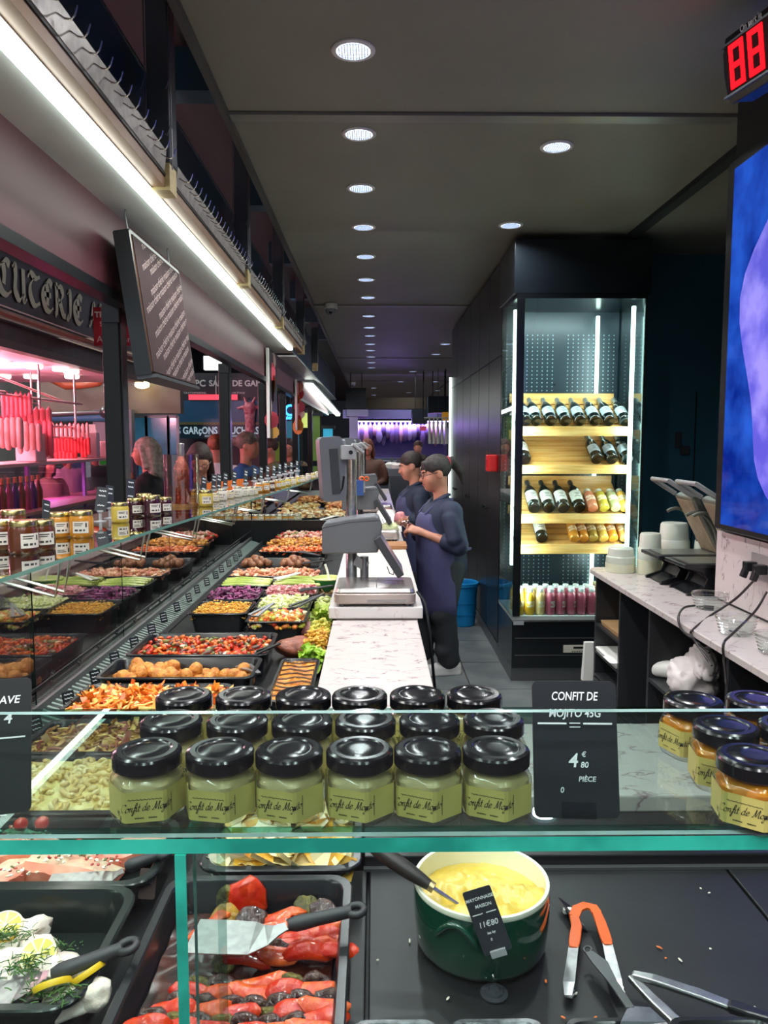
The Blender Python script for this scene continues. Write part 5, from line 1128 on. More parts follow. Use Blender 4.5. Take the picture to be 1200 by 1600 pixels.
shelf_card(157, 815, 17, 38, 14, 8, 'upright slate card on a clear stand between amber and mustard jars')
shelf_card(172, 810, 16, 36, 62, 10, 'slate card turned sideways beside the mustard jar')
shelf_card(72, 846, 18, 50, 75, 16, 'slate card seen nearly edge-on behind the orange jars')
shelf_card(204, 800, 16, 36, 55, 10, 'slate card turned away behind the dark red jars')
for i, (px, py) in enumerate([(318, 786), (334, 782), (342, 781), (352, 778), (366, 775), (384, 772), (398, 768), (408, 766), (418, 764), (428, 762), (437, 759), (446, 757), (455, 755), (464, 752)]):
    shelf_card(px, py, 11 - i * .3, 26 - i * .7, 60, 14, 'small slanted slate card in the receding row, %s from the front' % ORD[i])
# ------------------------------------------------------------------ weighing scales
def scale(loc, label, s=1.0):
    t = thing('weighing_scale', label, 'scale', loc); t.scale = (s,) * 3
    m = MB(); m.loft([rrect(-.155, .155, -.13, .13, .02, .012), rrect(-.16, .16, -.135, .135, .022, .018), rrect(-.16, .16, -.135, .135, .022, .05), rrect(-.15, .15, -.125, .125, .02, .058)]); obj('base', m, mat('scale_body', '#b9aca6', rough=.35, metal=.5), t, smooth=35)
    m = MB(); m.loft([rrect(-.157, .157, -.132, .132, .02, .058), rrect(-.152, .152, -.127, .127, .02, .072), rrect(-.14, .14, -.115, .115, .015, .074)]); pl = obj('weighing_plate', m, mat('plate_steel', '#c9c2bd', rough=.25, metal=.8), t, smooth=35)
    m = MB(); m.box(.005, .0065, -.11, .11, .074, .0748); m.box(-.06, .13, .04, .0415, .074, .0748); obj('grooves', m, GREYP, pl, kind='stuff')
    for x in (-.13, .13):
        for y in (-.11, .11):
            m = MB(); m.lathe([(.012, 0), (.014, .012)], 12, (x, y, 0)); obj('foot', m, GREYD, t, smooth=40)
    m = MB(); m.box(-.03, .12, -.1365, -.134, .02, .03); obj('rating_plate', m, mat('rating_plate', '#8f8a87', rough=.5), t)
    m = MB(); m.lathe([(.024, .01), (.024, .17), (.0225, .172), (.0225, .56), (.024, .562), (.024, .605)], 24, (-.10, .16, 0)); obj('pole', m, STEEL, t, smooth=40)
    m = MB(); m.lathe([(.018, .06), (.018, .16)], 16, (-.045, .14, 0)); m.cbox(TRS((-.06, .14, .13), (0, R(30), 0)), .06, .03, .04); obj('arm_joint', m, mat('joint_steel', '#9a9c9e', rough=.3, metal=.7), t, smooth=40, kind='stuff')
    # operator display housing across, with arched top
    m = MB(); pr = [(-.215, .19), (-.215, .30), (-.20, .318), (-.10, .336), (0.0, .345), (.015, .34), (.03, .30), (.012, .195)]
    m.prism(pr, -.16, -.02, Matrix(((1, 0, 0, 0), (0, 0, 1, .16), (0, 1, 0, 0), (0, 0, 0, 1)))); hs = obj('display_housing', m, GREYP, t, bevel=.006)
    m = MB(); m.prism([(-.216, .294), (-.1, .318), (.02, .326), (.02, .329), (-.1, .321), (-.216, .297)], -.1605, -.159, Matrix(((1, 0, 0, 0), (0, 0, 1, .16), (0, 1, 0, 0), (0, 0, 0, 1)))); obj('seam', m, GREYD, hs)
    sc = thing('x', '', '')
    bpy.data.objects.remove(sc)
    Ms = TRS((.055, .05, .185), (0, R(58), 0)); m = MB(); m.cbox(Ms, .185, .22, .03); sp = obj('operator_screen', m, GREYD, t, bevel=.004)
    m = MB(); m.cbox(Ms @ Matrix.Translation((0, 0, .0157)), .165, .2, .001); obj('screen_glass', m, mat('lit_screen', '#4a5a72', '#8a6f68', scale=8, rough=.1, emit=.35), sp)
    # customer display on top
    Mc = TRS((-.185, .15, .53), (R(0), R(-4), R(20))); m = MB(); m.loft([[Mc @ Vector((p.x, d, p.y)) for p in rrect(-.05, .05, -.135, .135, .018, 0)] for d in (-.028, .028)]); cd = obj('customer_display', m, GREYP, t, smooth=30)
    m = MB(); m.cbox(Mc @ Matrix.Translation((.008, -.0285, -.01)), .038, .003, .19); obj('display_recess', m, GREYD, cd)
    m = MB(); m.cbox(Mc @ Matrix.Translation((.058, .0, .0)), .018, .05, .24); obj('side_shell', m, mat('shell_grey', '#7d8084', rough=.4), cd, bevel=.006)
    m = MB(); m.cbox(TRS((-.115, .15, .60), (0, 0, R(15))), .065, .05, .06); m.cbox(TRS((-.072, .15, .616), (0, R(38), R(10))), .06, .05, .012); hb = obj('hinge_bracket', m, mat('hinge_grey', '#a3a4a5', rough=.35), t, bevel=.003, kind='stuff')
    m = MB(); m.lathe([(.009, 0), (.009, .006)], 12, M=TRS((-.10, .118, .60), (R(90), 0, 0))); obj('knob', m, BLK, hb)
    m = MB(); m.tube([(-.13, .15, .56), (-.135, .145, .50), (-.15, .14, .45), (-.165, .14, .435), (-.15, .138, .425), (-.138, .14, .45), (-.13, .14, .50)], .005, 6); obj('display_cable', m, BLK, t, smooth=60)
    m = MB(); m.tube([(.05, .05, .13), (.06, .03, .105), (.075, .03, .10), (.08, .05, .12)], .002, 5); obj('screen_cable', m, BLK, t, smooth=60)
    return t
p1 = atz(595, 950, .951)
s1 = scale((.002, 3.09, .950), 'grey shop scale with tall steel pole nearest the camera')
s2 = scale((.0, 5.05, .950), 'second grey shop scale farther along the counter')
s3 = scale((.0, 7.0, .950), 'third grey shop scale far along the counter')
# items around the second scale
p = atz(601, 824, 1.03); t = thing('cheese_bag', 'clear bag of pale shredded cheese lying on the second scale', 'bag', (.09, 5.05, 1.025))
t2 = obj('heap', blob(3, .075, .06, .035, .3, n=3), mat('shredded_cheese', '#dfe0b0', '#c8cf94', scale=60, rough=.5, bump=.5, bscale=90), t, smooth=70)
m = MB(); m.tube([(.05, 0, .02), (.09, .01, .03), (.13, 0, .02)], [.02, .012, .03], 8); obj('bag_neck', m, glass('bag_film', '#f0f2ee', 2.0), t, smooth=60)
for i, (px, py, w_) in enumerate([(606, 800, .10), (612, 785, .09), (616, 770, .09), (608, 758, .08)]):
    p = aty(px, py, 5.7 + .4 * i); m = MB(); m.loft([rrect(-w_, w_, -.12, .12, .02, 0), rrect(-w_ * .96, w_ * .96, -.11, .11, .03, .035), rrect(-w_ * .6, w_ * .6, -.08, .08, .03, .05)])
    tag(obj('folded_paper', m, PAPER, None, (.10, 5.55 + .35 * i, .951 + 0), (0, 0, random.uniform(-.1, .1)), smooth=60), 'white folded wrapping paper on the counter, %s beyond the second scale' % ORD[i], 'paper', 'wrapping paper piles along the counter')
t = thing('scissors', 'orange handled scissors standing behind the first scale', 'scissors', aty(569, 748, 5.0))
m = MB()
for k in (-1, 1): m.tube([(k * .016 + .013 * math.cos(a), 0, .013 * math.sin(a)) for a in [2 * math.pi * i / 14 for i in range(15)]], .005, 6)
obj('handles', m, ORA, t, smooth=60, kind='stuff')
m = MB(); m.cbox(TRS((0, 0, -.05)), .012, .004, .08); obj('blades', m, STEEL, t)
m = MB(); m.cbox(TRS((-.03, 0.02, -.06)), .05, .05, .1); obj('holder', m, mat('blue_holder', '#2c4d8a', rough=.5), t)
# power lead down the counter side
m = MB(); m.tube([(.17, 3.02, 1.0), (.20, 3.0, .96), (.215, 2.95, .86), (.24, 2.95, .6), (.30, 3.0, .25), (.33, 3.05, .03), (.34, 2.9, .012)], .006, 8); tag(obj('power_lead', m, BLK, smooth=60), 'black power lead hanging from the first scale to the floor', 'cable')

# ------------------------------------------------------------------ people
SKIN = mat('skin', '#c98d74', '#bd7f68', scale=12, rough=.5, sss=.15); SKINR = mat('skin_rosy', '#cf8f7c', rough=.5, sss=.15)
def rotm(pitch, yaw, roll=0):
    from mathutils import Euler
    return np.array(Euler((roll, pitch, yaw)).to_matrix())
def figure(label, loc, face, J, cols, h=.012, hair='short', detail=False, apron=None, glasses=False, legs=True, shoes=None, hood=False, group=None):
    """J: joints in metres, x forward, y left, z up. cols: hair, top, trousers."""
    t = thing('person', label, 'person', loc, (0, 0, face), group)
    hd = np.array(J['head']); Rh = rotm(*J.get('hrot', (.1, 0)))
    g = lambda v: tuple(hd + Rh @ np.array(v))
    pel, che, nk = np.array(J['pelvis']), np.array(J['chest']), np.array(J['neck'])
    P = [('e', g((-.012, 0, .035)), (.092, .074, .088), .02, Rh), ('c', g((.028, 0, -.02)), g((.042, 0, -.075)), .058, .034, .035), ('c', g((.0, .0, -.04)), g((.03, 0, -.06)), .055, .045, .03),
         ('c', g((.084, 0, .005)), g((.104, 0, -.022)), .011, .014, .012), ('c', g((.08, 0, -.05)), g((.083, 0, -.056)), .017, .016, .012), ('c', g((.074, 0, -.082)), g((.07, 0, -.09)), .017, .015, .014),
         ('c', tuple(nk), g((-.025, 0, -.055)), .052, .047, .03), ('c', tuple(pel + [0, 0, .02]), tuple(che - [0, 0, .1]), .12, .115, .06)]
    for k in (-1, 1):
        P += [('e', g((-.012, k * .076, -.005)), (.022, .010, .032), .006, Rh), ('c', g((.05, k * .03, -.03)), g((.055, k * .028, -.03)), .030, .03, .03), ('c', g((.078, k * .018, .028)), g((.07, k * .045, .024)), .010, .008, .012)]
        if detail: P.append(('sub', g((.092, k * .032, .006)), (.014, .016, .009), .010))
    if detail: P.append(('sub', g((.101, 0, -.054)), (.012, .022, .0022), .004))
    hands = MB()
    for sd, k in (('l', 1), ('r', -1)):
        S, E, W, Hn = (np.array(J[sd + q_]) for q_ in ('s', 'e', 'w', 'h'))
        P += [('c', tuple(che), tuple(S), .10, .062, .05), ('c', tuple(S), tuple(E), .047, .038, .02), ('c', tuple(E), tuple(W), .038, .024, .015)]
        d = (Hn - W); L = np.linalg.norm(d); d = d / L; up = np.array(J.get(sd + 'up', (0, 0, 1.0))); s_ = np.cross(d, up); s_ /= np.linalg.norm(s_); n_ = np.cross(s_, d)
        pc = W + d * .05
        P.append(('c', tuple(W), tuple(W + d * .035), .023, .024, .012)); 
        for f in range(4):
            b = W + d * .075 + s_ * (f - 1.5) * .0185; le = (.036, .042, .040, .031)[f]; kn = b + (d * .75 - n_ * .65) * le; ti = kn + (-d * .25 - n_ * .95) * le * .9
            P += [('c', tuple(W + d * .02 + s_ * (f - 1.5) * .012), tuple(b), .0135, .0115, .010), ('c', tuple(b), tuple(kn), .0098, .0088, .003), ('c', tuple(kn), tuple(ti), .0088, .0076, .003)]
        b = W + d * .02 + s_ * k * .022; kn = b + d * .035 + s_ * k * .018 - n_ * .012; ti = kn + d * .030 - n_ * .012 - s_ * k * .008
        P += [('c', tuple(b), tuple(kn), .0135, .0105, .008), ('c', tuple(kn), tuple(ti), .0105, .008, .003)]
        if legs:
            hp = pel + [0, k * .085, -.02]; kn_ = np.array(J.get(sd + 'k', (pel[0] + .03, k * .1, pel[2] * .54))); an = np.array(J.get(sd + 'a', (pel[0], k * .1, .08)))
            P += [('c', tuple(hp), tuple(kn_), .085, .055, .03), ('c', tuple(kn_), tuple(an), .052, .036, .02), ('c', tuple(an), tuple(an + [.12, 0, -.05]), .036, .03, .02)]
    obj('body', sdf_mesh(P, h), SKIN, t, smooth=180)
    # hair
    hc = []
    hc.append(('e', g((-.022, 0, .041)), (.1015, .084, .091), .02, Rh))
    fr = ('sub', g((.105, 0, -.062)), (.085, .10, .10), .012)
    hc.append(fr); hc.append(('sub', g((.02, 0, -.12)), (.10, .12, .085), .02))
    ears = [('sub', g((.01, k * .088, -.005)), (.03, .03, .035), .01) for k in (-1, 1)]
    if hair in ('pony', 'bun'): hc += ears
    if hair == 'pony': hc += [('c', g((-.10, 0, .055)), g((-.135, 0, .055)), .03, .03, .02), ('c', g((-.135, 0, .055)), g((-.175, 0, -.02)), .032, .028, .015), ('c', g((-.175, 0, -.02)), g((-.178, 0, -.11)), .026, .008, .015), ('c', g((.062, .035, .085)), g((.074, .052, .03)), .012, .004, .012), ('c', g((.066, .0, .09)), g((.083, -.030, .035)), .011, .004, .012), ('c', g((.066, .0, .09)), g((.085, .022, .045)), .010, .003, .012)]
    if hair == 'bun': hc += [('c', g((-.115, 0, .03)), g((-.13, 0, .03)), .042, .04, .02)]
    if hair == 'long': hc += [('c', g((-.06, .05, .0)), g((-.06, .065, -.19)), .05, .04, .03), ('c', g((-.06, -.05, .0)), g((-.06, -.065, -.19)), .05, .04, .03), ('c', g((-.085, 0, .0)), g((-.10, 0, -.2)), .06, .05, .03), ('c', g((.01, .075, .03)), g((-.01, .085, -.12)), .022, .03, .02), ('c', g((.01, -.075, .03)), g((-.01, -.085, -.12)), .022, .03, .02)]
    ho = obj('hair', sdf_mesh(hc, h * .8), mat('hair_' + cols[0].lstrip('#'), cols[0], cols[3] if len(cols) > 3 else cols[0], scale=30, rough=.6, bump=.5, bscale=90), t, smooth=180)
    if hair == 'pony':
        m = MB(); m.tube([g((-.112 + .004 * math.cos(a), .036 * math.cos(a), .055 + .036 * math.sin(a))) for a in [2 * math.pi * i / 16 for i in range(17)]], .009, 8); obj('hair_tie', m, mat('hair_tie_red', '#a01f3c', rough=.7), t, smooth=60)
    # clothes
    tp = [('c', tuple(pel + [0, 0, -.06]), tuple(che - [0, 0, .05]), .152, .142, .06), ('c', tuple(che - [0, 0, .02]), tuple(nk - [0.01, 0, .05]), .135, .075, .05)]
    tp += [('c', tuple(pel + [.0, k * .06, -.03]), tuple(che + [0, k * .055, 0]), .115, .112, .06) for k in (-1, 1)]
    for sd in 'lr':
        S, E, W = (np.array(J[sd + q_]) for q_ in ('s', 'e', 'w')); c0 = cols[4] if len(cols) > 4 else 1.0
        tp += [('c', tuple(che + (S - che) * .5), tuple(S), .10, .075, .05), ('c', tuple(S), tuple(E), .070, .060, .02), ('c', tuple(E), tuple(E + (W - E) * c0), .060, .052 if c0 < .9 else .036, .02)]
        for q_ in range(5):
            f = .25 + .15 * q_; c_ = S + (E - S) * f; tp.append(('c', tuple(c_ + [.03, .03, .02]), tuple(c_ + [-.03, -.02, -.03]), .052, .052, .012))
        if c0 < .9: cw = E + (W - E) * c0; tp.append(('c', tuple(cw - (W - E) * .13), tuple(cw), .056, .057, .006))
    tp.append(('sub', tuple(nk + [.05, 0, .035]), (.07, .06, .06), .015))
    so = obj('shirt', sdf_mesh(tp, h), mat('cloth_' + cols[1].lstrip('#'), cols[1], rough=.75, bump=.35, bscale=14), t, smooth=180)
    if detail:
        m = MB()
        for k in (-1, 1): m.tube([tuple(nk + [-.05, k * .03, .03]), tuple(nk + [0, k * .062, .015]), tuple(nk + [.055, k * .05, -.015]), tuple(nk + [.085, k * .02, -.045])], [.012, .017, .016, .008], 8)
        obj('collar', m, mat('cloth_' + cols[1].lstrip('#'), cols[1]), t, smooth=60, kind='stuff')
    if legs:
        tq = [('c', tuple(pel), tuple(pel + [0, 0, -.08]), .145, .145, .05)]
        for sd, k in (('l', 1), ('r', -1)):
            hp = pel + [0, k * .08, -.05]; kn_ = np.array(J.get(sd + 'k', (pel[0] + .03, k * .1, pel[2] * .54))); an = np.array(J.get(sd + 'a', (pel[0], k * .1, .08)))
            tq += [('c', tuple(hp), tuple(kn_), .112, .088, .04), ('c', tuple(kn_), tuple(an + [0, 0, .03]), .088, .074, .02)]
            for q_ in range(3): c_ = kn_ + (an - kn_) * (.15 + .33 * q_); tq.append(('c', tuple(c_ + [.05, .03 * (-1) ** q_, .03]), tuple(c_ + [-.05, -.03, -.05]), .048, .046, .03))
        obj('trousers', sdf_mesh(tq, h), mat('cloth_' + cols[2].lstrip('#'), cols[2], rough=.8, bump=.3, bscale=16), t, smooth=180)
        if shoes:
            for sd, k in (('l', 1), ('r', -1)):
                an = np.array(J.get(sd + 'a', (pel[0], k * .1, .08))); a_ = lambda x, z: (an[0] + x, an[1], z)
                o = obj('shoe', sdf_mesh([('c', a_(-.045, .05), a_(-.02, .06), .045, .05, .03), ('c', a_(0, .05), a_(.14, .036), .046, .036, .03), ('c', a_(-.05, .012), a_(.15, .012), .045, .042, .01), ('sub', a_(.05, -.1), (.4, .3, .1), .003)], .008), mat('shoe_white', '#dcdcd6', rough=.6), t, smooth=180)
    if apron:
        q_ = [('e', tuple((pel + che) / 2 + [.012, 0, -.06]), (.188, .215, .42), .02)] if False else [('c', tuple(pel + [.02, k * .055, -.30]), tuple(che + [.022, k * .05, -.05]), .158 if k == 0 else .142, .142 if k == 0 else .128, .06) for k in (-1, 0, 1)]
        q_ += [('sub', tuple(pel + [-.47, 0, .1]), (.46, 1.2, 2.0), .01), ('sub', (pel[0], 0, pel[2] - .64), (.9, .9, .26), .005)]
        q_ += [('sub', tuple(che + [.0, k * .215, .09]), (.3, .10, .22), .01) for k in (-1, 1)] + [('sub', tuple(che + [.1, 0, .23]), (.3, .4, .19), .01)]
        am = mat('apron_' + apron.lstrip('#'), apron, rough=.75, bump=.4, bscale=11)
        ao = obj('apron', sdf_mesh(q_, h), am, t, smooth=180)
        m = MB()
        for k in (-1, 1): m.tube([tuple(che + [.135, k * .07, .035]), tuple(che + [.09, k * .085, .085]), tuple(nk + [.01, k * .075, -.005]), tuple(nk + [-.07, k * .04, -.0])], .009, 6)
        m.tube([tuple(pel + [.0 + .175 * math.cos(a), .185 * math.sin(a), .07]) for a in [R(-150) + R(300) * i / 20 for i in range(21)]], .010, 6)
        obj('apron_straps', m, am, t, smooth=60, kind='stuff')
    if detail:
        for k in (-1, 1):
            m = MB(); m.ico(TRS(g((.0715, k * .031, .006)), (0, 0, 0), .0105), 2); e_ = obj('eye', m, mat('eye_white', '#e6e0da', rough=.2), t, smooth=180)
            m = MB(); m.ico(TRS(g((.0785, k * .031, .005)), (0, 0, 0), .005), 2); obj('iris', m, mat('iris', '#2c1c14', rough=.2), e_, smooth=180)
            m = MB(); m.tube([g((.09, k * .014, .027)), g((.086, k * .034, .033)), g((.07, k * .052, .026))], [.004, .0045, .002], 6); obj('eyebrow', m, mat('brow', '#2a1c18', rough=.7), t, smooth=60)
        m = MB(); m.tube([g((.084, -.022, -.054)), g((.096, -.008, -.052)), g((.098, 0, -.053)), g((.096, .008, -.052)), g((.084, .022, -.054))], [.002, .005, .005, .005, .002], 6); obj('lips', m, mat('lips', '#a8574f', rough=.45), t, smooth=60)
    if glasses:
        m = MB()
        for k in (-1, 1):
            m.tube([g((.098, k * .031 + .021 * math.cos(a), .004 + .016 * math.sin(a))) for a in [2 * math.pi * i / 14 for i in range(15)]], .0022, 5)
            m.tube([g((.096, k * .052, .008)), g((.05, k * .077, .012)), g((-.01, k * .08, .012))], .0022, 5)
        m.tube([g((.1, -.01, .006)), g((.1, .01, .006))], .002, 5); obj('glasses', m, mat('spectacle_frame', '#3a2226', rough=.3), t, smooth=60, kind='stuff')
    return t
FL = math.pi  # facing -x
JW = dict(pelvis=(-.03, 0, .79), chest=(.0, 0, 1.06), neck=(.0, 0, 1.195), head=(.045, 0, 1.365), hrot=(.22, .0), ls=(-.02, .165, 1.115), le=(-.05, .235, .895), lw=(.175, .10, .985), lh=(.23, .06, 1.0), rs=(-.01, -.165, 1.115), re=(.06, -.22, .90), rw=(.23, -.06, 1.02), rh=(.27, -.03, 1.055), lup=(-.3, .7, .6), rup=(-.4, -.7, .5), la=(-.03, .10, .07), ra=(.10, -.11, .07), lk=(.01, .10, .43), rk=(.08, -.1, .43))
pw = figure('woman in dark blue shirt and violet-blue apron working with her hands at the counter', (.455, 5.22, .009), FL + R(12), JW, ('#1c1715', '#242c44', '#2d3034', '#342b28', .28), .0065, 'pony', True, '#45436a', True, True, True)
m = MB(); 
tag(obj('pink_cloth', blob(2.2, .042, .036, .05, .25, n=3), mat('rosy_pink', '#c9777c', '#d98f8c', scale=40, rough=.6), None, Vector((.455, 5.22, 0)) + Matrix.Rotation(FL + R(12), 4, 'Z') @ Vector((.285, -.01, 1.075)), (0, 0, .5), smooth=180), 'crumpled rosy pink cloth held in the hands of the aproned woman', 'cloth')
J2 = dict(JW); J2.update(hrot=(.28, 0), lw=(.20, .08, .93), lh=(.25, .04, .94), rw=(.22, -.05, .96), rh=(.27, -.02, .97))
figure('second woman in dark shirt behind the first, head bent over the counter', (.36, 6.75, .009), FL + R(6), J2, ('#211a18', '#222a3e', '#2a2c30', '#3a2f2b', .35), .010, 'bun', True, '#3d3f60', False, True, True)
JS = dict(pelvis=(0, 0, .86), chest=(0, 0, 1.18), neck=(.0, 0, 1.34), head=(.03, 0, 1.50), hrot=(.1, 0), ls=(0, .175, 1.25), le=(-.02, .25, 1.0), lw=(.16, .16, .98), lh=(.22, .12, 1.0), rs=(0, -.175, 1.25), re=(-.02, -.25, 1.0), rw=(.16, -.16, .98), rh=(.22, -.12, 1.0))
figure('red-haired woman far down the counter facing the camera', (-.10, 11.3, 0), R(-90), JS, ('#5a2c1c', '#6d4f44', '#2c2c30', '#7a4028'), .016, 'long')
JC = dict(JS); 
cust = [('blond grey haired woman in a black jacket, hands raised to her face', (232, 6.6), R(188), ('#8f7f74', '#1b1b1f', '#24262b', '#b5a79b'), 'long', dict(lh=(.17, .03, 1.32), lw=(.17, .07, 1.24), le=(.04, .22, 1.08), rh=(.17, -.03, 1.32), rw=(.17, -.07, 1.24), re=(.04, -.22, 1.08)), 1.0, .011),
        ('dark haired person with glasses bending behind the glass cylinder', (312, 5.7), R(-75), ('#2a1c18', '#3a2e30', '#26282c', '#3a2a24'), 'long', dict(hrot=(.5, 0)), .97, .012),
        ('person in a white top with auburn hair behind the post', (338, 7.7), R(100), ('#7a4a30', '#d6d4d6', '#3a3d46', '#96603f'), 'bun', {}, 1.02, .013),
        ('grey haired person with a bun in a bright blue jacket', (384, 7.2), R(-8), ('#5f564d', '#27528c', '#2b2d36', '#7d7166'), 'bun', {}, 1.03, .012),
        ('person in olive green standing farther down the aisle', (424, 9.2), R(200), ('#3a2a22', '#5a6138', '#2c2c2e', '#4a372c'), 'short', {}, 1.0, .016),
        ('person with dark hair and glasses far down the aisle', (452, 10.3), R(-100), ('#2b201c', '#6a5538', '#2c2c2e', '#3b2c26'), 'long', {}, 1.0, .016)]
for lab, (x, y), fa, c, hr, up, s, hh in cust:
    J = dict(JS); J.update(up); x = aty(x, 720, y).x; f_ = figure(lab, (x, y, 0), fa, J, c, hh, hr, glasses='glasses' in lab); f_.scale = (s,) * 3
# ------------------------------------------------------------------ wine fridge
fx0, fx1, fy0, fy1 = .905, 1.735, 4.95, 5.505
fr = thing('wine_fridge', 'tall black glass fronted wine fridge with lit wooden shelves', 'fridge', (fx0, fy0, 0)); W_ = fx1 - fx0; D_ = fy1 - fy0
FB = mat('fridge_black', '#101418', rough=.22)
z_ = lambda py, d=4.95: aty(820, py, d).z
zb, zt = z_(963), z_(466)          # glass opening
m = MB(); m.box(0, W_, 0, D_ - .03, .0, .10); obj('plinth', m, STEELD, fr, loc=(0, .02, 0))
m = MB(); m.box(0, W_, .0, D_, .10, zb - .03); bs = obj('lower_panel', m, FB, fr, bevel=.004)
m = MB(); m.box(.02, W_ - .02, -.004, 0, .30, .305); m.box(.02, W_ - .02, -.004, 0, .185, .189); obj('panel_seams', m, STEELD, bs, kind='stuff')
m = MB(); m.box(.0, W_, -.008, .0, zb - .036, zb - .024); obj('bright_strip', m, STEEL, fr)
m = MB(); m.box(.005, .075, -.012, -.008, zb - .055, zb - .03); obj('name_plate', m, mat('silver_plate', '#9fa3a6', rough=.4), fr)
cp = MB(); cp.box(.34, .48, -.006, 0, .205, .255); cp_ = obj('control_panel', cp, mat('control_beige', '#c9c6b6', rough=.5), bs)
m = MB(); m.box(.405, .47, -.008, -.006, .232, .245)
for i in range(5): m.box(.395 + i * .016, .405 + i * .016, -.008, -.006, .21, .216)
obj('display_and_keys', m, BLK, cp_, kind='stuff')
m = MB(); m.box(-.02, W_ + .02, -.0, D_, zt + .03, 2.86); obj('top_fascia', m, mat('fascia_black', '#10161b', '#161d22', scale=2, rough=.25), fr, bevel=.003)
m = MB(); m.box(0, W_, 0, D_, zt, zt + .03); obj('top_rail', m, FB, fr)
m = MB(); m.box(0, W_, 0, D_, zb - .03, zb); obj('cabinet_floor', m, mat('fridge_floor', '#a9b0ae', rough=.4), fr)
# perforated back wall: holes as pale studs, their glint put into the colour
bp = MB(); bp.box(.01, W_ - .01, D_ - .02, D_ - .005, zb, zt); bk = obj('back_wall', bp, mat('fridge_back', '#243039', '#2b3740', scale=3, rough=.3, metal=.2), fr)
m = MB()
for i in range(22):
    for j in range(66):
        if i in (10, 11): continue
        x, zz = .03 + i * .036, zb + .10 + j * .0275; m.box(x - .0035, x + .0035, D_ - .022, D_ - .0195, zz - .004, zz + .004)
obj('perforations', m, mat('hole_glint', '#8fa3ad', rough=.3), bk, kind='stuff')
# uprights and frames
for nm, xa, xb in (('left_frame', 0, .048), ('right_frame', W_ - .018, W_)):
    m = MB(); m.box(xa, xb, -.01, .012, zb, zt); obj(nm, m, mat('frame_steel', '#3c474a', rough=.25, metal=.7) if xa else FB, fr, bevel=.002)
m = MB(); m.box(0, .025, D_ - .03, D_, zb, zt); obj('rear_frame', m, FB, fr)
m = MB(); m.box(.03, W_ - .018, -.006, .0, zb, zt); obj('front_glass', m, glass('fridge_glass', '#e4f0ee', .9), fr)
m = MB(); m.box(-.004, .002, .012, D_ - .03, zb, zt); obj('side_glass', m, glass('fridge_glass', '#e4f0ee', .9), fr)
m = MB(); m.box(W_ - .002, W_ + .004, .012, D_ - .03, zb, zt); obj('side_mirror', m, mat('side_mirror', '#7d8f95', rough=.08, metal=.9), fr)
LEDF = emis('fridge_led', '#e9fff4', 4)
for i, (x, y) in enumerate(((.035, .25), (.66, D_ - .05), (.775, .10))):
    m = MB(); m.box(x - .012, x + .012, y - .012, y + .012, zb + .3 if i == 0 else zb + .03, zt - .03); obj('led_tube', m, LEDF, fr, bevel=.004)
for x, ry in ((.07, R(-90)), (.76, R(90))):
    area_light('fridge_glow', (fx0 + x, fy0 + .02, (zb + zt) / 2), (R(0), ry, R(40) if ry < 0 else R(-40)), zt - zb - .2, .03, 8, (.93, 1, .97))
area_light('fridge_top_glow', (fx0 + .42, fy0 + .03, zt - .02), (R(14), 0, 0), .6, .04, 6, (.93, 1, .97))
PINE = wood('pine_shelf', '#eec27c', '#d59c50', .4, (1, 12, 12))
shelves = []
for k, (pa, pb) in enumerate([(666, 681), (727, 741), (804, 819), (852, 867)]):
    z1, z0 = aty(900, pa, 5.0).z, aty(900, pb, 5.0).z
    lb = obj('wooden_shelf', (lambda q: q.box(.04, W_ - .06, .10, .118, z0, z1))(MB()), PINE, fr, bevel=.002)
    for j in range(7):
        yy = .13 + j * .047; zz = z0 + .025 + j * .034
        q = MB(); q.cbox(TRS((W_ / 2 - .01, yy, zz), (R(32), 0, 0)), W_ - .11, .048, .012); obj('slat', q, PINE, lb)
    q = MB(); q.box(.04, W_ - .06, D_ - .10, D_ - .085, z1 + .17, z1 + .235); obj('back_board', q, PINE, lb)
    for xx in (.045, W_ - .075): q = MB(); q.cbox(TRS((xx, .27, z0 + .11), (R(32), 0, 0)), .014, .38, .02); obj('shelf_bracket', q, STEELD, lb)
    m = MB(); m.lathe([(.008, 0), (.008, .004)], 10, M=TRS((.37, D_ - .022, z1 + .30), (R(90), 0, 0))); obj('fixing_stud', m, CHROME, lb)
    shelves.append((z0, z1))
BOT = mat('dark_bottle', '#0c1210', rough=.08, coat=.8); FOIL = mat('bottle_foil', '#8f9492', rough=.3, metal=.6); BLAB = mat('bottle_label_grey', '#a9b4bd', rough=.5); WLAB = mat('bottle_label_white', '#dcdcd6', rough=.5)
btp = {}
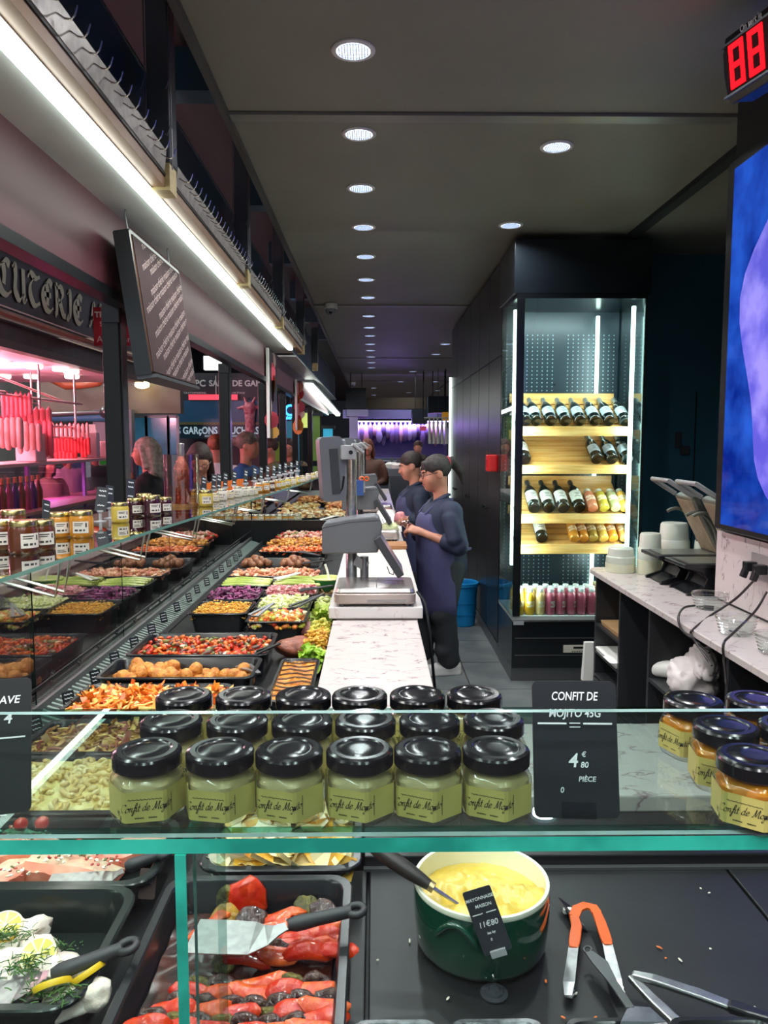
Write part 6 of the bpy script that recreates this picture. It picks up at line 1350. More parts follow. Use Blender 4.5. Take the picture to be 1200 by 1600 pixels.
def bottle(kind, px, py, k, label, d=5.0, big=1.0):
    key = kind
    if key not in btp:
        t = thing('wine_bottle', label, 'bottle', group='bottles lying on the fridge shelves')
        m = MB(); m.lathe([(.022, .006), (.036, .0), (.0405, .004), (.041, .012), (.041, .165), (.036, .20), (.02, .24), (.0155, .262), (.0155, .30)], 24); obj('glass_body', m, BOT, t, smooth=45)
        m = MB(); m.lathe([(.03, .238 - .045), (.0225, .238), (.0172, .264), (.0172, .305), (.016, .309)], 20, cap0=False) if kind == 'champagne' else m.lathe([(.0168, .25), (.0168, .303), (.015, .305)], 20, cap0=False); obj('neck_foil', m, FOIL if kind == 'champagne' else mat('dark_foil', '#3a3d40', rough=.35), t, smooth=45)
        m = MB(); n = 12; A = [R(-90) + R(-75) + R(150) * i / n for i in range(n + 1)]; za, zb_ = (.05, .135) if kind == 'champagne' else (.045, .15)
        m.add([(.0416 * math.cos(a), .0416 * math.sin(a), z) for z in (za, zb_) for a in A], [(i, i + 1, n + 2 + i, n + 1 + i) for i in range(n)]); lb = obj('label', m, BLAB if kind == 'champagne' else WLAB, t, smooth=60)
        m = MB()
        for zz, hw in ((.115, 22), (.10, 14), (.08, 26)):
            AA = [R(-90) + R(-hw) + R(2 * hw) * i / 4 for i in range(5)]; m.add([(.0419 * math.cos(a), .0419 * math.sin(a), z) for z in (zz - .003, zz + .003) for a in AA], [(i, i + 1, 6 + i, 5 + i) for i in range(4)])
        obj('print', m, mat('bottle_print', '#4a4f55', rough=.6), lb, kind='stuff'); btp[key] = t
    else: t = dup(btp[key])
    z0, z1 = shelves[k]; p = aty(px, py, d + .03)
    t.location = (p.x, 5.085, max(p.z, z1 + .035)); t.rotation_euler = (R(-60), 0, 0); t['label'] = label; t.scale = (big,) * 3
for i, px in enumerate([824, 841, 864, 887, 910, 934, 957, 981]): bottle('champagne', px, 658, 0, 'dark sparkling wine bottle with grey foil on the top shelf, %s from the left' % ORD[i])
for i, px in enumerate([937, 961, 985]): bottle('champagne', px, 718, 1, 'dark sparkling wine bottle on the right of the second shelf, %s from the left' % ORD[i])
bottle('wine', 822, 720, 1, 'white labelled wine bottle alone at the left end of the second shelf', big=1.1)
for i, px in enumerate([838, 861, 884, 909]): bottle('wine', px, 797, 2, 'wine bottle with white label on the third shelf, %s from the left' % ORD[i], big=1.05)
bottle('wine', 850, 845, 3, 'single wine bottle with white label on the lowest wooden shelf')
jup = {}
def juice(col, cap, loc, rot, label, s=1.0, group='juice bottles in the wine fridge'):
    key = (col, cap)
    if key not in jup:
        t = thing('juice_bottle', label, 'bottle', group=group)
        m = MB(); m.lathe([(.026, 0), (.030, .004), (.031, .02), (.031, .115), (.026, .135), (.017, .145)], 18); obj('filled_body', m, mat('juice_' + col.lstrip('#'), col, rough=.12, coat=.6, sss=.1), t, smooth=45)
        m = MB(); m.lathe([(.018, .143), (.0195, .146), (.0195, .165), (.017, .168)], 18); obj('cap', m, mat('cap_' + cap.lstrip('#'), cap, rough=.35), t, smooth=45)
        m = MB(); n = 8; A = [R(-90) + R(-60) + R(120) * i / n for i in range(n + 1)]
        m.add([(.0314 * math.cos(a), .0314 * math.sin(a), z) for z in (.05, .09) for a in A], [(i, i + 1, n + 2 + i, n + 1 + i) for i in range(n)]); obj('label', m, mat('juice_label_' + col.lstrip('#'), col, '#efe6d0', scale=70, rough=.5), t); jup[key] = t
    else: t = dup(jup[key])
    t.location = loc; t.rotation_euler = rot; t['label'] = label; t.scale = (s,) * 3; t['group'] = group
for i, (px, c) in enumerate([(930, '#c97a5a'), (948, '#b9a83a'), (966, '#a9a878'), (981, '#d9a13e')]):
    p = aty(px, 797, 5.03); juice(c, '#c9c9b8', (p.x, 5.08, shelves[2][1] + .032), (R(-55), 0, 0), 'small coloured juice bottle lying on the third shelf, %s from the left' % ORD[i], 1.15)
for i, (px, c) in enumerate([(901, '#cf8a2e'), (916, '#c07a2a'), (931, '#9a7a34'), (947, '#c9a04a'), (962, '#cf7f28'), (980, '#d99a4e')]):
    p = aty(px, 846, 5.03); juice(c, '#d8d2bc', (p.x, 5.08, shelves[3][1] + .032), (R(-55), 0, 0), 'small amber juice bottle lying on the lowest shelf, %s from the left' % ORD[i], 1.1)
for r_ in range(3):
    for i in range(11):
        x = .055 + i * .069 + (.02 if r_ % 2 else 0); c = '#d9a628' if i < 2 else ('#d8b67a' if i == 2 else ('#b5566a' if i < 8 else '#d9843e'))
        if i >= 8 and r_: c = '#cf8f3a'
        juice(c, '#dfe3e2' if i < 8 else '#d8c9a0', (fx0 + x, fy0 + .06 + r_ * .075, zb), (0, 0, i * .3), '%s juice bottle standing on the fridge floor, %s row, %s from the left' % ('yellow' if i < 3 else ('pink' if i < 8 else 'orange'), ['front', 'middle', 'back'][r_], ORD[i]), 1.05 if i < 8 else 1.15, 'juice bottles standing on the fridge floor')

# ------------------------------------------------------------------ tall cabinets between fridge and far end
CAB = mat('cabinet_black', '#1c1b1c', '#232122', scale=2, rough=.32)
for i in range(6):
    y0 = 5.515 + i * .585
    t = thing('tall_cabinet', 'tall glossy black cabinet along the right wall, %s after the wine fridge' % ORD[i], 'cabinet', (.91, y0, 0), group='tall black cabinets')
    m = MB(); m.box(.012, .6, .002, .583, 0, 2.87); obj('body', m, CAB, t)
    m = MB(); m.box(-.008, .010, .006, .578, .12, 2.2); dr = obj('door', m, CAB, t, bevel=.002)
    m = MB(); m.box(-.008, .010, .006, .578, 2.206, 2.86); obj('upper_door', m, CAB, t, bevel=.002)
    for zz in ((1.07,) if i % 2 == 0 else (1.07, )):
        m = MB(); m.lathe([(.006, 0), (.006, .018), (.014, .024), (.014, .032), (0, .034)], 12, M=TRS((-.008, .08 if i % 2 else .50, zz), (0, R(-90), 0)), cap1=False); obj('knob', m, BLK, dr, smooth=40)
    m = MB(); m.lathe([(.012, 0), (.012, .003)], 12, M=TRS((-.008, .08 if i % 2 else .50, 1.5), (0, R(-90), 0))); obj('lock', m, mat('brass_lock', '#b58a3c', rough=.3, metal=1), dr)
    m = MB(); m.box(.0, .012, 0, .585, 0, .1); obj('plinth', m, STEELD, t)
a = aty(763, 711, 5.52); b = aty(763, 738, 5.52)
t = thing('fire_alarm_box', 'red alarm box fixed on the cabinet side beside the fridge', 'alarm box', (.905, 5.62, b.z))
m = MB(); m.box(-.075, -.002, 0, .11, 0, a.z - b.z); obj('box', m, mat('alarm_red', '#d21418', rough=.35), t, bevel=.008)
m = MB(); m.box(-.078, -.075, .02, .09, .03, .09); obj('front_plate', m, mat('alarm_red_dark', '#a80f12', rough=.4), t)
# lit edge strip at the far end of the cabinets
z0, z1 = aty(703, 745, 9.1).z, aty(703, 590, 9.1).z
t = thing('vertical_light', 'thin vertical white light strip at the far end of the cabinets', 'light', (.89, 9.08, z0))
m = MB(); m.box(-.012, .012, -.012, .012, -.25, z1 - z0); obj('tube', m, emis('edge_strip', '#eafff6', 2), t)
m = MB(); m.box(.012, .04, -.02, .02, -z0, z1 - z0 + .05); obj('channel', m, STEELD, t)
# blue bin
t = thing('waste_bin', 'blue plastic bin standing on the floor behind the aproned woman', 'bin', (.76, 6.55, .009))
BLU = mat('bin_blue', '#1583c4', '#1a8ed0', scale=6, rough=.35)
m = MB(); m.lathe([(.108, 0), (.112, .004), (.128, .30), (.134, .345)], 36, cap1=False); m.lathe([(.129, .345), (.105, .01), (0, .01)], 36, cap0=False, cap1=False); obj('body', m, BLU, t, smooth=40)
m = MB(); m.lathe([(.134, .342), (.142, .345), (.143, .372), (.134, .378), (.129, .372), (.129, .345)], 36, cap0=False, cap1=False); obj('rim', m, BLU, t, smooth=40)
for zz in (.1, .2): m = MB(); m.lathe([(.1175 + zz * .052, zz), (.119 + zz * .052, zz + .004), (.1175 + zz * .053, zz + .008)], 36, cap0=False, cap1=False); obj('moulded_ring', m, BLU, t, smooth=40)

# ------------------------------------------------------------------ right hand counter
rc = thing('side_counter', 'white marble topped side counter with open black shelves below, right of the fridge', 'counter', (1.10, 3.9, 0))
m = MB(); poly = rrect(0, .31, -1.9, .0, .03, 0, 5); back = [(0.31, 0), (.65, 0), (.65, -.80), (.31, -.80)]
def slab(pts): q = MB(); q.loft([[Vector((x, y, .925)) for x, y in pts], [Vector((x, y, .945)) for x, y in pts], [Vector((x + (.003 if x < .05 else 0), y, .95)) for x, y in pts]]); return q
pts = [(.65, 0), (.04, 0)] + [(.04 - .04 * math.sin(R(a)), -.04 + .04 * math.cos(R(a))) for a in (22, 45, 68, 90)] + [(0, -2.03), (.309, -2.03), (.309, -.80), (.65, -.80)]
obj('worktop', slab(pts[::-1]), MARB, rc)
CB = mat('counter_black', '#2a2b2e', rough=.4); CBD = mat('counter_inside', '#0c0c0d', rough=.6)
def bxp(nm, x0, x1, y0, y1, z0, z1, m_, p=rc): q = MB(); q.box(x0, x1, y0, y1, z0, z1); return obj(nm, q, m_, p)
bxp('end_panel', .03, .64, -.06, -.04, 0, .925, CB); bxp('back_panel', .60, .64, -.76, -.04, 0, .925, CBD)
for y in (-.42, -.80): bxp('divider', .03, .6, y - .02, y, 0, .925, CB)
for z in (.66, .52, .40): bxp('shelf', .03, .6, -.42, -.06, z, z + .012, CB)
bxp('door', .022, .03, -.40, -.065, .01, .395, CB); bxp('door', .022, .03, -.79, -.44, .01, .33, CB); bxp('shelf', .03, .6, -.80, -.44, .335, .35, CB)
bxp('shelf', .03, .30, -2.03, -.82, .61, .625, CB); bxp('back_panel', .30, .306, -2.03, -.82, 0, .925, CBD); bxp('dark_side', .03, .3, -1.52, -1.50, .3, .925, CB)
m = MB(); m.loft([rrect(.05, .55, -.40, -.09, .01, 0, 1), rrect(.045, .55, -.41, -.08, .01, .02, 1)]); o = tag(obj('brown_paper', m, mat('kraft_paper', '#a98557', '#b8966a', scale=8, rough=.7), None, (1.10, 3.9, .6725)), 'stack of brown wrapping paper in the upper open shelf', 'paper')
m = MB(); m.loft([rrect(.03, .5, -.27, -.08, .01, 0, 1), rrect(.025, .5, -.28, -.07, .01, .02, 1)]); tag(obj('white_paper', m, PAPER, None, (1.10, 3.9, .533)), 'white paper sheets in the second open shelf', 'paper')
m = MB(); m.loft([rrect(.03, .45, -.40, -.29, .01, 0, 1), rrect(.0, .45, -.41, -.285, .01, .03, 1)]); tag(obj('white_paper', m, PAPER, None, (1.10, 3.9, .533)), 'white paper bundle nearest the camera in the open shelf', 'paper')
m = MB(); m.loft([rrect(-.01, .06, 0, .03, .005, 0, 1), rrect(.0, .05, .005, .028, .005, .20, 1)]); tag(obj('hanging_towel', m, mat('white_cloth', '#d9d8d2', rough=.9), None, (1.085, 3.87, .36)), 'white cloth corner hanging at the end of the side counter', 'cloth')
# plastic tubs stacked upside down
TUB = mat('milky_plastic', '#c9d2c4', '#d3dacb', scale=4, rough=.3, sss=.3)
TUB2 = mat('milky_plastic_yellow', '#d9dcc0', rough=.3, sss=.3)
def tub(px, py, r, h, n, label, d=3.6):
    t = thing('plastic_tub', label, 'tub', (px, py, .9505), group='stacked plastic tubs'); z = 0
    m = MB(); m.lathe([(r, 0), (r * 1.02, .004), (r * 1.02, h * .35), (r * .96, h * .36)], 28); obj('lid_stack', m, TUB2, t, smooth=40)
    m = MB(); m.lathe([(r * .99, h * .36), (r, h * .38), (r * .97, h * .62), (r * .90, h * .66)], 28); obj('rim_stack', m, TUB, t, smooth=40)
    m = MB(); m.lathe([(r * .90, h * .66), (r * .84, h * .96), (r * .76, h), (0, h)], 28, cap1=False); obj('top_tub', m, TUB, t, smooth=40)
tub(1.225, 3.77, .072, .12, 1, 'low wide stack of milky tubs nearest the counter end')
tub(1.345, 3.70, .058, .20, 1, 'medium tall stack of milky tubs beside the low one')
tub(1.50, 3.80, .078, .24, 1, 'tallest stack of milky tubs at the back')
tub(1.605, 3.68, .055, .17, 1, 'yellowish stack of tubs behind the black machine')
# heat sealers
def sealer(loc, rz, label):
    t = thing('tray_sealer', label, 'machine', loc, (0, 0, rz)); SG = mat('sealer_grey', '#7d8076', rough=.35, metal=.5)
    pr = [(-.11, 0), (.17, 0), (.17, .012), (.06, .02), (.045, .05), (.07, .085), (.17, .10), (.17, .118), (-.12, .13), (-.12, .115), (-.05, .10), (-.025, .07), (-.04, .035), (-.11, .012)]
    for y in (-.10, .085): m = MB(); m.prism(pr, y, y + .015, Matrix(((1, 0, 0, 0), (0, 0, 1, 0), (0, 1, 0, 0), (0, 0, 0, 1)))); obj('side_frame', m, BLK, t)
    m = MB(); m.prism([(-.10, .004), (.16, .004), (.04, .02), (.03, .05), (.05, .09), (-.03, .095), (-.012, .07), (-.03, .035)], -.085, .085, Matrix(((1, 0, 0, 0), (0, 0, 1, 0), (0, 1, 0, 0), (0, 0, 0, 1)))); obj('curved_body', m, CHAR, t)
    m = MB(); m.box(-.13, .18, -.115, .115, .118, .134); dk = obj('deck', m, BLK, t, bevel=.004)
    m = MB(); m.box(-.10, .15, -.09, .09, .134, .138); obj('deck_plate', m, SG, dk)
    m = MB(); m.cbox(TRS((.10, 0, .27), (0, R(62), 0)), .30, .2, .035); ld = obj('raised_head', m, SG, t, bevel=.008)
    m = MB(); m.cbox(TRS((.10, 0, .27), (0, R(62), 0)) @ Matrix.Translation((0, 0, -.0185)), .26, .17, .002); obj('sealing_plate', m, mat('ceramic_plate', '#a39a7c', '#8f8668', scale=20, rough=.4), ld)
    for y in (-.11, .11):
        m = MB(); m.tube([(.03 + .11 * math.cos(a), y, .13 + .20 * math.sin(a)) for a in [R(12) + R(100) * i / 10 for i in range(11)]], .008, 8); obj('side_arm', m, SG, t, smooth=60)
    m = MB(); m.tube([(.02, -.1, .40), (-.09, -.1, .47), (-.09, .1, .47), (.02, .1, .40)], .011, 8); obj('handle', m, mat('handle_grey', '#8c8f8e', rough=.35), t, smooth=60)
    return t
p = atz(1075, 905, .95); sealer((1.40, 3.50, .9505), R(0), 'black and grey tray sealing machine with raised head on the side counter')
sealer((1.42, 3.255, .9505), R(0), 'second tray sealing machine half hidden behind the wall pillar')
# clear boxes
CL = glass('clear_box', '#eef4f2', 3.0)
for px, py, lab in ((1108, 950, 'clear plastic salad box beside the sealing machine'), (1150, 990, 'clear plastic salad box before the marble splashback'), (1215, 1020, 'clear plastic box cut by the right edge of the picture')):
    p = atz(px, py, .951); t = thing('clear_box', lab, 'box', (min(p.x, 1.32), p.y, .9505), group='clear salad boxes')
    m = MB()
    for k in range(5): m.lathe([(.05 + .003 * k, .011 * k), (.055 + .003 * k, .011 * k + .008), (.052 + .003 * k, .011 * (k + 1))], 28, cap0=False, cap1=False)
    m.lathe([(.05, 0), (0, .001)], 28, cap0=False, cap1=False); obj('ribbed_wall', m, CL, t, smooth=30)
    m = MB(); m.lathe([(.066, .055), (.069, .057), (.066, .06)], 28, cap0=False, cap1=False); obj('rim', m, glass('clear_rim', '#ffffff', 6.0), t, smooth=40)
# sockets and cables on the splashback
a = atx(1188, 885, PX0 - .013); t = thing('wall_socket', 'grey double socket with two black plugs on the marble splashback', 'socket', a)
m = MB(); m.box(-.008, 0, -.14, .055, -.045, .045); obj('plate', m, mat('socket_grey', '#8f8a88', rough=.4), t, bevel=.002)
for yy in (.02, -.055):
    m = MB(); m.box(-.05, -.008, yy - .016, yy + .016, -.02, .015); m.cbox(TRS((-.045, yy, -.02), (0, R(20), 0)), .022, .022, .05); obj('plug', m, BLK, t, bevel=.004, kind='stuff')
CBL = mat('cable_brown', '#1b1413', rough=.4)
def cable(pts, label):
    P = [Vector(p) for p in pts]; sp = []
    P = [2 * P[0] - P[1]] + P + [2 * P[-1] - P[-2]]
    for i in range(1, len(P) - 2):
        for j in range(6):
            t = j / 6; a_, b_, c_, d_ = P[i - 1:i + 3]; sp.append(.5 * ((2 * b_) + (c_ - a_) * t + (2 * a_ - 5 * b_ + 4 * c_ - d_) * t * t + (3 * b_ - a_ - 3 * c_ + d_) * t ** 3))
    sp.append(P[-2]); m = MB(); m.tube(sp, .0045, 6); tag(obj('power_cable', m, CBL, smooth=60), label, 'cable')
cable([atx(1180, 905, 1.36), atx(1150, 935, 1.34), atx(1110, 962, 1.25), atx(1085, 982, 1.11), atx(1080, 992, 1.092), atx(1095, 1015, 1.09), atx(1112, 1040, 1.10)], 'black cable from the first plug dropping over the counter edge')
cable([atx(1198, 925, 1.36), atx(1180, 955, 1.3), atx(1145, 990, 1.15), atx(1131, 1005, 1.093), atx(1131, 1030, 1.09), atx(1135, 1070, 1.09)], 'black cable from the second plug dropping beside the first')
cable([atx(1085, 946, 1.2), atx(1068, 950, 1.14), atx(1060, 965, 1.09), atx(1066, 985, 1.09), atx(1085, 1000, 1.1), atx(1108, 1020, 1.12)], 'thin black cable looping from the sealing machine under the counter')
# white bag and cloths under the counter
t = thing('crumpled_bag', 'crumpled white carrier bag on the low shelf under the side counter', 'bag', (1.19, 2.80, .636))
BW = mat('bag_white', '#d8cfcd', rough=.6)
def crumple(sx, sy, sz, sd):
    m = MB(); vs, fs = _ico(4); out = []
    for v in vs:
        v = Vector(v); r_ = 1 + .22 * noise.noise(v * 1.3 + Vector((sd, 0, 0))) - .28 * abs(noise.noise(v * 2.6 + Vector((0, sd, 0)))) - .10 * abs(noise.noise(v * 6 + Vector((sd, sd, 0))))
        p = Vector((math.copysign(abs(v.x) ** .7, v.x), math.copysign(abs(v.y) ** .7, v.y), math.copysign(abs(v.z) ** .8, v.z))) * r_; out.append((p.x * sx, p.y * sy, p.z * sz))
    m.add(out, fs); return m
obj('sack', crumple(.09, .10, .075, 4.2), BW, t, loc=(0, 0, .075), smooth=180)
m = crumple(.05, .085, .035, 1.1); obj('folded_top', m, BW, t, loc=(.02, -.06, .15), rot=(.5, .3, 0), smooth=180)
p = aty(1050, 1030, 3.05); tag(obj('white_shoe', sdf_mesh([('c', (-.04, 0, .04), (.1, 0, .03), .04, .035, .03), ('c', (-.05, 0, .06), (-.04, 0, .09), .035, .035, .02)], .009), WHITE, None, (1.25, 3.04, .628), (0, 0, 2.5), smooth=180), 'white shoe lying in the open dark shelf', 'shoe')

# ------------------------------------------------------------------ number display and screen on the pillar
def onpil(px, py): return atx(px, py, PX0)
c0, c1, c2 = onpil(1141, 272), onpil(1130, 823), onpil(1225, 845)
zt_, zb2 = onpil(1143, 268).z, onpil(1131, 824).z; y1_ = 3.05; y0_ = 1.75
t = thing('wall_screen', 'large blue wall screen showing a pale violet ham shape on the right pillar', 'screen', (PX0, y1_, zb2)); h_ = zt_ - zb2; w_ = y1_ - y0_
m = MB(); m.box(-.045, -.002, -w_, 0, 0, h_); obj('bezel', m, mat('screen_bezel', '#0c0d10', rough=.25), t, bevel=.003)
def screen_mat():
    m_ = bpy.data.materials.new('screen_picture'); m_.use_nodes = True; nt = m_.node_tree; nt.nodes.clear()
    o = nt.nodes.new('ShaderNodeOutputMaterial'); e = nt.nodes.new('ShaderNodeEmission'); g = nt.nodes.new('ShaderNodeBsdfGlossy'); ad = nt.nodes.new('ShaderNodeMixShader'); ad.inputs[0].default_value = .06; g.inputs['Roughness'].default_value = .05
    tc = nt.nodes.new('ShaderNodeTexCoord'); n = nt.nodes.new('ShaderNodeTexNoise'); n.inputs['Scale'].default_value = 5; n.inputs['Detail'].default_value = 8
    r = nt.nodes.new('ShaderNodeValToRGB'); r.color_ramp.elements[0].position = .35; r.color_ramp.elements[1].position = .7; r.color_ramp.elements[0].color = lin('#0a2a9a'); r.color_ramp.elements[1].color = lin('#2f6cf0')
    nt.links.new(tc.outputs['Object'], n.inputs['Vector']); nt.links.new(n.outputs['Fac'], r.inputs[0]); nt.links.new(r.outputs[0], e.inputs[0]); e.inputs[1].default_value = .5
    nt.links.new(e.outputs[0], ad.inputs[1]); nt.links.new(g.outputs[0], ad.inputs[2]); nt.links.new(ad.outputs[0], o.inputs[0]); return m_
m = MB(); m.box(-.0465, -.045, -w_ + .02, -.055, .022, h_ - .035); sc_ = obj('picture', m, screen_mat(), t)
m = MB(); pts = []
for i in range(40):
    a = 2 * math.pi * i / 40; pts.append((-.62 + .44 * math.cos(a) * (1 + .08 * math.sin(3 * a)) + .03 * math.sin(5 * a), h_ * .49 + h_ * .43 * math.sin(a) * (1 + .04 * math.cos(4 * a))))
m.prism(pts, -.0475, -.0466, Matrix(((0, 0, 1, 0), (1, 0, 0, 0), (0, 1, 0, 0), (0, 0, 0, 1)))); obj('ham_picture', m, mat('screen_ham', '#4a48b8', '#837cd6', scale=7, rough=.3, emit=.42, detail=9), sc_)
t = thing('queue_display', 'black wall display with red number 88 and the words On sert le', 'display', atz(1170, 88, 2.74), (0, R(-8), R(13))); t.scale = (.64,) * 3
o_ = onpil(1160, 85); s = (o_ - _o).dot(_f) / F
m = MB(); P = []
yA, yB = .12, -.42; zA, zB = -.20, .15
prf = [(0.0, -.165), (-.03, -.175), (-.05, -.15), (-.062, -.05), (-.06, .05), (-.04, .125), (-.01, .135), (.09, .135), (.09, -.165)]
m.prism(prf, -.47, .10, Matrix(((1, 0, 0, 0), (0, 0, 1, 0), (0, 1, 0, 0), (0, 0, 0, 1)))); obj('housing', m, mat('display_black', '#0d0c0e', rough=.25), t, bevel=.006)
m = MB(); m.box(-.066, -.058, -.44, .07, -.135, .075); fc = obj('window', m, mat('display_window', '#1a0608', rough=.15), t)
m = MB(); m.box(-.070, -.055, -.47, .1, .075, .085); m.box(-.07, -.05, -.47, .1, -.15, -.14); obj('window_bars', m, GREYD, t, kind='stuff')
RED = emis('red_led', '#ff0a12', 3.2)
for k, yc in enumerate((.0, -.125, -.25)):
    m = MB(); wd, hh, th = .036, .085, .024
    for (ya, za, yb, zb_) in ((-wd, hh, wd, hh), (-wd, 0, wd, 0), (-wd, -hh, wd, -hh), (-wd, hh, -wd, 0), (wd, hh, wd, 0), (-wd, 0, -wd, -hh), (wd, 0, wd, -hh)):
        m.box(-.0695, -.0668, yc + min(ya, yb) - th / 2, yc + max(ya, yb) + th / 2, min(za, zb_) - th / 2 - .03, max(za, zb_) + th / 2 - .03)
    if k < 2: obj('digit', m, RED, fc, kind='stuff')
LX = Matrix(((0, 0, -1, -.0545), (-1, 0, 0, -.075), (0, 1, 0, .104), (0, 0, 0, 1)))
text('On sert le', .042, mat('display_print', '#b9b4b4', rough=.6), t, LX @ Matrix.Translation((.02, 0, .004)), sx=.8, ext=.001, bold=.0006)
# ------------------------------------------------------------------ stall across the aisle on the left
SX = -3.25
st = thing('butcher_stall', 'pink lit delicatessen stall across the aisle with a tiled canopy', 'stall', (SX, 4.2, 0))
def part(nm, x0, x1, y0, y1, z0, z1, m_, p=st, **k): q = MB(); q.box(x0, x1, y0, y1, z0, z1); return obj(nm, q, m_, p, **k)
DW = mat('sign_board_dark', '#3a3033', '#44383c', scale=5, rough=.5); BRN = mat('stall_brown', '#4a3a38', '#5a4844', scale=6, rough=.4)
sgn = part('sign_board', -.04, 0, -1.2, 6.6, 2.78, 3.30, DW)
part('lower_beam', -.10, .02, -1.2, 6.6, 2.47, 2.64, BRN); part('lip_beam', -.06, .06, -1.2, 6.6, 2.40, 2.47, mat('lip_brown', '#6d5450', rough=.35)); part('ledge', -.0, .16, -1.2, 6.6, 2.66, 2.69, mat('ledge_wood', '#a8705c', '#b88068', scale=8, rough=.4))
rf = part('canopy', -.3, .25, -1.2, 6.6, 3.36, 3.40, mat('canopy_dark', '#1a1d22', rough=.5))
for i in range(60): part('canopy_rib', -.3, .26, -1.2 + i * .13, -1.16 + i * .13, 3.34, 3.36, mat('canopy_dark', '#1a1d22'), rf)
part('inner_ceiling', -2.6, -.06, -1.2, 6.6, 2.40, 2.44, mat('pink_ceiling', '#eec0c8', rough=.5))
part('back_wall', -2.7, -2.6, -1.2, 6.6, 0, 2.44, mat('stall_back', '#8a7f86', rough=.6)); part('counter_base', -.45, .0, -1.2, 6.6, 0, .86, mat('stall_front', '#a9788a', rough=.35))
m, wd = lettering('CHARCUTERIE ALSACIENNE', GOTH, .31, Matrix(((0, 0, 1, .016), (1, 0, 0, .0), (0, 1, 0, 2.87), (0, 0, 0, 1))), .010, .075, 38, k=6)
yshift = atx(3, 440, SX).y - 4.2 - 4.4 * .31
m.v = [(a, b + yshift, c) for a, b, c in m.v]
obj('gothic_lettering', m, mat('gothic_cream', '#cfc5a4', rough=.5), sgn, kind='stuff')
for i, (px, py) in enumerate([(0, 525), (52, 540), (100, 557), (138, 572), (48, 578), (112, 577), (3, 530)]):
    p = aty(px, py, 8.0 + .3 * i if i < 4 else 9.6); 
    t = thing('stall_spot', 'round white spot lamp in the pink stall ceiling, %s from the left group' % ORD[i], 'lamp', (min(p.x, SX - .2), p.y, 2.395), group='spots in the pink stall')
    m = MB(); m.lathe([(.085, 0), (.085, -.03), (.07, -.04), (0, -.045)], 20, cap1=False); obj('disc', m, emis('warm_white', '#fff0e8', 2.5), t, smooth=40)
for yy in (4.4, 6.3, 8.2): (lambda l: (setattr(l, 'energy', 85), setattr(l, 'color', (1, .42, .54)), setattr(l, 'shadow_soft_size', .12), (lambda o: (COL.objects.link(o), setattr(o, 'location', (SX - .9, yy, 2.12))))(bpy.data.objects.new('pink_fill_lamp', l))))(bpy.data.lights.new('pink_fill_lamp', 'POINT'))  # unseen omni fill, added so pink bounce also reaches the stall ceiling
area_light('violet_case_lamp', (SX - .2, 6.5, 1.22), (0, 0, 0), .2, 4, 16, (.85, .45, 1))
# stall glass counter with goods
pane('counter_glass', .0, .01, -1.2, 6.4, .86, 1.36, st, 'x', glass('stall_glass', '#f4e4ee', 1.5), mat('pane_edge_dark', '#14201e'))
part('counter_top', -.45, .03, -1.2, 6.4, 1.36, 1.39, mat('counter_rail', '#e0b9b4', rough=.3)); part('case_floor', -.45, 0, -1.2, 6.4, .86, .95, mat('case_pink', '#d98ac0', rough=.4))
for i in range(6): part('glass_post', -.01, .02, -1.2 + i * 1.4, -1.15 + i * 1.4, .86, 1.36, mat('post_violet', '#b58ad0', rough=.3))
for i in range(14):
    p = Vector((SX + .16, 5.6 + .115 * i, .985)); t = thing('stall_bottle', 'small bottle on the pink stall ledge, %s from the left' % ORD[i], 'bottle', p, group='bottles before the pink stall')
    m = MB(); m.lathe([(.034, 0), (.036, .16), (.013, .23), (.013, .29)], 14); obj('body', m, mat('stall_bottle_%d' % (i % 3), ['#5a3d6d', '#8f4d3a', '#a8506a'][i % 3], rough=.15), t, smooth=40)
    m = MB(); m.lathe([(.015, .25), (.015, .30)], 12); obj('cap', m, mat('copper_cap', '#d98a6a', rough=.3, metal=.6), t)
part('bottle_ledge', .0, .30, -1.2, 6.4, .955, .985, mat('ledge_pink', '#c99a8c', rough=.4))
m = MB(); m.box(-.25, .05, -.2, .25, 0, .35); t = thing('stall_scale', 'pink lit white scale with a small blue screen on the stall counter', 'scale', (SX - .15, 6.05, 1.392)); obj('body', m, mat('pink_lit_white', '#e6c9cf', rough=.4), t, bevel=.03)  # the stall's pink light is put into the colour of this white body
m = MB(); m.box(.0, .06, .1, .32, .30, .50); hd_ = obj('display', m, mat('pink_lit_white', '#e6c9cf'), t, bevel=.01); m = MB(); m.box(.06, .065, .14, .28, .34, .47); obj('screen', m, mat('stall_screen', '#46608f', rough=.2, emit=.3), hd_)
for i, (y, zz, w_, hh) in enumerate([(7.55, 1.392, .26, .28), (9.2, 1.392, .12, .3), (9.55, 1.392, .5, .2)]):
    tag(obj('white_box', (lambda q: q.box(-.1, .1, 0, w_, 0, hh))(MB()), mat('pink_lit_white', '#e6c9cf'), None, (SX - .15, y, zz), bevel=.01), 'pale box on the stall counter, %s from the left' % ORD[i], 'box')
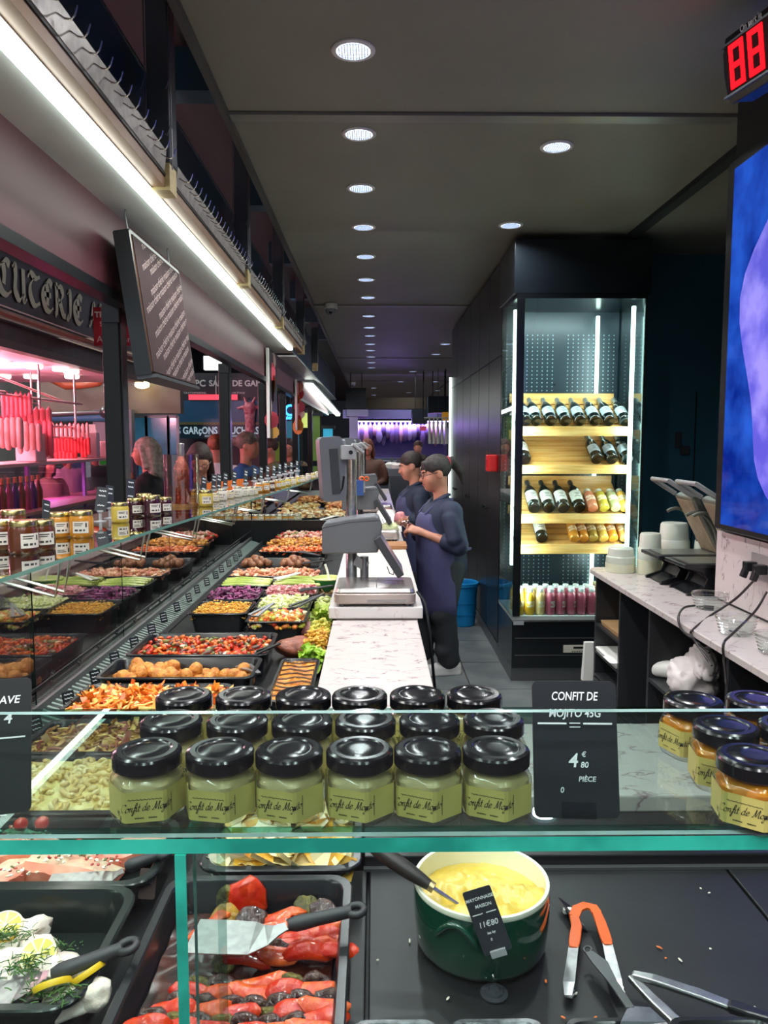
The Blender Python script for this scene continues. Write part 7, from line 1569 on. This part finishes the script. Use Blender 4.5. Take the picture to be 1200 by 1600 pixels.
# hanging rail frame and sausages
fr_ = thing('meat_rack', 'steel frame of rails hanging from the stall ceiling with meat on it', 'rack', (SX - .5, 6.2, 2.39)); PK = mat('pink_lit_steel', '#c9a6a4', rough=.25, metal=.8)  # pink stall light is put into the steel's colour
for i, yv in enumerate((.1, 1.05, 1.95, 2.9)):
    for xx in (-.25, .25): m = MB(); m.tube([(xx, yv, 0), (xx, yv, -.66 if i < 2 else -.78)], .014, 8); obj('rod', m, PK, fr_, smooth=60)
for xx, zz in ((.25, -.36), (-.25, -.36), (.25, -.64), (-.25, -.64), (.25, -.76)): m = MB(); m.tube([(xx, -.4, zz), (xx, 3.1, zz)], .014, 8); obj('rail', m, PK, fr_, smooth=60)
m = MB(); m.tube([(-.25, .4, -.34), (.25, 1.2, -.34)], .02, 8); m.tube([(-.25, 2.0, -.1), (.25, 2.6, -.36)], .014, 8); obj('cross_rod', m, PK, fr_, smooth=60, kind='stuff')
SAU = [mat('sausage_pink', '#e08a94', '#d8757f', scale=20, rough=.35), mat('sausage_net', '#e6b3b0', '#d98f90', scale=60, rough=.5), mat('sausage_red', '#d23c42', '#c22c36', scale=20, rough=.35), mat('sausage_rose', '#ea6f80', rough=.35)]
sme = {}
def sausage(px, py0, py1, wpx, k, d, label):
    a, b = aty(px, py0, d), aty(px, py1, d); L = a.z - b.z; r = wpx * (a - _o).dot(_f) / F / 2
    t = thing('hanging_sausage', label, 'sausage', a, group='sausages hanging in the pink stall')
    if k not in sme:
        m = MB(); m.lathe([(.1, -.06), (.6, -.09), (.95, -.16), (1, -.4), (1, -.75), (.9, -.92), (.5, -.985), (.1, -1)], 12); sme[k] = obj('casing', m, SAU[k], t, smooth=60)
        m = MB(); m.tube([(0, 0, 0), (0, 0, -.07)], .12, 6); m.lathe([(.3, -.05), (.5, -.07), (.2, -.085)], 8); sme[(k, 't')] = obj('string_tie', m, mat('tie_red', '#d81e3c', rough=.5), t, kind='stuff')
    else:
        for key in (k, (k, 't')): c = sme[key].copy(); COL.objects.link(c); c.parent = t
    t.scale = (r, r, L)
n = 0
def srow(x0, x1, n_, py0, py1, w_, k, d, lab):
    for i in range(n_):
        px = x0 + (x1 - x0) * i / max(1, n_ - 1); sausage(px, py0 + random.uniform(-2, 2), py1 + random.uniform(-4, 4), w_, k, d, '%s, %s from the left' % (lab, ORD[i]))
srow(4, 46, 7, 612, 652, 6, 3, 7.7, 'slim rose sausage in the upper hanging row')
srow(2, 30, 4, 648, 700, 11, 1, 7.0, 'pale netted sausage hanging low at the far left')
srow(8, 76, 8, 636, 672, 9, 0, 8.0, 'pink sausage in the middle hanging row')
srow(30, 60, 4, 656, 706, 9, 1, 7.4, 'thick netted sausage hanging in the centre')
srow(62, 78, 3, 654, 712, 9, 3, 7.8, 'long rose sausage beside the netted ones')
srow(82, 136, 9, 660, 686, 5, 1, 9.0, 'small pale sausage in the right hanging row')
srow(82, 138, 12, 682, 712, 6, 2, 9.0, 'short red sausage in the lower right hanging row')
srow(88, 112, 5, 704, 724, 7, 2, 8.9, 'small red sausage bunch hanging lowest')
for i in range(6):
    p = aty(137 + i * 2.3, 670, 10.4); m = MB(); m.tube([(0, 0, .06), (.0, .0, 0), (.02, 0, -.06), (0, 0, -.12)], .016, 6); tag(obj('white_hook', m, WHITE, None, p, smooth=60), 'small white hook hanging past the stall end, %s from the left' % ORD[i], 'hook', 'white hooks past the stall')
# big decorative hook
p = aty(120, 580, 11.2); m = MB(); m.tube([p - p + Vector(v) for v in ((-.36, 0, .05), (-.30, 0, -.1), (-.15, 0, -.2), (.1, 0, -.2), (.3, 0, -.17), (.36, 0, -.1), (.34, 0, -.03))], [.10, .10, .07, .05, .05, .07, .04], 10)
tag(obj('copper_ornament', m, mat('terracotta_ornament', '#b5623f', '#a05230', scale=6, rough=.4), None, p, smooth=60), 'terracotta curved hook ornament hanging past the stall', 'ornament')
# people of the stall
for lab, px, d, hz, c, hr in (('dark haired person bending behind the pink stall counter', 73, 8.9, 1.42, ('#241a18', '#8a6d66', '#333', '#33241f'), 'long'), ('person in a lilac top behind the stall counter', 105, 9.9, 1.52, ('#a05a50', '#a98aa6', '#333', '#b56a5e'), 'short'), ('capped man in a dark jacket beyond the stall', 147, 10.95, 1.52, ('#6d6357', '#33403c', '#333', '#7a7064'), 'short')):
    p = aty(px, 700, d); f_ = figure(lab, (p.x, p.y, 0), R(-30), JS, ('#241a18' if c[2] == '#333' and False else c[0], c[1], '#2c2c30', c[3]), .018, hr); f_.scale = (hz / 1.62,) * 3
# concrete wall, green sign, fire sign and windows beyond the stall
def board(nm, px0, px1, py0, py1, d, th, m_, label, cat):
    a, b = aty(px0, py1, d), aty(px1, py0, d); t = thing(nm, label, cat, (a.x, d, a.z)); q = MB(); q.box(0, b.x - a.x, 0, th, 0, b.z - a.z); o = obj('panel', q, m_, t); return t, o, b.x - a.x, b.z - a.z
cw = MB(); a, b = aty(60, 690, 11.6), aty(280, 555, 11.6); cw.box(a.x, b.x, 11.6, 11.8, 2.0, b.z + .25); struct('wall_concrete', cw, mat('concrete', '#7a766a', '#6d6a60', scale=2, rough=.8))
a, b = aty(150, 800, 11.4), aty(205, 640, 11.4); cw = MB(); cw.box(a.x, b.x, 11.4, 11.55, 0, b.z); struct('wall_column', cw, mat('pale_column', '#8f979c', rough=.6))
t, o, w_, hh = board('green_sign', 156, 176, 706, 726, 11.2, .03, mat('green_sheet', '#2fae2a', rough=.4, emit=.25), 'bright green notice on the pale column', 'sign')
q = MB(); q.box(-.015, w_ + .015, -.012, .0, -.015, .0); q.box(-.015, w_ + .015, -.012, 0, hh, hh + .015); obj('frame', q, WHITE, t, kind='stuff')
t, o, w_, hh = board('fire_sign', 161, 170, 689, 700, 11.25, .02, mat('fire_red', '#b5342c', rough=.5), 'small red fire extinguisher sign on the pale column', 'sign')
q = MB(); q.box(w_ * .2, w_ * .4, -.004, 0, hh * .15, hh * .75); q.box(w_ * .55, w_ * .85, -.004, 0, hh * .15, hh * .85); obj('white_symbols', q, WHITE, o, kind='stuff')
p0, p1 = aty(72, 652, 11.3), aty(168, 652, 11.3); m = MB(); m.tube([p0, p1], .06, 10); tag(obj('blue_duct', m, mat('duct_blue', '#4a8cb0', rough=.4), smooth=60), 'blue pipe running above the hanging sausages', 'pipe')
p0, p1 = aty(80, 648, 11.2), aty(165, 644, 11.2); m = MB(); m.tube([p0, p1], .035, 10); m.ico(TRS(p1, (0, 0, 0), .09), 2); tag(obj('grey_duct', m, STEELD, smooth=60), 'grey pipe with a rounded end above the blue pipe', 'pipe')
# blue windows beside the bouchers front
for k, (xa, xb) in enumerate(((206, 228), (231, 262), (265, 277))):
    a, b = aty(xa, 760, 12.0), aty(xb, 650, 12.0); w = thing('window_%d' % (k + 1), '', ''); 
    for kk in ('label', 'category'): del w[kk]
    w['kind'] = 'structure'; w.location = (a.x, 12.0, a.z); ww, wh = b.x - a.x, b.z - a.z
    q = MB(); q.box(0, ww, .02, .03, 0, wh); obj('pane', q, mat('window_blue', '#3f7f9f', '#2c5872', scale=2, rough=.15, emit=.18), w)
    q = MB(); q.box(-.02, .02, 0, .05, 0, wh); q.box(ww - .02, ww + .02, 0, .05, 0, wh); q.box(0, ww, 0, .05, wh - .03, wh + .03); obj('window_frame', q, mat('frame_pale', '#9fb0b6', rough=.4), w)
a, b = aty(238, 598, 14.5), aty(282, 562, 14.5); q = MB(); q.box(a.x, b.x, 14.5, 14.55, a.z, b.z); o = obj('window_4', q, emis('sky_window', '#4fb4f0', .9), kind='structure')
q = MB(); mx_ = (a.x + b.x) / 2; q.box(mx_ - .02, mx_ + .02, 14.48, 14.5, a.z, b.z); obj('window_frame', q, STEELD, o)
t = thing('flood_lamp', 'warm glowing flood lamp on the concrete wall', 'lamp', aty(222, 601, 11.4)); m = MB(); m.ico(TRS((0, 0, 0), (0, 0, .3), (.11, .06, .06)), 2); obj('bulb', m, emis('warm_bulb', '#ffe0a0', 9), t, smooth=60); m = MB(); m.box(-.16, -.02, .05, .15, -.02, .10); obj('housing', m, GREYD, t)
# red hanging sign
t, o, w_, hh = board('red_sign', 147, 207, 480, 540, 8.6, .02, mat('sign_red', '#a01428', rough=.5), 'crimson hanging sign with white words behind the black post', 'sign'); 
SG_ = mat('sign_cream', '#e6d8d0', rough=.6)
FB_ = lambda x, z: Matrix(((1, 0, 0, x), (0, 0, 1, -.003), (0, 1, 0, z), (0, 0, 0, 1)))
text('TRAITEUR', .085, SG_, o, FB_(w_ * .49, hh * .80), ext=.001, bold=.003); text('Sp\u00e9cialit\u00e9s', .07, SG_, o, FB_(w_ * .5, hh * .56), ext=.001); text('Alsaciennes', .10, SG_, o, FB_(w_ * .62, hh * .16), ext=.001)
# Les garcons bouchers shop front
BD = 13.0
t, o, w_, hh = board('shop_sign', 280, 408, 583, 626, BD + .1, .1, mat('sign_slate', '#2b2c38', rough=.5), 'dark slate overhead sign with pale pictograms and words', 'sign')
for s, x, z, sz in (('PC', .26, .62, .15), ('SALLE DE GARDE', .74, .62, .135)): text(s, sz, mat('sign_pale', '#c9cdd2', rough=.6), o, FB_(w_ * x, hh * z), ext=.002, bold=.004)
for s, x in (('PARKING', .26), ('TOILETTES', .12), ('1ER \u00c9TAGE', .72)): text(s, .045, mat('sign_pale', '#c9cdd2'), o, FB_(w_ * x, hh * .28), ext=.002)
q = MB()
for k in range(2):
    x = w_ * (.105 + .025 * k); q.box(x - .018, x + .018, -.006, 0, hh * .48, hh * .66); q.lathe([(.016, 0), (.016, .006)], 10, M=TRS((x, -.006, hh * .72), (R(-90), 0, 0)))
q.box(w_ * .445, w_ * .455, -.006, 0, hh * .1, hh * .9); obj('pictograms', q, mat('sign_pale', '#c9cdd2'), o, kind='stuff')
t, o, w_, hh = board('butcher_shop', 278, 408, 626, 685, BD, .12, mat('shop_blue', '#2a5f86', '#23527a', scale=1, rough=.4), 'blue shop front lettered LES GARCONS BOUCHERS with a pink mottled calf head', 'shop front')
q = MB(); q.box(-.02, w_ + .02, -.03, 0, 0, hh * .36); f_ = obj('name_band', q, mat('band_teal', '#173646', rough=.4), t)
q = MB(); q.box(-.02, w_ + .02, -.04, .0, hh * .36, hh * .43); obj('gilt_rail', q, mat('gilt_rail', '#6d6a48', rough=.4), t)
q = MB(); q.box(.2, w_ * .72, -.02, .0, hh * 1.02, hh * 1.16); obj('pink_light_bar', q, emis('pink_bar', '#e8485a', .9), t)
text('LES GAR\u00e7ONS BOUCHERS', .165, mat('shop_lettering', '#bcd9e6', rough=.5, emit=.2), f_, Matrix(((1, 0, 0, w_ * .44), (0, 0, 1, -.034), (0, 1, 0, hh * .2), (0, 0, 0, 1))), ext=.003, bold=.004, sx=.78)
text('RESTAURANT  BOUCHERIE', .045, mat('shop_lettering', '#bcd9e6'), f_, Matrix(((1, 0, 0, w_ * .52), (0, 0, 1, -.034), (0, 1, 0, hh * .06), (0, 0, 0, 1))), ext=.003)
def calf():
    cx, s = aty(392, 655, BD).x - aty(278, 655, BD).x, .0095
    P = [('c', (cx, -.05, .50), (cx, -.05, .26), .10, .075, .05), ('c', (cx, -.06, .22), (cx, -.07, .13), .07, .08, .05)]
    for k in (-1, 1): P += [('c', (cx + k * .09, -.05, .52), (cx + k * .20, -.05, .50), .035, .02, .02), ('c', (cx + k * .05, -.05, .58), (cx + k * .09, -.05, .68), .028, .014, .02), ('sub', (cx + k * .045, -.14, .40), (.02, .03, .018), .01)]
    return sdf_mesh(P, .014)
obj('calf_head', calf(), mat('calf_pink', '#d98fa0', '#a8485a', scale=14, rough=.5), t, smooth=180)
q = MB(); a, b = aty(278, 760, BD), aty(408, 685, BD); q.box(a.x, b.x, BD + .2, BD + .25, 0, b.z); sf = struct('wall_shop', q, mat('shop_interior', '#4a4450', '#5d4a50', scale=1.2, rough=.6))
q = MB(); a, b = aty(302, 760, BD), aty(336, 688, BD); q.box(a.x, b.x, BD + .15, BD + .2, .0, b.z); obj('door_panel', q, mat('bordeaux', '#5a1424', rough=.4), sf)
# bright window strip above the signs and white ducts
q = MB(); a, b = aty(318, 578, 13.4), aty(345, 556, 13.4); q.box(a.x, b.x, 13.4, 13.5, a.z, b.z); tag(obj('ceiling_light_panel', q, emis('panel_white', '#e8ece4', .9), bevel=.01), 'pale bright panel above the slate sign', 'light')
# orange cushions / chairs backs below blue jacket
for i in range(6):
    p = atz(352 + i * 9, 771 - i * 1.5, SH + .0005); tag(obj('orange_card', card_mb(.05, .05), mat('orange_card', '#cf6a22', rough=.5), None, (p.x - .06, p.y, p.z), (R(-4), 0, R(30))), 'orange cardboard bag shape behind the jar row, %s from the left' % ORD[i], 'bag', 'orange bags behind the jars')
# aisle beyond posts: teal and green lit stalls
for i, (px0, px1, py0, py1, d, c, e, lab) in enumerate([(420, 440, 690, 760, 15, '#6d7a2e', .15, 'olive market stall far along the aisle'), (443, 470, 655, 720, 17, '#2f6f86', .25, 'teal lit stall far along the aisle'), (470, 486, 645, 668, 16, '#b9c96a', .6, 'yellow green lit sign far along the aisle'), (486, 500, 650, 720, 18, '#5f7a3a', .3, 'green lit stall behind the grey scale'), (505, 520, 670, 700, 19, '#3aa0c0', .5, 'cyan lit stall sign behind the grey scale')]):
    t, o, w_, hh = board('market_stall', px0, px1, py0, py1, d, .3, mat('stall_glow_%d' % i, c, rough=.5, emit=e), lab, 'stall'); q = MB(); q.box(-.05, w_ + .05, -.1, .3, hh, hh + .08); obj('canopy_edge', q, GREYD, t); q = MB(); q.box(-.03, 0, -.05, .0, -o.parent.location.z, hh); q.box(w_, w_ + .03, -.05, 0, -o.parent.location.z, hh); obj('stall_posts', q, BLK, t, kind='stuff')
t, o, w_, hh = board('neon_sign', 444, 462, 632, 658, 12.0, .04, mat('neon_board', '#06283c', rough=.3), 'glowing blue round neon sign hanging along the aisle', 'sign')
q = MB(); q.box(w_ * .5, w_ * .54, .01, .03, hh, 5.4 - o.parent.location.z); obj('drop_rod', q, BLK, t); q = MB(); q.tube([(w_ * .55 + .075 * math.cos(a), -.01, hh * .65 + .075 * math.sin(a)) for a in [2 * math.pi * i / 20 for i in range(21)]], .016, 6); obj('neon_ring', q, emis('neon_blue', '#2ab0ff', 4), t, smooth=60)
text('galerie', .07, emis('neon_blue', '#2ab0ff', 4), t, Matrix(((1, 0, 0, w_ * .45), (0, 0, 1, -.012), (0, 1, 0, hh * .2), (0, 0, 0, 1))), ext=.002, bold=.002)
# ------------------------------------------------------------------ far end: violet lit butcher
VD = 15.5
a, b = aty(552, 705, VD), aty(702, 650, VD)
vs_ = thing('far_butcher_stall', 'violet lit butcher stall closing the far end of the aisle', 'stall', (a.x, VD, 0)); vw = b.x - a.x
part('back_wall', 0, vw, .5, .55, .5, b.z - .1, mat('violet_lit_wall', '#6a66b0', rough=.6), vs_); part('header', -.2, vw + .2, -.1, 0, b.z - .05, b.z + .12, mat('violet_header', '#8c86c8', rough=.4), vs_); part('counter', 0, vw, -.3, 0, .4, 1.25, mat('far_counter', '#4a5560', rough=.3), vs_); part('dark_header', .1, vw * .75, -.08, .0, b.z + .14, b.z + .36, mat('tan_header', '#4a4030', rough=.5), vs_)  # purple lighting is put into the back wall colour
for i in range(5): part('glass_shelf', .1, vw - .1, -.34, -.3, .75 + i * .11, .765 + i * .11, mat('far_shelf', '#b9c6cc', rough=.3), vs_)
area_light('violet_lamp', (a.x + vw / 2, VD + .1, b.z - .12), (R(30), 0, 0), vw, .2, 24, (.50, .42, 1))
HM = [mat('hung_ham_a', '#a58fc8', rough=.5), mat('hung_ham_b', '#7a5f9a', rough=.5), mat('hung_ham_c', '#c98fae', rough=.5), mat('hung_ham_d', '#5a4478', rough=.5)]  # meat colours carry the violet light of the stall
hme = []
for i in range(42):
    x = .08 + (vw - .16) * (i % 21) / 20; k = random.randrange(4); hgt = random.uniform(.28, .5)
    if len(hme) < 4: o = obj('hanging_meat', (lambda q: q.lathe([(.015, .0), (.02, -.08), (.06, -.25), (.075, -.6), (.05, -.9), (.01, -1)], 10))(MB()), HM[len(hme)], smooth=60); hme.append(o.data); 
    else: o = bpy.data.objects.new('hanging_meat', hme[k]); COL.objects.link(o)
    o.location = (a.x + x, VD + .15 + .15 * (i // 21), b.z - .12); o.scale = (random.uniform(.6, 1.2), 1, hgt); tag(o, 'violet lit meat piece on the %s rail of the far stall, %s from the left' % ('front' if i < 21 else 'rear', RN[i % 21]), 'meat', 'meat hanging in the far stall')
q = MB(); q.tube([(a.x, VD + .15, b.z - .11), (b.x, VD + .15, b.z - .11)], .015, 6); q.tube([(a.x, VD + .3, b.z - .11), (b.x, VD + .3, b.z - .11)], .015, 6); q.mi = 0; 
tag(obj('meat_rail', q, STEEL, smooth=60, kind='stuff'), 'steel rails carrying the meat of the far stall', 'rail')
# dark boxes hanging from the ceiling at the far end, pale pillar
for i, (xa, xb, ya, yb, d, c, lab) in enumerate([(541, 572, 606, 650, 15, '#141a22', 'dark hanging box at the far left above the violet stall'), (669, 703, 619, 645, 14.5, '#10202c', 'dark hanging box at the far right before the light strip'), (644, 668, 640, 662, 14.8, '#182430', 'smaller dark box behind the right one')]):
    t, o, w_, hh = board('hanging_box', xa, xb, ya, yb, d, .35, mat('hang_box_%d' % i, c, rough=.5), lab, 'box'); q = MB(); q.box(w_ * .2, w_ * .24, .1, .14, hh, H - o.parent.location.z); q.box(w_ * .76, w_ * .8, .1, .14, hh, H - o.parent.location.z); obj('drop_rods', q, BLK, t, kind='stuff')
t, o, w_, hh = board('pale_pillar', 546, 559, 650, 700, 14.6, .15, mat('lilac_pillar', '#9a94c0', rough=.5), 'pale lilac pillar left of the violet stall', 'pillar'); q = MB(); q.box(-.05, w_ + .2, -.02, .17, hh, hh + .12); obj('capital', q, mat('lilac_pillar', '#9a94c0'), t)
p0 = aty(684, 672, 14.0); t = thing('tube_rack', 'rack of pale vertical tubes hanging before the violet stall', 'rack', p0); PGW = mat('pale_green_white', '#b9c6b8', rough=.4)
for i in range(5): m = MB(); x = (i - 2) * .075; m.tube([(x, 0, .22), (x, 0, .05), (x + .01, 0, -.25)], [.012, .022, .03], 8); obj('tube', m, PGW, t, smooth=60)
m = MB(); m.tube([(-.25, 0, .22), (.25, 0, .22)], .014, 6); obj('rail', m, PGW, t); m = MB(); m.tube([(.0, 0, .22), (.0, 0, H - p0.z)], .006, 5); obj('drop_rod', m, BLK, t)
t, o, w_, hh = board('yellow_sign', 691, 701, 644, 657, 14.2, .05, mat('amber_sign', '#b57f1e', rough=.5, emit=.2), 'small amber sign at the far right end', 'sign'); q = MB(); q.box(w_ * .4, w_ * .6, .02, .04, hh, H - o.parent.location.z); obj('bracket', q, BLK, t)
t, o, w_, hh = board('red_small_sign', 656, 666, 666, 673, 14.3, .04, mat('rose_sign', '#c04a6a', rough=.5, emit=.2), 'small rose sign among the hanging meat', 'sign'); q = MB(); q.box(w_ * .45, w_ * .55, .01, .03, hh, H - o.parent.location.z); obj('bracket', q, BLK, t)
# far work counter items
for i, (px, py, d, c, lab) in enumerate([(612, 712, 11.6, '#8f9aa0', 'grey machine on the far work counter, left'), (640, 712, 12.5, '#77828a', 'grey machine on the far work counter, middle'), (665, 715, 11.3, '#a8a69c', 'pale machine on the far work counter, right'), (622, 740, 11.2, '#6d7880', 'glass case on the far work counter')]):
    p = aty(px, py + 18, d); p.z = aty(598, 735, 13).z - .0195; t = thing('counter_machine', lab, 'machine', p); q = MB(); q.box(-.14, .14, -.1, .1, 0, .12); obj('base', q, mat('machine_%d' % i, c, rough=.35), t, bevel=.01); q = MB(); q.lathe([(.1, .12), (.1, .17), (.06, .2)], 14); obj('dome', q, WHITE, t, smooth=40); q = MB(); q.box(-.02, .02, -.02, .02, .17, .27); obj('arm', q, STEELD, t)
q = MB(); p0 = aty(598, 735, 13); q.box(p0.x + .1, p0.x + 1.3, 11.0, 13.2, 0, p0.z - .02); tag(obj('far_counter', q, mat('far_counter_grey', '#4d565c', rough=.35)), 'grey work counter across the far end below the violet stall', 'counter')
for i in range(5):
    p = aty(610 + i * 8, 703, 12.5 + .3 * (i % 2)); f_ = None
cu = figure('person with a purple glove and pinkish apron far down near the violet stall', (aty(652, 700, 12.2).x + .1, 13.7, 0), R(-100), JS, ('#3a2a26', '#6d8f98', '#2c2c30', '#4a3630'), .018, 'short'); cu.scale = (.98,) * 3
